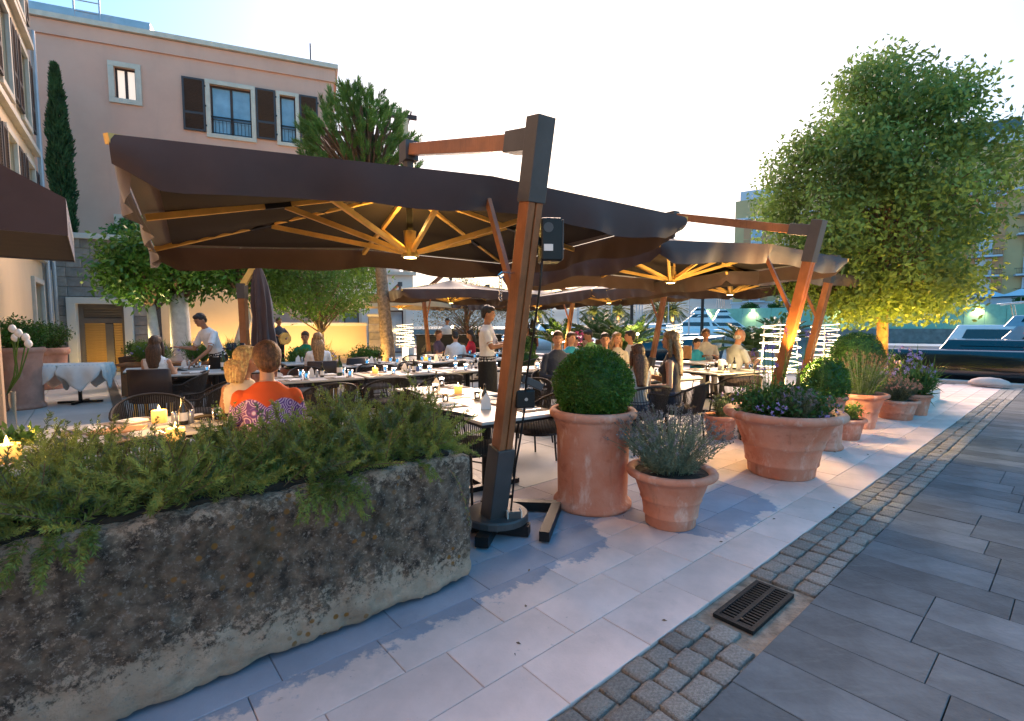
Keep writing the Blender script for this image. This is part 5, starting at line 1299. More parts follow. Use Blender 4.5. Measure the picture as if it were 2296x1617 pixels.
def f_wine():
    t = thing('wine_bottle', 'x', 'bottle'); MB().lathe([(.037, 0), (.038, .01), (.038, .18), (.015, .23), (.014, .295), (.016, .30)], 14, cap_top=True).build('bottle', 'bottle_green', t, smooth=True); MB().lathe([(.0385, .06), (.0385, .13)], 14, cap_bot=False).build('paper_label', 'napkin', t, smooth=True); return t
def f_shaker():
    t = thing('salt_shaker', 'x', 'shaker'); MB().lathe([(.020, 0), (.021, .07), (.017, .085)], 12).build('body', 'pepper', t, smooth=True); MB().lathe([(.018, .085), (.018, .10), (0, .106)], 12, cap_bot=False).build('cap', 'steel', t, smooth=True); return t
def f_napk():
    t = thing('standing_napkin', 'x', 'napkin'); m = MB(); m.add([(-.04, -.02, 0), (.05, 0, 0), (-.03, .04, 0), (.035, .0, .10), (.005, .012, .14), (-.035, -.012, .08)], [(0, 1, 3, 5), (1, 2, 4, 3), (2, 0, 5, 4), (5, 3, 4)]); m.build('folded_cloth', 'napkin', t, solid=.004); return t
def f_plate():
    t = thing('white_plate', 'x', 'plate'); MB().lathe([(.06, 0), (.07, .004), (.12, .016), (.122, .019), (.07, .009), (0, .008)], 24, cap_bot=False).build('plate', 'porcelain', t, smooth=True); return t
def f_menu():
    t = thing('menu_board', 'x', 'menu board'); MB().box((0, 0, .008), (.20, .30, .012)).build('board', 'board', t, bevel=.004); return t
def dress(key, lab, slots, lo, cand=None, extras=True):
    """lay a table: place settings, glasses, one cruet group"""
    az = TABLES[key][1]
    for i, (a, b) in enumerate(slots):
        s = 1 if b > 0 else -1; side = 'far' if b > 0 else 'near'; wh = 'left' if a < 0 else 'right'
        put('place_setting', f_place, f'napkin and cutlery, {side} {wh} seat of {lab}', on(key, a, b), math.pi / 2 - R(az))
        put('drinking_glass', f_glass, f'clear glass, {side} {wh} seat of {lab}', on(key, a + .17, b * .72))
    if cand: candle(f'lit pillar candle on {lab}', on(key, *cand))
    if extras:
        put('salt_shaker', f_shaker, f'silver salt shaker on {lab}', on(key, lo + .10, .03)); put('oil_bottle', f_bottle, f'dark oil bottle on {lab}', on(key, lo + .16, -.01)); put('standing_napkin', f_napk, f'pointed folded napkin standing on {lab}', on(key, lo + .03, .06))
# tables (x, y surveyed)
table('t1', 'front-left dining table with the biggest candle behind the rosemary', *uv(.08, 4.32)[:2], az=49.5)
table('t2a', 'table beside the big mast, end nearer the trough', *uv(2.62, 3.42)[:2], az=-34.5); table('t2b', 'table beside the big mast, end further from the trough', *uv(2.93, 4.55)[:2], az=-34.5, sx=.9)
r3 = Vector((math.sin(R(TAZ)), math.cos(R(TAZ)), 0))
t3 = WP(700, 6.75); 
for i, k in enumerate(('t3a', 't3b', 't3c')):
    p = t3 + r3 * 1.22 * i; table(k, ('long middle row table behind the orange shirt', 'centre table of the long middle row', 'right table of the long middle row beside the waiter')[i], p.x, p.y)
t4 = WP(830, 9.2)
for i, k in enumerate(('t4a', 't4b', 't4c')):
    p = t4 + r3 * 1.25 * i; table(k, ('second row table by the couple in green and white', 'centre table of the second row', 'right table of the second row near the waiter')[i], p.x, p.y)
p = WP(1010, 12.2); table('t5', 'back table of the diner in red before the bar', p.x, p.y); p = WP(1080, 12.9); table('t5b', 'back right table next to the diner in red', p.x, p.y)
p = WP(478, 7.75); table('t6', 'table being cleared by the bending waiter', p.x, p.y)
p = WP(372, 8.3); table('t7', 'table of the long-haired woman in white on the left', p.x, p.y)
p = WP(688, 9.6); table('t8', 'table of the man in the green polo', p.x, p.y, sx=.8)
p = WP(1622, 7.9); table('t9', 'table with an unlit candle in front of the bald man', p.x, p.y, az=62)
p = WP(1590, 9.8); table('t9b', 'table of the young man and child by the water', p.x, p.y, az=62)
p = WP(1465, 6.9); table('t10', 'table of the two long-haired women behind the box ball', p.x, p.y, az=60)
p = WP(1330, 9.0); table('t11', 'table of the group behind the box ball', p.x, p.y, az=60)
p = WP(1205, 8.3); table('t12', 'table behind the big mast next to the man in navy', p.x, p.y)
four = [(-.30, -.24), (.28, -.24), (-.30, .24), (.28, .24)]
dress('t2a', 'the near end table beside the mast', [(-.26, -.24), (.28, -.24), (.28, .24)], -.12, cand=None); dress('t2b', 'the far end table beside the mast', [(-.26, .24), (.28, -.24)], .1, cand=(-.32, .02))
dress('t3a', 'the first table of the middle row', four, -.05); dress('t3b', 'the centre table of the middle row', four, .1, cand=(-.35, 0)); dress('t3c', 'the right table of the middle row', four, 0)
dress('t4a', 'the first table of the second row', four, 0); dress('t4b', 'the centre table of the second row', four, .1, cand=(-.1, .05)); dress('t4c', 'the right table of the second row', four, 0)
dress('t5', 'the diner in red\'s table', [(.28, -.24)], .05, cand=(-.1, 0)); dress('t5b', 'the back right table', [(.28, -.24), (-.3, -.24)], .05)
dress('t6', 'the table being cleared', [(-.28, -.2), (.28, -.2)], .1); dress('t7', 'the left back table', [(.28, -.2)], .2); dress('t8', 'the green polo table', [(.25, .2)], -.2)
dress('t9', 'the bald man\'s table', [(-.3, -.24), (.3, -.24), (-.3, .24)], .12); dress('t10', 'the two women\'s table', [(-.3, .2), (.28, .2)], 0); dress('t11', 'the group\'s table', [(.28, -.2)], 0, cand=(.25, .1)); dress('t12', 'the man in navy\'s table', [(-.3, -.24), (.28, -.24)], 0)
put('wine_bottle', f_wine, 'dark wine bottle on the first table of the middle row', on('t3a', .34, -.05)); put('wine_bottle', f_wine, 'green wine bottle on the table being cleared', on('t6', .12, .05))
ic = thing('ice_bucket', 'cream ice bucket on the table being cleared', 'bucket', on('t6', .26, .0)); MB().lathe([(.07, 0), (.085, .16), (.09, .165), (.082, .16), (.066, .01), (0, .01)], 18, cap_bot=False).build('bucket', 'porcelain', ic, smooth=True); MB().cyl((.02, 0, .05), (.05, .01, .26), .02, .012).build('bottle', 'bottle_green', ic)
bc = thing('blue_cup', 'small blue cup on the centre table of the middle row', 'cup', on('t3b', .35, .05)); MB().lathe([(.025, 0), (.03, .07), (.027, .07), (.022, .006), (0, .006)], 14, cap_bot=False).build('cup', 'blue_cup', bc, smooth=True)
c9 = thing('unlit_candle', 'tall cream unlit pillar candle on the bald man\'s table', 'candle', on('t9', .0, .02)); MB().lathe([(.05, 0), (.05, .17), (.04, .172), (0, .165)], 18).build('wax_body', 'porcelain', c9, smooth=True)
# front-left table, laid out as photographed
candle('biggest lit pillar candle on the front-left table', G(358, 950, .741), .100, .048, 1.0)
candle('candle glowing low behind the rosemary in the middle', G(395, 990, .741) , .085, .05, 1.0)
candle('candle at the left edge beside the rosemary', Vector((at(8, 1040, 2.1).x + .02, 2.1, .86)), .085, .045, .8)
st_ = thing('side_table', 'small round side table under the left-edge candle', 'table', Vector((at(8, 1040, 2.1).x + .02, 2.1, 0))); MB().lathe([(0, .835), (.2, .835), (.205, .85), (0, .858)], 20, cap_bot=False).build('table_top', 'table_white', st_, smooth=True); MB().cyl((0, 0, 0), (0, 0, .84), .03).build('column', 'black_metal', st_); MB().lathe([(.18, 0), (.18, .02), (.03, .03)], 16).build('foot', 'black_metal', st_)
put('menu_board', f_menu, 'rolled tan menu laid across the front-left table', G(265, 967, .741), R(-62)); 
put('menu_board', f_menu, 'tan board on the near end table beside the mast', on('t2a', .1, -.2), R(50))
for lab, px, py, a in (('folded white napkin at the left of the front-left table', 205, 965, .3), ('folded white napkin beside the big candle', 297, 946, .5), ('white napkin and plate at the front edge of the front-left table', 320, 975, .2)):
    put('place_setting', f_place, lab, G(px, py, .742), R(40) + a)
put('oil_bottle', f_bottle, 'dark oil bottle beside the big candle', G(412, 952, .741)); put('salt_shaker', f_shaker, 'pale salt shaker left of the oil bottle', G(392, 955, .741)); put('salt_shaker', f_shaker, 'pale pepper shaker right of the oil bottle', G(428, 950, .741))
put('white_plate', f_plate, 'white plate at the right end of the front-left table', G(470, 955, .741)); put('drinking_glass', f_glass, 'clear glass before the blond woman', G(487, 945, .741))

# chairs: photo x, distance, facing azimuth
CH_ = [('rope', 'rope chair with curved back between the front-left table and the drain', 334, 4.55, 140), ('rope', 'rope chair with its back just above the rosemary at the front-left table', 270, 2.98, -40),
    ('rope', 'rope chair left of centre at the middle row, back to camera', 733, 5.95, -35), ('rope', 'rope chair at the centre of the middle row, back to camera', 863, 6.55, -35), ('rope', 'rope chair at the right of the middle row, back to camera', 985, 7.0, -35),
    ('rope', 'rope chair on the far side of the middle row at its left', 690, 7.75, 145), ('rope', 'rope chair on the far side of the middle row at its centre', 840, 8.35, 145), ('rope', 'rope chair on the far side of the middle row at its right', 930, 8.9, 145),
    ('rope', 'rope chair near side of the second row left', 845, 8.7, -35), ('rope', 'rope chair near side of the second row centre', 925, 9.1, -35), ('rope', 'rope chair near side of the second row right', 1012, 9.5, -35), 
    ('rope', 'rope chair far side of the second row left', 815, 10.2, 145), ('rope', 'rope chair far side of the second row centre', 935, 10.8, 145), ('rope', 'rope chair far side of the second row right', 1050, 11.0, 145),
    ('rope', 'rope chair seen sideways in front of the table being cleared', 402, 7.15, -120), ('rope', 'rope chair turned sideways nearest the blond woman', 437, 5.75, -120), ('rope', 'dark rope chair left of the table being cleared', 428, 8.1, 30),
    ('rope', 'dark rope chair at the left of the table beside the mast', 1040, 4.15, 30), ('rope', 'dark rope chair at the right of the table beside the mast showing its cushion', 1205, 4.95, -95), ('rope', 'rope chair behind the mast floodlight', 1180, 5.95, -150), ('rope', 'dark rope chair left of the mast at the far end of its table', 975, 5.35, 60),
    ('rope', 'rope chair of the woman with long brown hair', 1440, 5.72, -20), ('rope', 'rope chair of the woman in the dark vest top', 1528, 6.02, -55), ('rope', 'empty dark rope chair between the two women and the water', 1478, 7.8, 175), 
    ('rope', 'dark rope chair of the man in navy', 1240, 7.3, 170), ('rope', 'dark rope chair at the near side of the bald man\'s table', 1655, 7.0, -10), ('rope', 'rope chair of the bald man', 1652, 8.75, 110), ('rope', 'rope chair of the young man by the water', 1590, 10.6, 180),
    ('rope', 'dark rope chair behind the mast near the strolling women', 1195, 10.2, -20), ('rope', 'second dark rope chair behind the mast near the strolling women', 1255, 10.8, -20), ('rope', 'rope chair of the orange shirt at the front-left table', 598, 3.42, -28), ('rope', 'rope chair of the blond woman', 528, 4.0, -5),
    ('brown', 'brown upholstered chair of the long-haired woman in white', 346, 7.0, -20), ('brown', 'brown upholstered chair of the woman in the striped-sleeve tee', 716, 8.55, -30), ('brown', 'empty brown upholstered chair right of the striped-sleeve tee', 775, 9.3, -60), ('brown', 'brown upholstered chair of the man in green', 682, 10.5, 160)]
for kind, lab, px, Yc, a in CH_: chair(kind, lab, WP(px, Yc), a)

# folding table with white cloth on the left
ft = thing('cloth_table', 'small table under a pointed white tablecloth by the left planters', 'table', WP(140, 9.1), R(20))
MB().box((0, 0, .725), (1.25, .62, .03)).build('table_top', 'table_white', ft); MB().cyl((.2, 0, .02), (.2, 0, .71), .03).build('column', 'black_metal', ft)
for a in (0, 90): MB().beam((.2 - .34 * math.cos(R(a)), -.3 * math.sin(R(a)), .03 + a * 1e-5), (.2 + .34 * math.cos(R(a)), .3 * math.sin(R(a)), .03 + a * 1e-5), .05, .04).build('foot', 'black_metal', ft)
for cx_, lab in ((-.33, 'left'), (.33, 'right')):
    tcl = thing('tablecloth', f'{lab} white tablecloth hanging in a point from the small table', 'tablecloth', ft.location + Vector((cx_ * math.cos(R(20)), cx_ * math.sin(R(20)), .745)), R(20)); P = []
    for i in range(25):
        row = []
        for j in range(25):
            x, y = (i / 24 - .5) * 1.12, (j / 24 - .5) * 1.12; xx = (x - y) * .72; yy = (x + y) * .72
            ex = max(0, abs(yy) - .31); cxl = max(-.31, min(.31, xx)); e2 = max(0, abs(xx) - .31)
            drop = max(ex, e2); row.append((cxl + (math.copysign(.03 * min(1, e2 * 8), xx) if e2 else 0) + .012 * math.sin(yy * 30) * (drop > 0), max(-.315, min(.315, yy)) + (math.copysign(.035 * min(1, ex * 8), yy) if ex else 0) + .02 * math.sin(xx * 22) * min(1, ex * 6), .002 - drop))
        P.append(row)
    m = MB(); m.grid(P); m.build('cloth', 'napkin', tcl, smooth=True, solid=.004)
tl = thing('white_tulips', 'white tulips on curved stems at the left edge', 'flowers', WP(30, 5.0), 0)
for px, py in ((28, 742), (42, 752), (58, 762), (34, 762), (64, 776)):
    e = at(px, py, 5.0 + random.uniform(-.1, .1)) - tl.location; 
    st = MB().tube([(-.12, 0, .75), (e.x * .6 - .02, e.y, .95), (e.x - .01, e.y, e.z - .05), (e.x, e.y, e.z)], .006, 5).build('stem', 'leaf_green', tl, smooth=True); MB().lathe([(.008, 0), (.028, .02), (.034, .045), (.022, .075), (.008, .085)], 10, c=(e.x, e.y, e.z - .02)).build('flower_head', 'porcelain', st, smooth=True)
MB().lathe([(.07, .0), (.08, .02), (.06, .5), (.07, .78)], 14, c=(-.12, 0, 0)).build('vase', 'clear_panel', tl, smooth=True)
bush('small bright green pot plant at the bottom left behind the candle', Vector((at(10, 990, 2.9).x, 2.9, .42)), 900, .16, .18, .24, .06, 'leaf_green', 'pot_plant', stems_n=20, cat='plant')

# ---- spiral lamps
def spiral_lamp(label, pos, sc=1.0, power=26):
    t = thing('spiral_lamp', label, 'lamp', pos, 0, 'glowing spiral floor lamps'); z0, z1, r0, r1 = .88 * sc, 1.50 * sc, .255, .215
    MB().lathe([(.17, 0), (.17, .03), (.12, .05)], 20, cap_top=True).build('base', 'steel', t, smooth=True)
    MB().lathe([(.10, .05), (.085, .45), (.085, z0 - .02)], 18, cap_top=True).build('lit_column', 'lamp_core', t, smooth=True)
    pts = []; turns = 6
    for i in range(turns * 24 + 1):
        f = i / (turns * 24); a = 2 * math.pi * turns * f; r_ = r0 + (r1 - r0) * f - .03 * max(0, .25 - f) * 4 * 0; pts.append((r_ * math.cos(a), r_ * math.sin(a), z0 + (z1 - z0) * f))
    MB().tube(pts, .0050, 6).build('spiral_tube', 'lamp_tube', t, smooth=True)
    for k in range(6):
        a = k * math.pi / 3; MB().cyl((r0 * .97 * math.cos(a), r0 * .97 * math.sin(a), z0), (r1 * .97 * math.cos(a), r1 * .97 * math.sin(a), z1), .005, n=5).build('rod', 'steel', t)
    MB().lathe([(.0, 0), (r0, .0)], 24, c=(0, 0, z0 - .012), cap_bot=False).build('base_disc', 'steel', t)
    MB().cyl((0, 0, z0), (0, 0, z1 - .05), .012, n=6).build('stem', 'steel', t)
    lamp('lamp_glow', 'POINT', (0, 0, z0 + .2), power, (1.0, .66, .26), t, .12); return t
spiral_lamp('nearest spiral lamp behind the widest flower pot', WP(1750, 6.35), power=55)
spiral_lamp('second spiral lamp left of the big tree', WP(1850, 8.9), power=10)
spiral_lamp('spiral lamp by the water behind the woman in the vest top', WP(1512, 14.0), power=8)
spiral_lamp('spiral lamp with a bright column beside the pine trunk', WP(908, 13.6), power=8)
# bar
br = thing('bar_counter', 'black bar counter with arched mosaic mirror panels at the back', 'bar counter', WP(1030, 17.0), R(6))
MB().box((0, 0, .55), (2.9, .6, 1.10)).build('counter_body', 'black_metal', br, bevel=.01); MB().box((0, 0, 1.13), (3.0, .7, .05)).build('counter_top', 'black_metal', br, bevel=.01)
mat('mosaic', (.05, .04, .03), .35, .5, 60, c2=(.50, .36, .15), lo=.55, hi=.62)
for x in (-.95, 0, .95):
    m = MB(); n = 14; P = [(x + .34 * math.cos(a), -.305, .55 + .34 * math.sin(a)) for a in np.linspace(0, math.pi, n)]; Q = [(x + .24 * math.cos(a), -.305, .55 + .24 * math.sin(a)) for a in np.linspace(0, math.pi, n)]
    m.grid([P, Q]); m.build('mosaic_arch', 'mosaic', br)
for i, (x, k) in enumerate(((.5, 'bottle'), (.62, 'bottle_green'), (-.2, 'bottle'))):
    t = thing('bar_bottle', ('amber bottle standing on the bar', 'green bottle standing on the bar', 'dark bottle at the middle of the bar')[i], 'bottle', br.location + Vector((x, x * .1, 1.156))); MB().lathe([(.035, 0), (.037, .16), (.014, .22), (.014, .29)], 12, cap_top=True).build('bottle', k, t, smooth=True)
bl_ = thing('bar_lamp', 'small bright bulb lamp at the left end of the bar', 'lamp', WP(1024 - 10, 15.6)); MB().cyl((0, 0, 0), (0, 0, 1.38), .015).build('stem', 'black_metal', bl_); MB().ball((0, 0, 1.42), .04, 10, 8).build('bulb', 'bulb', bl_, smooth=True)
for px, Yl, lab in ((1430, 15.0, 'bright bulb lamp beside the slanted mast'), (1239, 16.5, 'bright bulb lamp by the left cycad')):
    t = thing('bulb_lamp', lab, 'lamp', WP(px, Yl)); MB().cyl((0, 0, 0), (0, 0, 1.15), .012).build('stem', 'black_metal', t); MB().ball((0, 0, 1.2), .038, 10, 8).build('bulb', 'bulb', t, smooth=True); lamp('bulb_glow', 'POINT', (0, -.1, 1.2), 12, WARM, t, .05)
# ============================================================ HARBOUR AND FAR SHORE
mat('boat_white', (.62, .66, .70), .25, .05, 2, coat=.4); mat('boat_dark', (.012, .013, .018), .12, .1, 2, coat=.8); mat('boat_grey', (.22, .30, .37), .2, .1, 2, coat=.6); mat('boat_glass', (.012, .02, .028), .05, .1, 2, coat=.6); mat('boat_plum', (.065, .05, .085), .28, .15, 2, coat=.5)
mat('boat_deck', (.30, .21, .14), .5, .2, 6); mat('boat_beige', (.42, .33, .25), .4, .08, 2); mat('red_paint', (.35, .02, .03), .4, .1, 3); mat('blue_canvas', (.02, .16, .26), .6, .1, 3)
mat('hill', (.035, .115, .135), .95, .25, .004, detail=8); mat('hoarding_green', (.22, .44, .34), .55, .10, 1.5, .1, 8, rnd=.06); mat('hotel_yellow', (.50, .36, .19), .85, .08, .2); mat('hotel_orange', (.50, .26, .14), .85, .08, .2); mat('hotel_white', (.50, .54, .62), .85, .06, .2); mat('quay_stone', (.20, .19, .185), .9, .25, 1.2, .5, 6); mat('net_blue', (.01, .20, .36), .8, .1, 1); mat('roof_slate', (.06, .12, .13), .6, .1, 1)
def boat(label, pos, rz, L, B, H, hull='boat_white', deck='boat_white', cabins=(), stripe=None, rail=False, name='yacht', mast=0, rake=.12, cat='boat', sheer=.18, group=None):
    """local +x is the bow; z=0 waterline"""
    t = thing(name, label, cat, pos, rz, group); ns = 15; rows = []
    def half(f): return B / 2 * (1 if f < .45 else math.sqrt(max(0, 1 - ((f - .45) / .55) ** 2.2)))
    for i in range(ns):
        f = i / (ns - 1); x = -L / 2 + L * f; hw = max(half(f), .02); top = H * (1 + sheer * f * f); fl = .72 + .1 * (1 - f)
        xr = x + rake * L * max(0, f - .55) * 0; row = [(x - rake * L * f * .5 * .3, 0, -.35), (x - rake * L * f * .3, -hw * fl * .85, -.05), (x, -hw * .97, top * .6), (x + rake * f * H * .3, -hw, top), (x + rake * f * H * .3, -hw * .9, top + .04), (x + rake * f * H * .3, 0, top + .07)]
        rows.append(row + [(a, -b, c) for a, b, c in reversed(row[:-1])])
    m = MB(); nr = len(rows[0]); m.grid(rows); m.add(rows[0], [tuple(range(nr))]); m.m = [0] * len(m.m)
    fi = 0
    for i in range(ns - 1):
        for j in range(nr - 1):
            if j in (4, 5): m.m[fi] = 1
            fi += 1
    m.build('hull', [hull, deck], t, smooth=True)
    if stripe:
        m = MB(); 
        for s in (-1, 1): m.grid([[(rows[i][2][0], s * abs(rows[i][2][1]) * 1.012 + s * .004, H * .30), (rows[i][2][0], s * abs(rows[i][2][1]) * 1.012 + s * .004, H * .38)] for i in range(ns - 1)])
        m.build('hull_stripe', stripe, t)['kind'] = 'stuff'
    zt = H * 1.02
    for (x0, x1, w, h, mt, z0, fr, br_) in cabins:
        a, b = x0 * L, x1 * L; zz = zt + z0; w2 = w * B / 2; k = .82
        m = MB(); m.add([(a, -w2, zz), (b, -w2 * .85, zz), (b, w2 * .85, zz), (a, w2, zz), (a + br_ * h, -w2 * k, zz + h), (b - fr * h, -w2 * .85 * k, zz + h), (b - fr * h, w2 * .85 * k, zz + h), (a + br_ * h, w2 * k, zz + h)], [(0, 1, 5, 4), (1, 2, 6, 5), (2, 3, 7, 6), (3, 0, 4, 7), (4, 5, 6, 7)])
        c = m.build('cabin', mt, t, bevel=.04)
        g0, g1 = .38, .80
        def lerp(p, q, f): return Vector(p).lerp(Vector(q), f)
        V = [Vector(p) for p in m.v]
        for (i0, i1, i2, i3, nm) in ((0, 1, 5, 4, 'side_window'), (3, 2, 6, 7, 'side_window'), (1, 2, 6, 5, 'windscreen')):
            A, Bq, Cq, Dq = V[i0], V[i1], V[i2], V[i3]; q = [A.lerp(Dq, g0).lerp(Bq.lerp(Cq, g0), .08), A.lerp(Dq, g0).lerp(Bq.lerp(Cq, g0), .94), A.lerp(Dq, g1).lerp(Bq.lerp(Cq, g1), .94), A.lerp(Dq, g1).lerp(Bq.lerp(Cq, g1), .08)]
            n_ = (q[1] - q[0]).cross(q[3] - q[0]).normalized(); ctr = (V[0] + V[2]) / 2; 
            if n_.dot(q[0] - ctr) < 0: n_ = -n_
            MB().add([p + n_ * .02 for p in q], [(0, 1, 2, 3)]).build(nm, 'boat_glass', c)
    if mast: MB().cyl((-.05 * L, 0, H), (-.05 * L, 0, H + mast), .09, .05, 6).build('mast', 'zinc', t)
    if rail:
        m = MB(); pts = [Vector((r[3][0], r[3][1] * .94, r[3][2] + .38)) for r in rows[5:]]
        for s in (1, -1): m.tube([(p.x, p.y * s, p.z) for p in pts], .018, 5)
        m.build('rail', 'steel', t)['kind'] = 'stuff'
        for i in range(5, ns, 2):
            for s in (1, -1): r = rows[i][3]; MB().cyl((r[0], r[1] * s * .94, r[2]), (r[0], r[1] * s * .94, r[2] + .38), .014, n=5).build('stanchion', 'steel', t)
    return t
WL = -1.15
bp_ = uv(18.6, -1.5, -.95)
db = boat('long dark glossy speedboat moored along the quay at the right', bp_, RZ_T - math.pi / 2, 11.5, 2.9, 1.72, 'boat_dark', 'boat_plum', [(-.36, .05, .62, .28, 'boat_dark', .0, 1.2, .6)], rail=True, name='speedboat', stripe='zinc', sheer=.12)
for i in range(4): MB().box((-1.5 + i * .8, 0, 1.83), (.5, 1.3, .06)).build('deck_hatch', 'boat_grey', db, bevel=.03)
m = MB(); m.grid([[(x, -1.02 + .02 * math.sin(x * 9), 1.90 - .03 * abs(x - 1)), (x, -.2, 2.06), (x, .9, 1.92)] for x in np.linspace(-.2, 4.6, 14)]); m.build('tonneau_cover', 'boat_plum', db, smooth=True)
boat('blue-grey motor cruiser with a raked windscreen behind the speedboat', uv(22.6, -2.2, WL), RZ_T - math.pi / 2, 13.0, 3.6, 1.55, 'boat_grey', 'boat_grey', [(-.34, .22, .74, 1.05, 'boat_grey', 0, 1.9, .8), (-.30, .0, .6, .34, 'boat_grey', 1.0, 1.6, .6)], name='motor_cruiser', rail=True)
boat('beige motor boat with a white sunshade beyond the cruiser', uv(28, 1.5, WL), RZ_T - math.pi / 2, 12.0, 3.5, 1.7, 'boat_beige', 'boat_white', [(-.2, .3, .7, .9, 'boat_white', 0, 1.6, .5)], name='motor_boat')
sh = thing('boat_sunshade', 'white curved boat sunshade on thin legs against the green hoarding', 'sunshade', uv(28, 1.2, .55), RZ_T - math.pi / 2)
m = MB(); m.grid([[(x, y, 1.75 + .12 * math.cos(x * 1.1) - .05 * y * y) for y in np.linspace(-.8, .8, 6)] for x in np.linspace(-1.2, 1.2, 9)]); m.build('shade_cloth', 'boat_white', sh, smooth=True, solid=.03)
for x in (-.8, .7):
    for y in (-.7, .7): MB().cyl((x * .6, y, 0), (x, y, 1.75), .02, n=5).build('leg', 'steel', sh)
boat('white motor boat behind the beige boat at the right edge', uv(34, -1, WL), RZ_T - math.pi / 2, 12.0, 3.6, 1.5, 'boat_white', 'boat_white', [(-.3, .2, .7, 1.0, 'boat_white', 0, 1.6, .5)], name='motor_boat')
boat('dark-hulled classic boat with a red waterline behind the waterside lamp', WP(1440, 27, WL), R(6), 9.5, 3.2, 1.7, 'boat_dark', 'boat_white', [(-.3, .18, .72, .95, 'boat_white', 0, 1.4, .4)], stripe='red_paint', name='motor_boat')
# far marina
rb = random.Random(3)
side = ['leftmost', 'second from left', 'third from left', 'fourth from left', 'fifth from left', 'sixth from left', 'seventh from left', 'eighth from left', 'ninth from left', 'tenth from left', 'eleventh from left', 'twelfth from left']
xs = [1160, 1205, 1255, 1300, 1340, 1385, 1425, 1465, 1505, 1545, 1585, 1640]
for i, px in enumerate(xs):
    Yb = (64, 82, 58, 88, 66, 78, 60, 84, 70, 80, 88, 90)[i]; big = px > 1530
    L = rb.uniform(7, 10) if not big else 11; 
    cabs = [(-.34, .24, .74, 1.0 if not big else 1.5, 'boat_white', 0, 1.3, .4), (-.30, .06, .62, .7 if not big else 1.3, 'boat_white', .95 if not big else 1.45, 1.2, .5)] + ([(-.25, -.02, .5, .9, 'boat_white', 2.7, 1.0, .6)] if big else [])
    boat(f'white marina yacht, {side[i]} in the row across the water', WP(px, Yb, WL), R(rb.choice((8, 172, -12, 20, 165))), L, L * .30, 1.2 if not big else 1.9, 'boat_white', 'boat_white', cabs, stripe='boat_glass', name='yacht', mast=rb.choice((0, 9, 13, 0)) if not big else 3, group='yachts in the marina')
for i, px in enumerate((1180, 1228, 1290, 1362, 1418, 1446, 1490, 1536)):
    Yb = 55 + 6 * (i % 3); boat(f'slim sailing boat with a bare mast, {side[i]} among the bare masts', WP(px, Yb, WL), R(rb.choice((10, 170))), 9, 2.4, 1.1, 'boat_white', 'boat_white', [(-.2, .2, .5, .4, 'boat_white', 0, 1, .4)], name='sailboat', mast=rb.uniform(9, 13), group='sailboats in the marina')
for px, Yl, h, lab in ((1574, 60, 8.5, 'tall dark mooring pole right of the lit palms'), (1416, 58, 7.0, 'dark mooring pole left of the lit palms')):
    t = thing('mooring_pole', lab, 'pole', WP(px, Yl, WL)); MB().cyl((0, 0, 0), (0, 0, h), .22, .18, 8).build('pole', 'black_metal', t)
# lit palms on the far pier
pier = MB().box((0, 0, 0), (70, 5, 1.9)); tag(pier.build('far_pier', 'quay_stone', loc=(14, 96, WL + .95)), kind='structure')
def date_palm(label, pos, h, L):
    t = thing('date_palm', label, 'palm', pos); MB().tube([(0, 0, 0), (.1, 0, h * .5), (0, 0, h)], [.38, .30, .42], 10).build('trunk', 'palm_bark', t, smooth=True); parts = []
    for k in range(46):
        a = k * 2.399; el = 1.25 - 1.55 * (k / 46); d = Vector((math.cos(a) * math.cos(el), math.sin(a) * math.cos(el), math.sin(el))); pts = [Vector((0, 0, h))]
        for s in range(7): d = (d + Vector((0, 0, -.16))).normalized(); pts.append(pts[-1] + d * L / 7)
        A = np.array([tuple(p) for p in pts]); nn = 36; f = np.linspace(.4, 6.9, nn); i = np.minimum(f.astype(int), 6); g = (f - i)[:, None]; P = A[i] * (1 - g) + A[i + 1] * g; T = unit(A[i + 1] - A[i]); sd_ = unit(np.cross(T, [0, 0, 1.0]))
        for sg in (-1, 1): parts.append(leaf_quads(P, unit(T * .8 + sd_ * sg + [0, 0, -.1]), .5, .10))
    foliage('crown', parts, 'palm_leaf', t)['kind'] = 'stuff'
    lamp('palm_uplight', 'SPOT', (0, -1.4, .2), 900, (1.0, .70, .26), t, .1, R(60), (0, .25, 1), .6); return t
for px, Yp, lab in ((1170, 92, 'uplit date palm just right of the front mast'), (1205, 94, 'second uplit date palm right of the front mast'), (1330, 94, 'uplit date palm under the middle parasol edge'), (1385, 92, 'uplit date palm above the man in light green'), (1478, 92, 'left palm of the uplit pair beside the slanted mast'), (1506, 90, 'right palm of the uplit pair beside the slanted mast')):
    date_palm(lab, WP(px, Yp, .75), 3.4, 3.4)
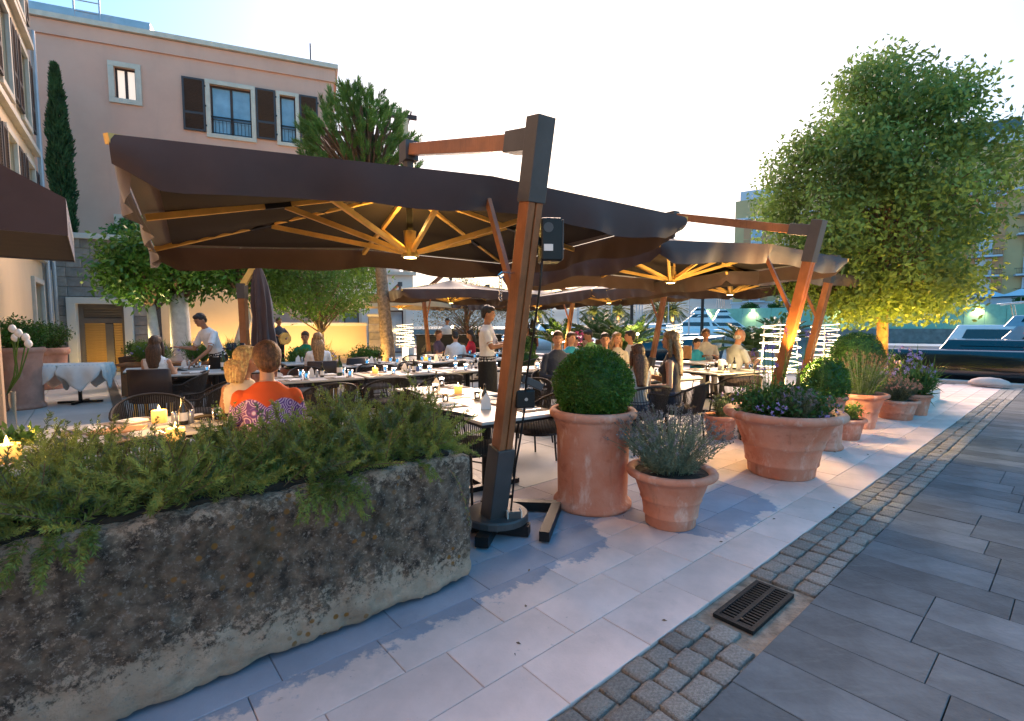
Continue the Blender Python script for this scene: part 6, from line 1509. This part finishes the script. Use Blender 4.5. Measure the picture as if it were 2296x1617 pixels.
# right-hand far quay, hoarding, hotel
QA, QB = Vector((34, 96, 0)), Vector((92, 60, 0)); qd = (QB - QA).normalized(); qn = Vector((-qd.y, qd.x, 0)); qrz = math.atan2(qd.y, qd.x); qL = (QB - QA).length
m = MB(); m.box((qL / 2, 15, -.15), (qL, 30, 2.2)); tag(m.build('far_quay', 'quay_stone', loc=QA, rz=qrz), kind='structure')
ho = thing('site_hoarding', 'long pale green site hoarding on the far quay', 'hoarding', QA + qd * 2.5 + qn * 2.0 + Vector((0, 0, .95)), qrz)
me_h = MB().box((0, 0, 1.85), (2.36, .08, 3.7)).mesh('hoarding_panel'); me_h.materials.append(MAT('hoarding_green'))
for i in range(26): place(me_h, 'hoarding_panel', ho, (1.2 + i * 2.4, (i % 2) * .03, 0), 0)
for i, a in enumerate((1.0, 9.0, 22.0, 40.0, 49.5, 57)):
    t = thing('hoarding_lamp', f'wall lamp number {("one", "two", "three", "four", "five", "six")[i]} from the left along the green hoarding', 'lamp', ho.location + qd * a - qn * .5 + Vector((0, 0, 3.3)), qrz); MB().box((0, 0, 0), (.35, .25, .12)).build('lamp_head', 'bulb', t); MB().cyl((0, 0, 0), (0, .5, .1), .03, n=5).build('bracket', 'black_metal', t); lamp('hoarding_light', 'SPOT', (0, .05, -.1), 160, (1.0, .75, .32), t, .1, R(120), (0, .55, -1), .7)
ht = thing('far_hotel', 'yellow and white balconied hotel under scaffolding behind the big tree', 'building', Vector((50.5, 113, .95)), math.atan2(-33, 48))
HLn = 78; fh = 3.5
m = MB(); m.box((10, 8, 14.2), (20, 16, 28.4)); m.box((20 + (HLn - 20) / 2, 8.2, 16.2), (HLn - 20, 16, 32.4)); m.build('wall', 'hotel_yellow', ht)
MB().box((HLn / 2, -.15, 2.75), (HLn + .3, .5, 5.5)).build('base_storey', 'hotel_white', ht)
MB().box((HLn / 2, -.3, 5.6), (HLn + .6, .9, .35)).build('cornice', 'hotel_white', ht)
MB().box((10, 7, 29.4), (18, 14, 2.0)).build('attic', 'hotel_white', ht); MB().box((50, 7, 33.4), (54, 14, 2.0)).build('attic', 'hotel_white', ht); MB().box((HLn / 2, -.3, 24.2), (HLn + .6, .9, .4)).build('cornice', 'hotel_white', ht)
MB().box((3, 3, 29.2), (4.5, 4, 2.2)).build('chimney', 'red_paint', ht)
for i in range(2): MB().box((40 + i * 16, 5, 35.4), (11, 10, 2.2)).build('roof', 'roof_slate', ht)
w_me = MB().box((0, 0, 0), (1.7, .12, 2.5)).mesh('window'); w_me.materials.append(MAT('window_glass')); tr_me = MB().box((0, 0, 0), (2.2, .10, 3.0)).mesh('window_surround'); tr_me.materials.append(MAT('hotel_white'))
sl_me = MB().box((0, 0, 0), (4.4, 1.5, .3)).mesh('balcony_slab'); sl_me.materials.append(MAT('hotel_white')); op_me = MB().box((0, 0, 0), (5.2, .06, 3.3)).mesh('render_panel'); op_me.materials.append(MAT('hotel_orange'))
rm = MB(); rm.box((0, -.7, .95), (4.4, .06, .07)); rm.box((0, -.7, .1), (4.4, .05, .05))
for i in range(22): rm.box((-2.15 + i * .205, -.7, .5), (.03, .03, .85))
for s in (-1, 1): rm.box((s * 2.17, -.02, .95), (.05, 1.36, .06))
r_me = rm.mesh('railing'); r_me.materials.append(MAT('black_metal'))
for fl_i in range(6):
    for b_i in range(12):
        x = 4.5 + b_i * 6.2; z = 7.4 + fl_i * fh
        if fl_i == 5 and x < 20: continue
        if b_i % 2 == 0: place(op_me, 'render_panel', ht, (x, -.03, z + .1), 0)
        place(tr_me, 'window_surround', ht, (x, -.09, z), 0); place(w_me, 'window', ht, (x, -.12, z - .1), 0)
        if (b_i + fl_i) % 5 != 4: s = place(sl_me, 'balcony', ht, (x, -.78, z - 1.6), 0); r0 = place(r_me, 'railing', s, (0, 0, .15), 0)
aw_me = MB(); aw_me.prism([(-1.3, 0), (1.3, 0)] + [(1.3 * math.cos(a), 2.4 + 1.3 * math.sin(a)) for a in np.linspace(0, math.pi, 10)], -.06, .06); aw_me.v = [(x, z, y) for x, y, z in aw_me.v]; aw_ = aw_me.mesh('arch_window'); aw_.materials.append(MAT('boat_glass'))
for i in range(13): place(aw_, 'arch_window', ht, (4 + i * 6, -.44, .2), 0)
for k, px in ((0, 1), (1, 62)): pass
for x in (52, 75): MB().box((x, -.9, 15), (3.4, .1, 18)).build('scaffold_net', 'net_blue', ht)
MB().box((-1.2, 2, 13), (.12, 6, 12)).build('scaffold_net', 'net_blue', ht)
for i in range(5):
    MB().cyl((-3.4, i * 2, 0), (-3.4, i * 2, 19), .09, n=5).build('scaffold_pole', 'zinc', ht); MB().box((-2.4, 4, 7 + i * 2.6), (2.2, 9, .12)).build('scaffold_deck', 'boat_beige', ht)
for i, (px, Yt) in enumerate(((1680, 92), (1738, 90), (2290, 72))):
    tree('lollipop_tree', ('clipped lollipop tree left of the pair on the far quay', 'clipped lollipop tree right of the pair on the far quay', 'clipped lollipop tree at the right edge before the hotel arches')[i], WP(px, Yt + 10, .95), [(2.6, .5), (3.2, 1.3), (4.2, 1.3), (4.9, .4)], 'leaf_box_dark', 40, 40, .5, (.09, .07, 3.2), cr=.35, limbs=6)
for i, px in enumerate((2215, 2285)):
    t = thing('market_parasol', ('left pale market parasol above the hoarding', 'right pale market parasol above the hoarding')[i], 'parasol', WP(px, 80 - i * 4, .95)); MB().lathe([(3.0, 5.0), (1.5, 5.5), (0, 6.2)], 8, cap_bot=False).build('canopy', 'hotel_white', t); MB().cyl((0, 0, 0), (0, 0, 6.1), .06, n=6).build('pole', 'zinc', t)
# hills across the bay, distance haze put into their teal colour
m = MB(); P = []
for i in range(121):
    x = -1800 + i * 32; row = []
    for j in range(14):
        f = j / 13; y = 1500 + f * 900; hgt_ = 190 * math.sin(math.pi * min(1, f * 1.1) * .5) * (.55 + .6 * mnoise.noise(Vector((x * .0016, 2.2, 0))) + .25 * mnoise.noise(Vector((x * .006, f * 3, 5)))); row.append((x, y, -2 + max(0, hgt_) * (1 if f > .02 else 0)))
    P.append(row)
m.grid(P); tag(m.build('hills', 'hill', smooth=True), kind='structure')

# ============================================================ PEOPLE
SKINS = {'skin': (.50, .25, .15), 'skin_tan': (.36, .165, .09), 'skin_pale': (.58, .33, .23)}
for k, c in SKINS.items(): mat(k, c, .5, .06, 12)
for k, c in dict(hair_dark=(.014, .010, .008), hair_brown=(.055, .026, .013), hair_chestnut=(.10, .040, .018), hair_blond=(.42, .25, .10), hair_dkblond=(.22, .12, .05), hair_grey=(.32, .29, .27)).items(): mat(k, c, .5, .45, 40, .5, 120)
for k, c in dict(cl_white=(.72, .71, .72), cl_black=(.012, .012, .014), cl_navy=(.045, .055, .085), cl_green=(.008, .17, .085), cl_lime=(.36, .56, .13), cl_grey=(.42, .42, .40), cl_dark=(.055, .047, .047), cl_red=(.50, .015, .03), cl_cream=(.58, .50, .40), cl_beige=(.45, .33, .24), cl_blue=(.02, .28, .40), cl_purple=(.07, .05, .09), cl_jeans=(.05, .07, .12), cl_lip=(.32, .09, .07), cl_eye=(.015, .01, .008)).items(): mat(k, c, .8 if k != 'cl_eye' else .2, .08, 14, .8, 11)
for k in ('hair_dark', 'hair_brown', 'hair_chestnut', 'hair_blond', 'hair_dkblond', 'hair_grey'): add_patches(k, tuple(min(1, x * 2.6 + .01) for x in MAT(k).node_tree.nodes['Color Ramp'].color_ramp.elements[1].color[:3]), (70, 70, 7), .5, .72, .6)
def paisley():
    m = bpy.data.materials.new('cl_paisley'); m.use_nodes = True; n = m.node_tree; L = n.links; b = n.nodes['Principled BSDF']; b.inputs['Roughness'].default_value = .8
    tc = n.nodes.new('ShaderNodeTexCoord'); co = tc.outputs['Object']
    vo = n.nodes.new('ShaderNodeTexVoronoi'); vo.inputs['Scale'].default_value = 12.5; L.new(co, vo.inputs['Vector'])
    nz = n.nodes.new('ShaderNodeTexNoise'); nz.inputs['Scale'].default_value = 7; L.new(co, nz.inputs['Vector'])
    def M(op, a, c):
        x = n.nodes.new('ShaderNodeMath'); x.operation = op
        for i, s in enumerate((a, c)):
            if isinstance(s, (int, float)): x.inputs[i].default_value = s
            else: L.new(s, x.inputs[i])
        return x.outputs[0]
    ring = M('SINE', M('MULTIPLY', M('ADD', vo.outputs['Distance'], M('MULTIPLY', nz.outputs['Fac'], .5)), 34.0), 0)
    r = n.nodes.new('ShaderNodeValToRGB'); e = r.color_ramp.elements; e[0].position = .15; e[0].color = (.13, .05, .22, 1); e[1].position = .9; e[1].color = (.62, .50, .68, 1); q = e.new(.5); q.color = (.26, .15, .42, 1); q = e.new(.72); q.color = (.42, .08, .16, 1)
    L.new(M('ADD', M('MULTIPLY', ring, .5), .5), r.inputs[0])
    sep = n.nodes.new('ShaderNodeSeparateXYZ'); L.new(co, sep.inputs[0])
    edge = M('ADD', sep.outputs['Z'], M('MULTIPLY', M('ABSOLUTE', M('SINE', M('MULTIPLY', sep.outputs['X'], 15.0), 0), 0), -.06)); mr = n.nodes.new('ShaderNodeMapRange'); mr.inputs['From Min'].default_value = .895; mr.inputs['From Max'].default_value = .885; L.new(edge, mr.inputs['Value'])
    x = n.nodes.new('ShaderNodeMix'); x.data_type = 'RGBA'; L.new(mr.outputs[0], x.inputs[0]); x.inputs[6].default_value = (.72, .085, .008, 1); L.new(r.outputs[0], x.inputs[7]); L.new(x.outputs[2], b.inputs['Base Color']); _M['cl_paisley'] = m
paisley()
def capsule(m, lab, labs, p0, p1, r0, r1, n=10, flat=1.0):
    p0, p1 = Vector(p0), Vector(p1); k0 = len(m.v); d = (p1 - p0); L = d.length; d = d.normalized() if L > 1e-6 else Vector((0, 0, 1))
    k = max(2, int(L / .025)); pts = [p0 - d * r0, p0 - d * r0 * .7, p0 - d * r0 * .3] + [p0.lerp(p1, i / k) for i in range(k + 1)] + [p1 + d * r1 * .3, p1 + d * r1 * .7, p1 + d * r1]; m.tube(pts, [r0 * .05, r0 * .71, r0 * .95] + [r0 + (r1 - r0) * i / k for i in range(k + 1)] + [r1 * .95, r1 * .71, r1 * .05], n); labs.extend([lab] * (len(m.v) - k0))
def loft(m, lab, labs, secs, n=28):
    """secs: (center, rx, ry, right vector)"""
    k0 = len(m.v); rows = []; sx = []
    for a, b in zip(secs[:-1], secs[1:]): sx += [(Vector(a[0]).lerp(Vector(b[0]), j / 4), a[1] + (b[1] - a[1]) * j / 4, a[2] + (b[2] - a[2]) * j / 4, a[3]) for j in range(4)]
    secs = sx + [secs[-1]]
    for i, (c, rx, ry, rt) in enumerate(secs):
        c = Vector(c); rt = Vector(rt).normalized(); up = (Vector(secs[min(i + 1, len(secs) - 1)][0]) - Vector(secs[max(i - 1, 0)][0])).normalized(); fw = up.cross(rt).normalized()
        rows.append([c + rt * (rx * math.cos(2 * math.pi * k / n)) + fw * (ry * math.sin(2 * math.pi * k / n)) for k in range(n)])
    vs = [p for r_ in rows for p in r_]; fs = [(i * n + k, i * n + (k + 1) % n, (i + 1) * n + (k + 1) % n, (i + 1) * n + k) for i in range(len(rows) - 1) for k in range(n)] + [tuple(range(n - 1, -1, -1)), tuple((len(rows) - 1) * n + k for k in range(n))]
    m.add(vs, fs); labs.extend([lab] * (len(m.v) - k0))
def person(label, pos, az, pose='sit', top='cl_white', bottom='cl_jeans', skin='skin', hair='hair_dark', style='short', sleeve='short', scale=1.0, lean=.0, turn=0.0, nod=0.0, arms=None, vox=.012, eye=True, side_lean=0.0, shoes='cl_black', fem=False, apron=False, dress=False, seatz=.0, hs=1.0):
    m = MB(); labs = []; S = lambda *p: Vector(p)
    sit = pose == 'sit'; hipz = .53 if sit else .93; tl = .50
    up = Vector((side_lean, math.sin(lean), math.cos(lean))).normalized(); hip = S(0, 0, hipz); fwd = Vector((0, math.cos(lean), -math.sin(lean))); rt = up.cross(fwd) * -1; rt = fwd.cross(up).normalized()
    sh = hip + up * tl; sw = .175 if fem else .20; hw = .165 if fem else .155; tw = .118 if fem else .14
    low = top if not dress else top
    loft(m, 'pelvis', labs, [(hip - up * .10, hw * .7, .08, rt), (hip - up * .04, hw, .125, rt), (hip + up * .08, hw * .98, .118, rt)])
    loft(m, 'top', labs, [(hip + up * .02, hw * 1.0, .122, rt), (hip + up * .16, tw * 1.05, .105, rt), (hip + up * .30, sw * .80, .118, rt), (hip + up * .40, sw * .93, .114, rt), (hip + up * .455, sw * .86, .095, rt), (hip + up * .495, sw * .58, .075, rt), (hip + up * .53, .075, .062, rt)])
    if fem:
        for s in (-1, 1): m_k = len(m.v); m.ball(hip + up * .34 + rt * s * .075 + fwd * .085, .058, 10, 8); labs.extend(['top'] * (len(m.v) - m_k))
    neck0 = sh + up * .01; hd = neck0 + up * .185 + fwd * .02
    capsule(m, 'skin', labs, neck0 - up * .02, neck0 + up * .11 + fwd * .01, .052 if not fem else .045, .048 if not fem else .042)
    Rh = Matrix.Rotation(turn, 3, 'Z') @ Matrix.Rotation(-nod, 3, 'X'); 
    def H(x, y, z): return hd + Rh @ S(x, y, z)
    k0 = len(m.v); m.ball(hd, 1, 16, 12, (.074, .092, .108), Rh); m.ball(H(0, .025, -.055), 1, 12, 8, (.054, .062, .060), Rh); m.ball(H(0, .092, -.018), 1, 8, 6, (.011, .018, .022), Rh); m.ball(H(0, .074, -.075), 1, 8, 6, (.026, .022, .020), Rh)
    for s in (-1, 1): m.ball(H(s * .076, -.002, -.012), 1, 8, 6, (.010, .018, .028), Rh)
    labs.extend(['skin'] * (len(m.v) - k0))
    # legs
    for s in (-1, 1):
        h0 = hip + rt * s * .085
        if sit: kn = S(s * .11, .43, .50); an = S(s * .12, .42, .09)
        else: kn = S(s * .085, .03, .50) + Vector((0, hip.y, 0)) * 0; an = S(s * .09, -.01, .09)
        lg = 'leg' if not dress else 'skin'
        if dress: capsule(m, 'top', labs, h0, h0.lerp(kn, .75), .095, .10)
        capsule(m, 'leg' if not dress else 'skin', labs, h0, kn, .088 if not dress else .07, .056); capsule(m, lg, labs, kn, an, .054, .038)
        capsule(m, 'shoe', labs, an + S(0, -.03, -.045), an + S(0, .13, -.055), .040, .034)
    # arms
    if arms is None: arms = 'table' if sit else 'down'
    for s in (-1, 1):
        s0 = sh + rt * s * (sw - .030) - up * .075; spec = arms if isinstance(arms, str) else arms[0 if s < 0 else 1]
        if isinstance(spec, tuple): el, wr = Vector(spec[0]), Vector(spec[1])
        elif spec == 'table': el = s0 + S(s * .06, .10, -.24); wr = Vector((s * .10, .40, .80))
        elif spec == 'chin': el = s0 + S(s * .05, .20, -.20); wr = hd + S(s * .05, .10, -.13)
        elif spec == 'lap': el = s0 + S(s * .06, -.02, -.27); wr = S(s * .08, .26, .66)
        else: el = s0 + S(s * .06, -.02, -.28); wr = el + S(s * .01, .06, -.25)
        cut = {'short': .62, 'long': 1.0, 'none': 0.0}[sleeve]
        if cut > 0: capsule(m, 'top', labs, s0, s0.lerp(el, cut), .060, .056 if cut < 1 else .045)
        else: capsule(m, 'skin', labs, s0, s0.lerp(el, .1), .050, .046)
        capsule(m, 'top' if sleeve == 'long' else 'skin', labs, s0.lerp(el, max(.1, cut + .10) if 0 < cut < 1 else .1), el, .044 if cut < .5 else .041, .036); capsule(m, 'top' if sleeve == 'long' else 'skin', labs, el, wr, .037, .026)
        d = (wr - el).normalized(); sd_ = d.cross(S(0, 0, 1)); sd_ = sd_.normalized() if sd_.length > .1 else S(1, 0, 0); dn = sd_.cross(d)
        k0 = len(m.v); pr = Matrix((sd_, d, dn)).transposed(); m.ball(wr + d * .05, 1, 10, 8, (.038, .052, .017), pr); labs.extend(['skin'] * (len(m.v) - k0))
        for fi, (o_, l_) in enumerate(((-.030, .060), (-.010, .072), (.010, .068), (.030, .052))):
            b0 = wr + d * .085 + sd_ * o_; k1 = b0 + d * l_ * .55 - dn * .006; capsule(m, 'skin', labs, b0, k1, .0095, .009, 6); capsule(m, 'skin', labs, k1, k1 + d * l_ * .42 - dn * .022, .009, .008, 6)
        tb = wr + d * .03 - sd_ * s * .034; capsule(m, 'skin', labs, tb, tb + d * .035 - sd_ * s * .024 - dn * .01, .011, .010, 6); 
    if apron: loft(m, 'apron', labs, [(hip + S(0, .01, -.46), .19, .14, rt), (hip + S(0, .01, -.2), .18, .14, rt), (hip + up * .005, .168, .136, rt)])
    # union by voxel remesh
    me = m.mesh('body_raw'); ob = bpy.data.objects.new('body_raw', me); col.objects.link(ob)
    rmod = ob.modifiers.new('r', 'REMESH'); rmod.mode = 'VOXEL'; rmod.voxel_size = vox
    sm = ob.modifiers.new('s', 'SMOOTH'); sm.factor = .5; sm.iterations = 2
    dg = bpy.context.evaluated_depsgraph_get(); me2 = bpy.data.meshes.new_from_object(ob.evaluated_get(dg)); bpy.data.objects.remove(ob); 
    from mathutils.kdtree import KDTree
    kd = KDTree(len(m.v))
    for i, v in enumerate(m.v): kd.insert(v, i)
    kd.balance()
    mats = [skin, top, bottom, shoes, 'cl_black']; idx = {'skin': 0, 'top': 1, 'pelvis': 2 if not dress else 1, 'leg': 2, 'shoe': 3, 'apron': 4}
    me2.materials.clear()
    for x in mats: me2.materials.append(MAT(x))
    mi = []
    for p in me2.polygons: mi.append(idx[labs[kd.find(p.center)[1]]])
    me2.polygons.foreach_set('material_index', mi); me2.polygons.foreach_set('use_smooth', [True] * len(mi)); me2.name = 'person'
    o = bpy.data.objects.new('person', me2); col.objects.link(o); o.location = (pos[0], pos[1], seatz); o.rotation_euler = (0, 0, rz_face(az)); o.scale = (scale,) * 3; tag(o, label, 'person')
    # hair
    hm = MB()
    def hb(c, sc, n=18, k=12, amp=.03, fr=22):
        sc = tuple(x * hs for x in sc); k0 = len(hm.v); hm.ball(hd + Rh @ Vector(c), 1, n, k, sc, Rh)
        for i in range(k0, len(hm.v)):
            p = Vector(hm.v[i]); q = p - hd; hm.v[i] = tuple(hd + q * (1 + amp * mnoise.noise(q * fr + Vector((pos[0] * 3, 0, 0)))))
    if style != 'bald':
        hb((0, -.018, .030), (.083, .094, .092)); hb((0, .030, .068), (.070, .058, .044))
        if style in ('short', 'curly'): hb((0, -.050, -.012), (.074, .055, .075))
    else: hb((0, -.052, -.025), (.080, .05, .045))
    if style in ('long', 'curly', 'bob'):
        Lh = {'long': .40, 'curly': .34, 'bob': .16}[style]; wv = .016 if style == 'curly' else .006; rows = []
        for i in range(15):
            f = i / 14; c = hd + Rh @ S(0, -.040 - .045 * min(1, f * 3), .05) + Vector((0, -.03 * f, -.02 - (Lh + .05) * f)); w_ = (.045 + .062 * math.sin(min(1.9, f * 4.2))) * (1 - .40 * f ** 3); dth = (.040 + .02 * math.sin(min(1.57, f * 4))) * (1 - .35 * f)
            rows.append([c + rt * (w_ * math.cos(a) * (1 + wv * 12 * mnoise.noise(Vector((a * 3, f * 9, pos[0]))))) + fwd * (dth * math.sin(a) * (1 + wv * 10 * mnoise.noise(Vector((a * 4, f * 7, 2))))) for a in [2 * math.pi * k / 26 for k in range(26)]])
        n = 26; hm.add([p for r_ in rows for p in r_], [(i * n + k, i * n + (k + 1) % n, (i + 1) * n + (k + 1) % n, (i + 1) * n + k) for i in range(14) for k in range(n)] + [tuple(range(n)), tuple(14 * n + k for k in range(n))])
        for s in (-1, 1):
            if style != 'bob': hm.tube([hd + Rh @ S(s * .075, .0, .02), hd + Rh @ S(s * .088, -.01, -.09), hd + Rh @ S(s * .09, -.02, -.09) + Vector((0, 0, -.13))], [.026, .030, .014], 8)
    hm.build('hair', hair, o, smooth=True)
    if eye:
        for s in (-1, 1): MB().ball(H(s * .030, .082, .006), 1, 8, 6, (.011, .006, .006), Rh).build('eye', 'cl_eye', o); MB().ball(H(s * .031, .087, .024), 1, 6, 4, (.017, .005, .004), Rh).build('eyebrow', hair if style != 'bald' else 'hair_grey', o)
        MB().ball(H(0, .087, -.056), 1, 8, 6, (.022, .007, .006), Rh).build('mouth', 'cl_lip', o)
    return o
# pixel x, distance, facing (0 away, 90 right, 180 camera)
P1 = person('standing waiter in a white polo and black apron holding a menu beside the mast', WP(1092, 7.15), 95, 'stand', 'cl_white', 'cl_black', 'skin_tan', 'hair_dark', scale=1.005, arms=((((-.24, .12, 1.16), (-.12, .40, 1.24))), ((.26, .10, 1.15), (.10, .38, 1.20))), vox=.010, apron=True, nod=.12)
mn = thing('held_menu', 'tan menu card held up by the standing waiter', 'menu', P1.location, P1.rotation_euler.z); MB().box((0, .50, 1.30), (.24, .02, .32), rot=Matrix.Rotation(R(-18), 3, 'X')).build('card', 'board', mn)
P2 = person('bending waiter in a white polo clearing the back-left table', WP(487, 8.75), 205, 'stand', 'cl_white', 'cl_black', 'skin_tan', 'hair_dark', lean=.42, arms=((((-.30, .36, 1.05), (-.22, .56, .86))), ((.32, .22, 1.05), (.40, .42, 1.08))), vox=.010, nod=.45, apron=True)
ty = thing('drinks_tray', 'round tray of glasses carried by the bending waiter', 'tray', WP(528, 8.35, 1.06)); MB().lathe([(.0, 0), (.2, 0), (.21, .02), (.2, .012)], 20, cap_bot=False).build('tray', 'black_metal', ty)
for i in range(5): a = i * 1.256; MB().lathe([(.026, .012), (.033, .10), (.031, .10), (.024, .02), (0, .02)], 10, c=(.11 * math.cos(a), .11 * math.sin(a), 0), cap_bot=False).build('glass', 'glass', ty, smooth=True)
person('diner in the orange shirt with purple paisley print, back to camera', WP(594, 3.46), -24, 'sit', 'cl_paisley', 'cl_jeans', 'skin', 'hair_chestnut', 'short', lean=.06, turn=.25, vox=.010, arms='table', eye=False, hs=1.16)
person('blond woman in a white tank top leaning on the orange shirt\'s shoulder', WP(530, 3.95), 8, 'sit', 'cl_cream', 'cl_jeans', 'skin_tan', 'hair_blond', 'bob', 'none', scale=.97, fem=True, turn=-.5, side_lean=.10, vox=.010, arms='lap')
person('woman with long wavy brown hair and white top on the left', WP(346, 7.12), -15, 'sit', 'cl_white', 'cl_jeans', 'skin', 'hair_brown', 'curly', 'none', fem=True, scale=.98, arms='table', eye=False)
person('man in a green polo facing the camera at the back-left', WP(684, 10.4), 170, 'sit', 'cl_green', 'cl_jeans', 'skin_tan', 'hair_brown', arms='table', nod=.2)
person('woman with long blond hair in a striped-sleeve white tee', WP(712, 8.68), -25, 'sit', 'cl_white', 'cl_jeans', 'skin', 'hair_dkblond', 'long', fem=True, arms='table', eye=False)
gp = person('guitarist in a dark tee against the glowing cream wall', WP(625, 15.4), 120, 'stand', 'cl_navy', 'cl_black', 'skin_tan', 'hair_brown', scale=.98, arms=((((-.26, .14, 1.16), (-.10, .26, 1.10))), ((.34, .12, 1.2), (.42, .30, 1.26))), vox=.016)
gt = thing('guitar', 'acoustic guitar held by the guitarist', 'guitar', gp.location, gp.rotation_euler.z); MB().lathe([(.0, 0), (.19, 0), (.19, .09), (0, .09)], 18, c=(0, 0, 0), cap_bot=False).build('guitar_body', 'wood_light', gt); gt.children[0].rotation_euler = (math.pi / 2, 0, 0); gt.children[0].location = (-.05, .26, 1.05); MB().beam((.1, .22, 1.1), (.62, .26, 1.32), .05, .03).build('neck', 'wood', gt)
person('bartender in a white shirt behind the black bar', WP(1003, 17.9), 170, 'stand', 'cl_white', 'cl_black', 'skin_tan', 'hair_dark', vox=.016, nod=.35)
person('diner in dark purple at the back table left of the white shirt', WP(982, 12.9), 110, 'sit', 'cl_purple', 'cl_jeans', 'skin_tan', 'hair_chestnut', vox=.016)
person('diner in a white shirt seen from behind at the back table', WP(1022, 11.6), -10, 'sit', 'cl_white', 'cl_jeans', 'skin', 'hair_dark', vox=.016, lean=.25, nod=.4, eye=False)
person('diner in red at the back table', WP(1056, 12.6), -80, 'sit', 'cl_red', 'cl_jeans', 'skin_tan', 'hair_dark', 'bob', vox=.016, fem=True)
person('diner with dark hair beyond the diner in red', WP(1078, 14.6), 200, 'sit', 'cl_black', 'cl_jeans', 'skin_tan', 'hair_dark', vox=.016)
person('strolling woman in a black dress beyond the mast', WP(1194, 19.0), 20, 'stand', 'cl_black', 'cl_black', 'skin_tan', 'hair_dark', 'long', 'none', vox=.016, fem=True, dress=True, scale=.97, eye=False)
person('strolling woman in beige beside the black dress', WP(1181, 19.6), 10, 'stand', 'cl_beige', 'cl_beige', 'skin', 'hair_brown', 'long', 'short', vox=.016, fem=True, dress=True, scale=.95, eye=False)
person('man in a navy shirt facing the camera left of the box ball', WP(1250, 7.45), 165, 'sit', 'cl_navy', 'cl_jeans', 'skin', 'hair_brown', sleeve='long', turn=-.3, arms='lap', scale=1.03)
person('person in turquoise half hidden behind the man in navy', WP(1280, 9.3), 150, 'sit', 'cl_blue', 'cl_jeans', 'skin', 'hair_brown', vox=.016)
person('small child in white behind the box ball', WP(1290, 11.2), 160, 'sit', 'cl_white', 'cl_jeans', 'skin', 'hair_dark', vox=.016, scale=.86, seatz=.05)
person('second small child behind the box ball', WP(1312, 11.6), 190, 'sit', 'cl_grey', 'cl_jeans', 'skin', 'hair_dark', vox=.016, scale=.84, seatz=.05)
person('man in a light green tee behind the box ball', WP(1336, 11.0), -110, 'sit', 'cl_lime', 'cl_jeans', 'skin_tan', 'hair_dark', vox=.014, scale=1.04, lean=.25, nod=.3)
person('dark-haired man peering over the right of the box ball', WP(1357, 8.3), 185, 'sit', 'cl_navy', 'cl_jeans', 'skin', 'hair_dark', vox=.014, arms='lap')
person('woman with curly golden hair right of the box ball', WP(1384, 8.9), -160, 'sit', 'cl_cream', 'cl_jeans', 'skin', 'hair_dkblond', 'curly', fem=True, vox=.014, turn=.6)
person('man in a pale shirt in profile beside the cycad pot', WP(1415, 9.6), -85, 'sit', 'cl_grey', 'cl_jeans', 'skin_tan', 'hair_dark', vox=.014, scale=1.02)
person('woman with long straight brown hair and bare shoulders, back to camera', WP(1432, 5.78), -15, 'sit', 'cl_grey', 'cl_jeans', 'skin_pale', 'hair_chestnut', 'long', 'none', fem=True, vox=.011, arms='table', eye=False, scale=.93)
person('woman with wavy golden-brown hair in a dark vest top, in profile', WP(1508, 6.15), -62, 'sit', 'cl_dark', 'cl_jeans', 'skin', 'hair_dkblond', 'long', 'none', fem=True, vox=.011, arms=('lap', 'table'), scale=1.04)
person('young man in a cream polo by the water', WP(1583, 10.55), 190, 'sit', 'cl_cream', 'cl_cream', 'skin_tan', 'hair_brown', vox=.014, scale=1.04)
person('child in turquoise looking at a book by the young man', WP(1562, 10.2), 150, 'sit', 'cl_blue', 'cl_beige', 'skin', 'hair_dark', vox=.014, scale=.86, seatz=.05, nod=.3)
bk = thing('open_book', 'brown open book held before the child by the water', 'book', WP(1543, 9.75, .93), R(20)); MB().box((0, 0, 0), (.02, .22, .26)).build('cover', 'board', bk)
person('bald older man in a light grey shirt in profile near the spiral lamp', WP(1645, 8.6), 78, 'sit', 'cl_grey', 'cl_beige', 'skin_tan', 'hair_grey', 'bald', vox=.012, scale=1.06, lean=.15)
person('passer-by in a red dress at the right edge of the frame', Vector((12.62, 11.9, 0)), -60, 'stand', 'cl_red', 'cl_red', 'skin', 'hair_brown', 'long', 'none', fem=True, dress=True, vox=.014, eye=False)
person('tiny figure standing on the far quay before the hoarding', QA + qd * 4 + qn * .8 + Vector((0, 0, 0)), 150, 'stand', 'cl_red', 'cl_black', 'skin', 'hair_dark', vox=.03, eye=False, seatz=.95)

# ============================================================ small joined fittings count as one part
for o in scene.objects:
    if o.type == 'MESH' and o.parent is not None and o.name.split('.')[0] in ('hinge', 'railing', 'louvre_panel', 'roof_ladder', 'window_frame', 'base_cross', 'mosaic_arch', 'rail', 'eyebrow'): o['kind'] = 'stuff'

# fallen leaves scattered on the paving
n = 46; us = rng.uniform(.4, 9, n); vs_ = rng.uniform(1.0, 2.6, n); P = np.array([tuple(uv(a, b, .006)) for a, b in zip(us, vs_)]); V, F = leaf_quads(P, rng.normal(size=(n, 3)) * [1, 1, .06], .035 * rng.uniform(.5, 1.2, n), .014); V[:, 2] = np.maximum(V[:, 2], .005)
tag(np_mesh('fallen_leaves', V, F, 'bark'), kind='stuff')
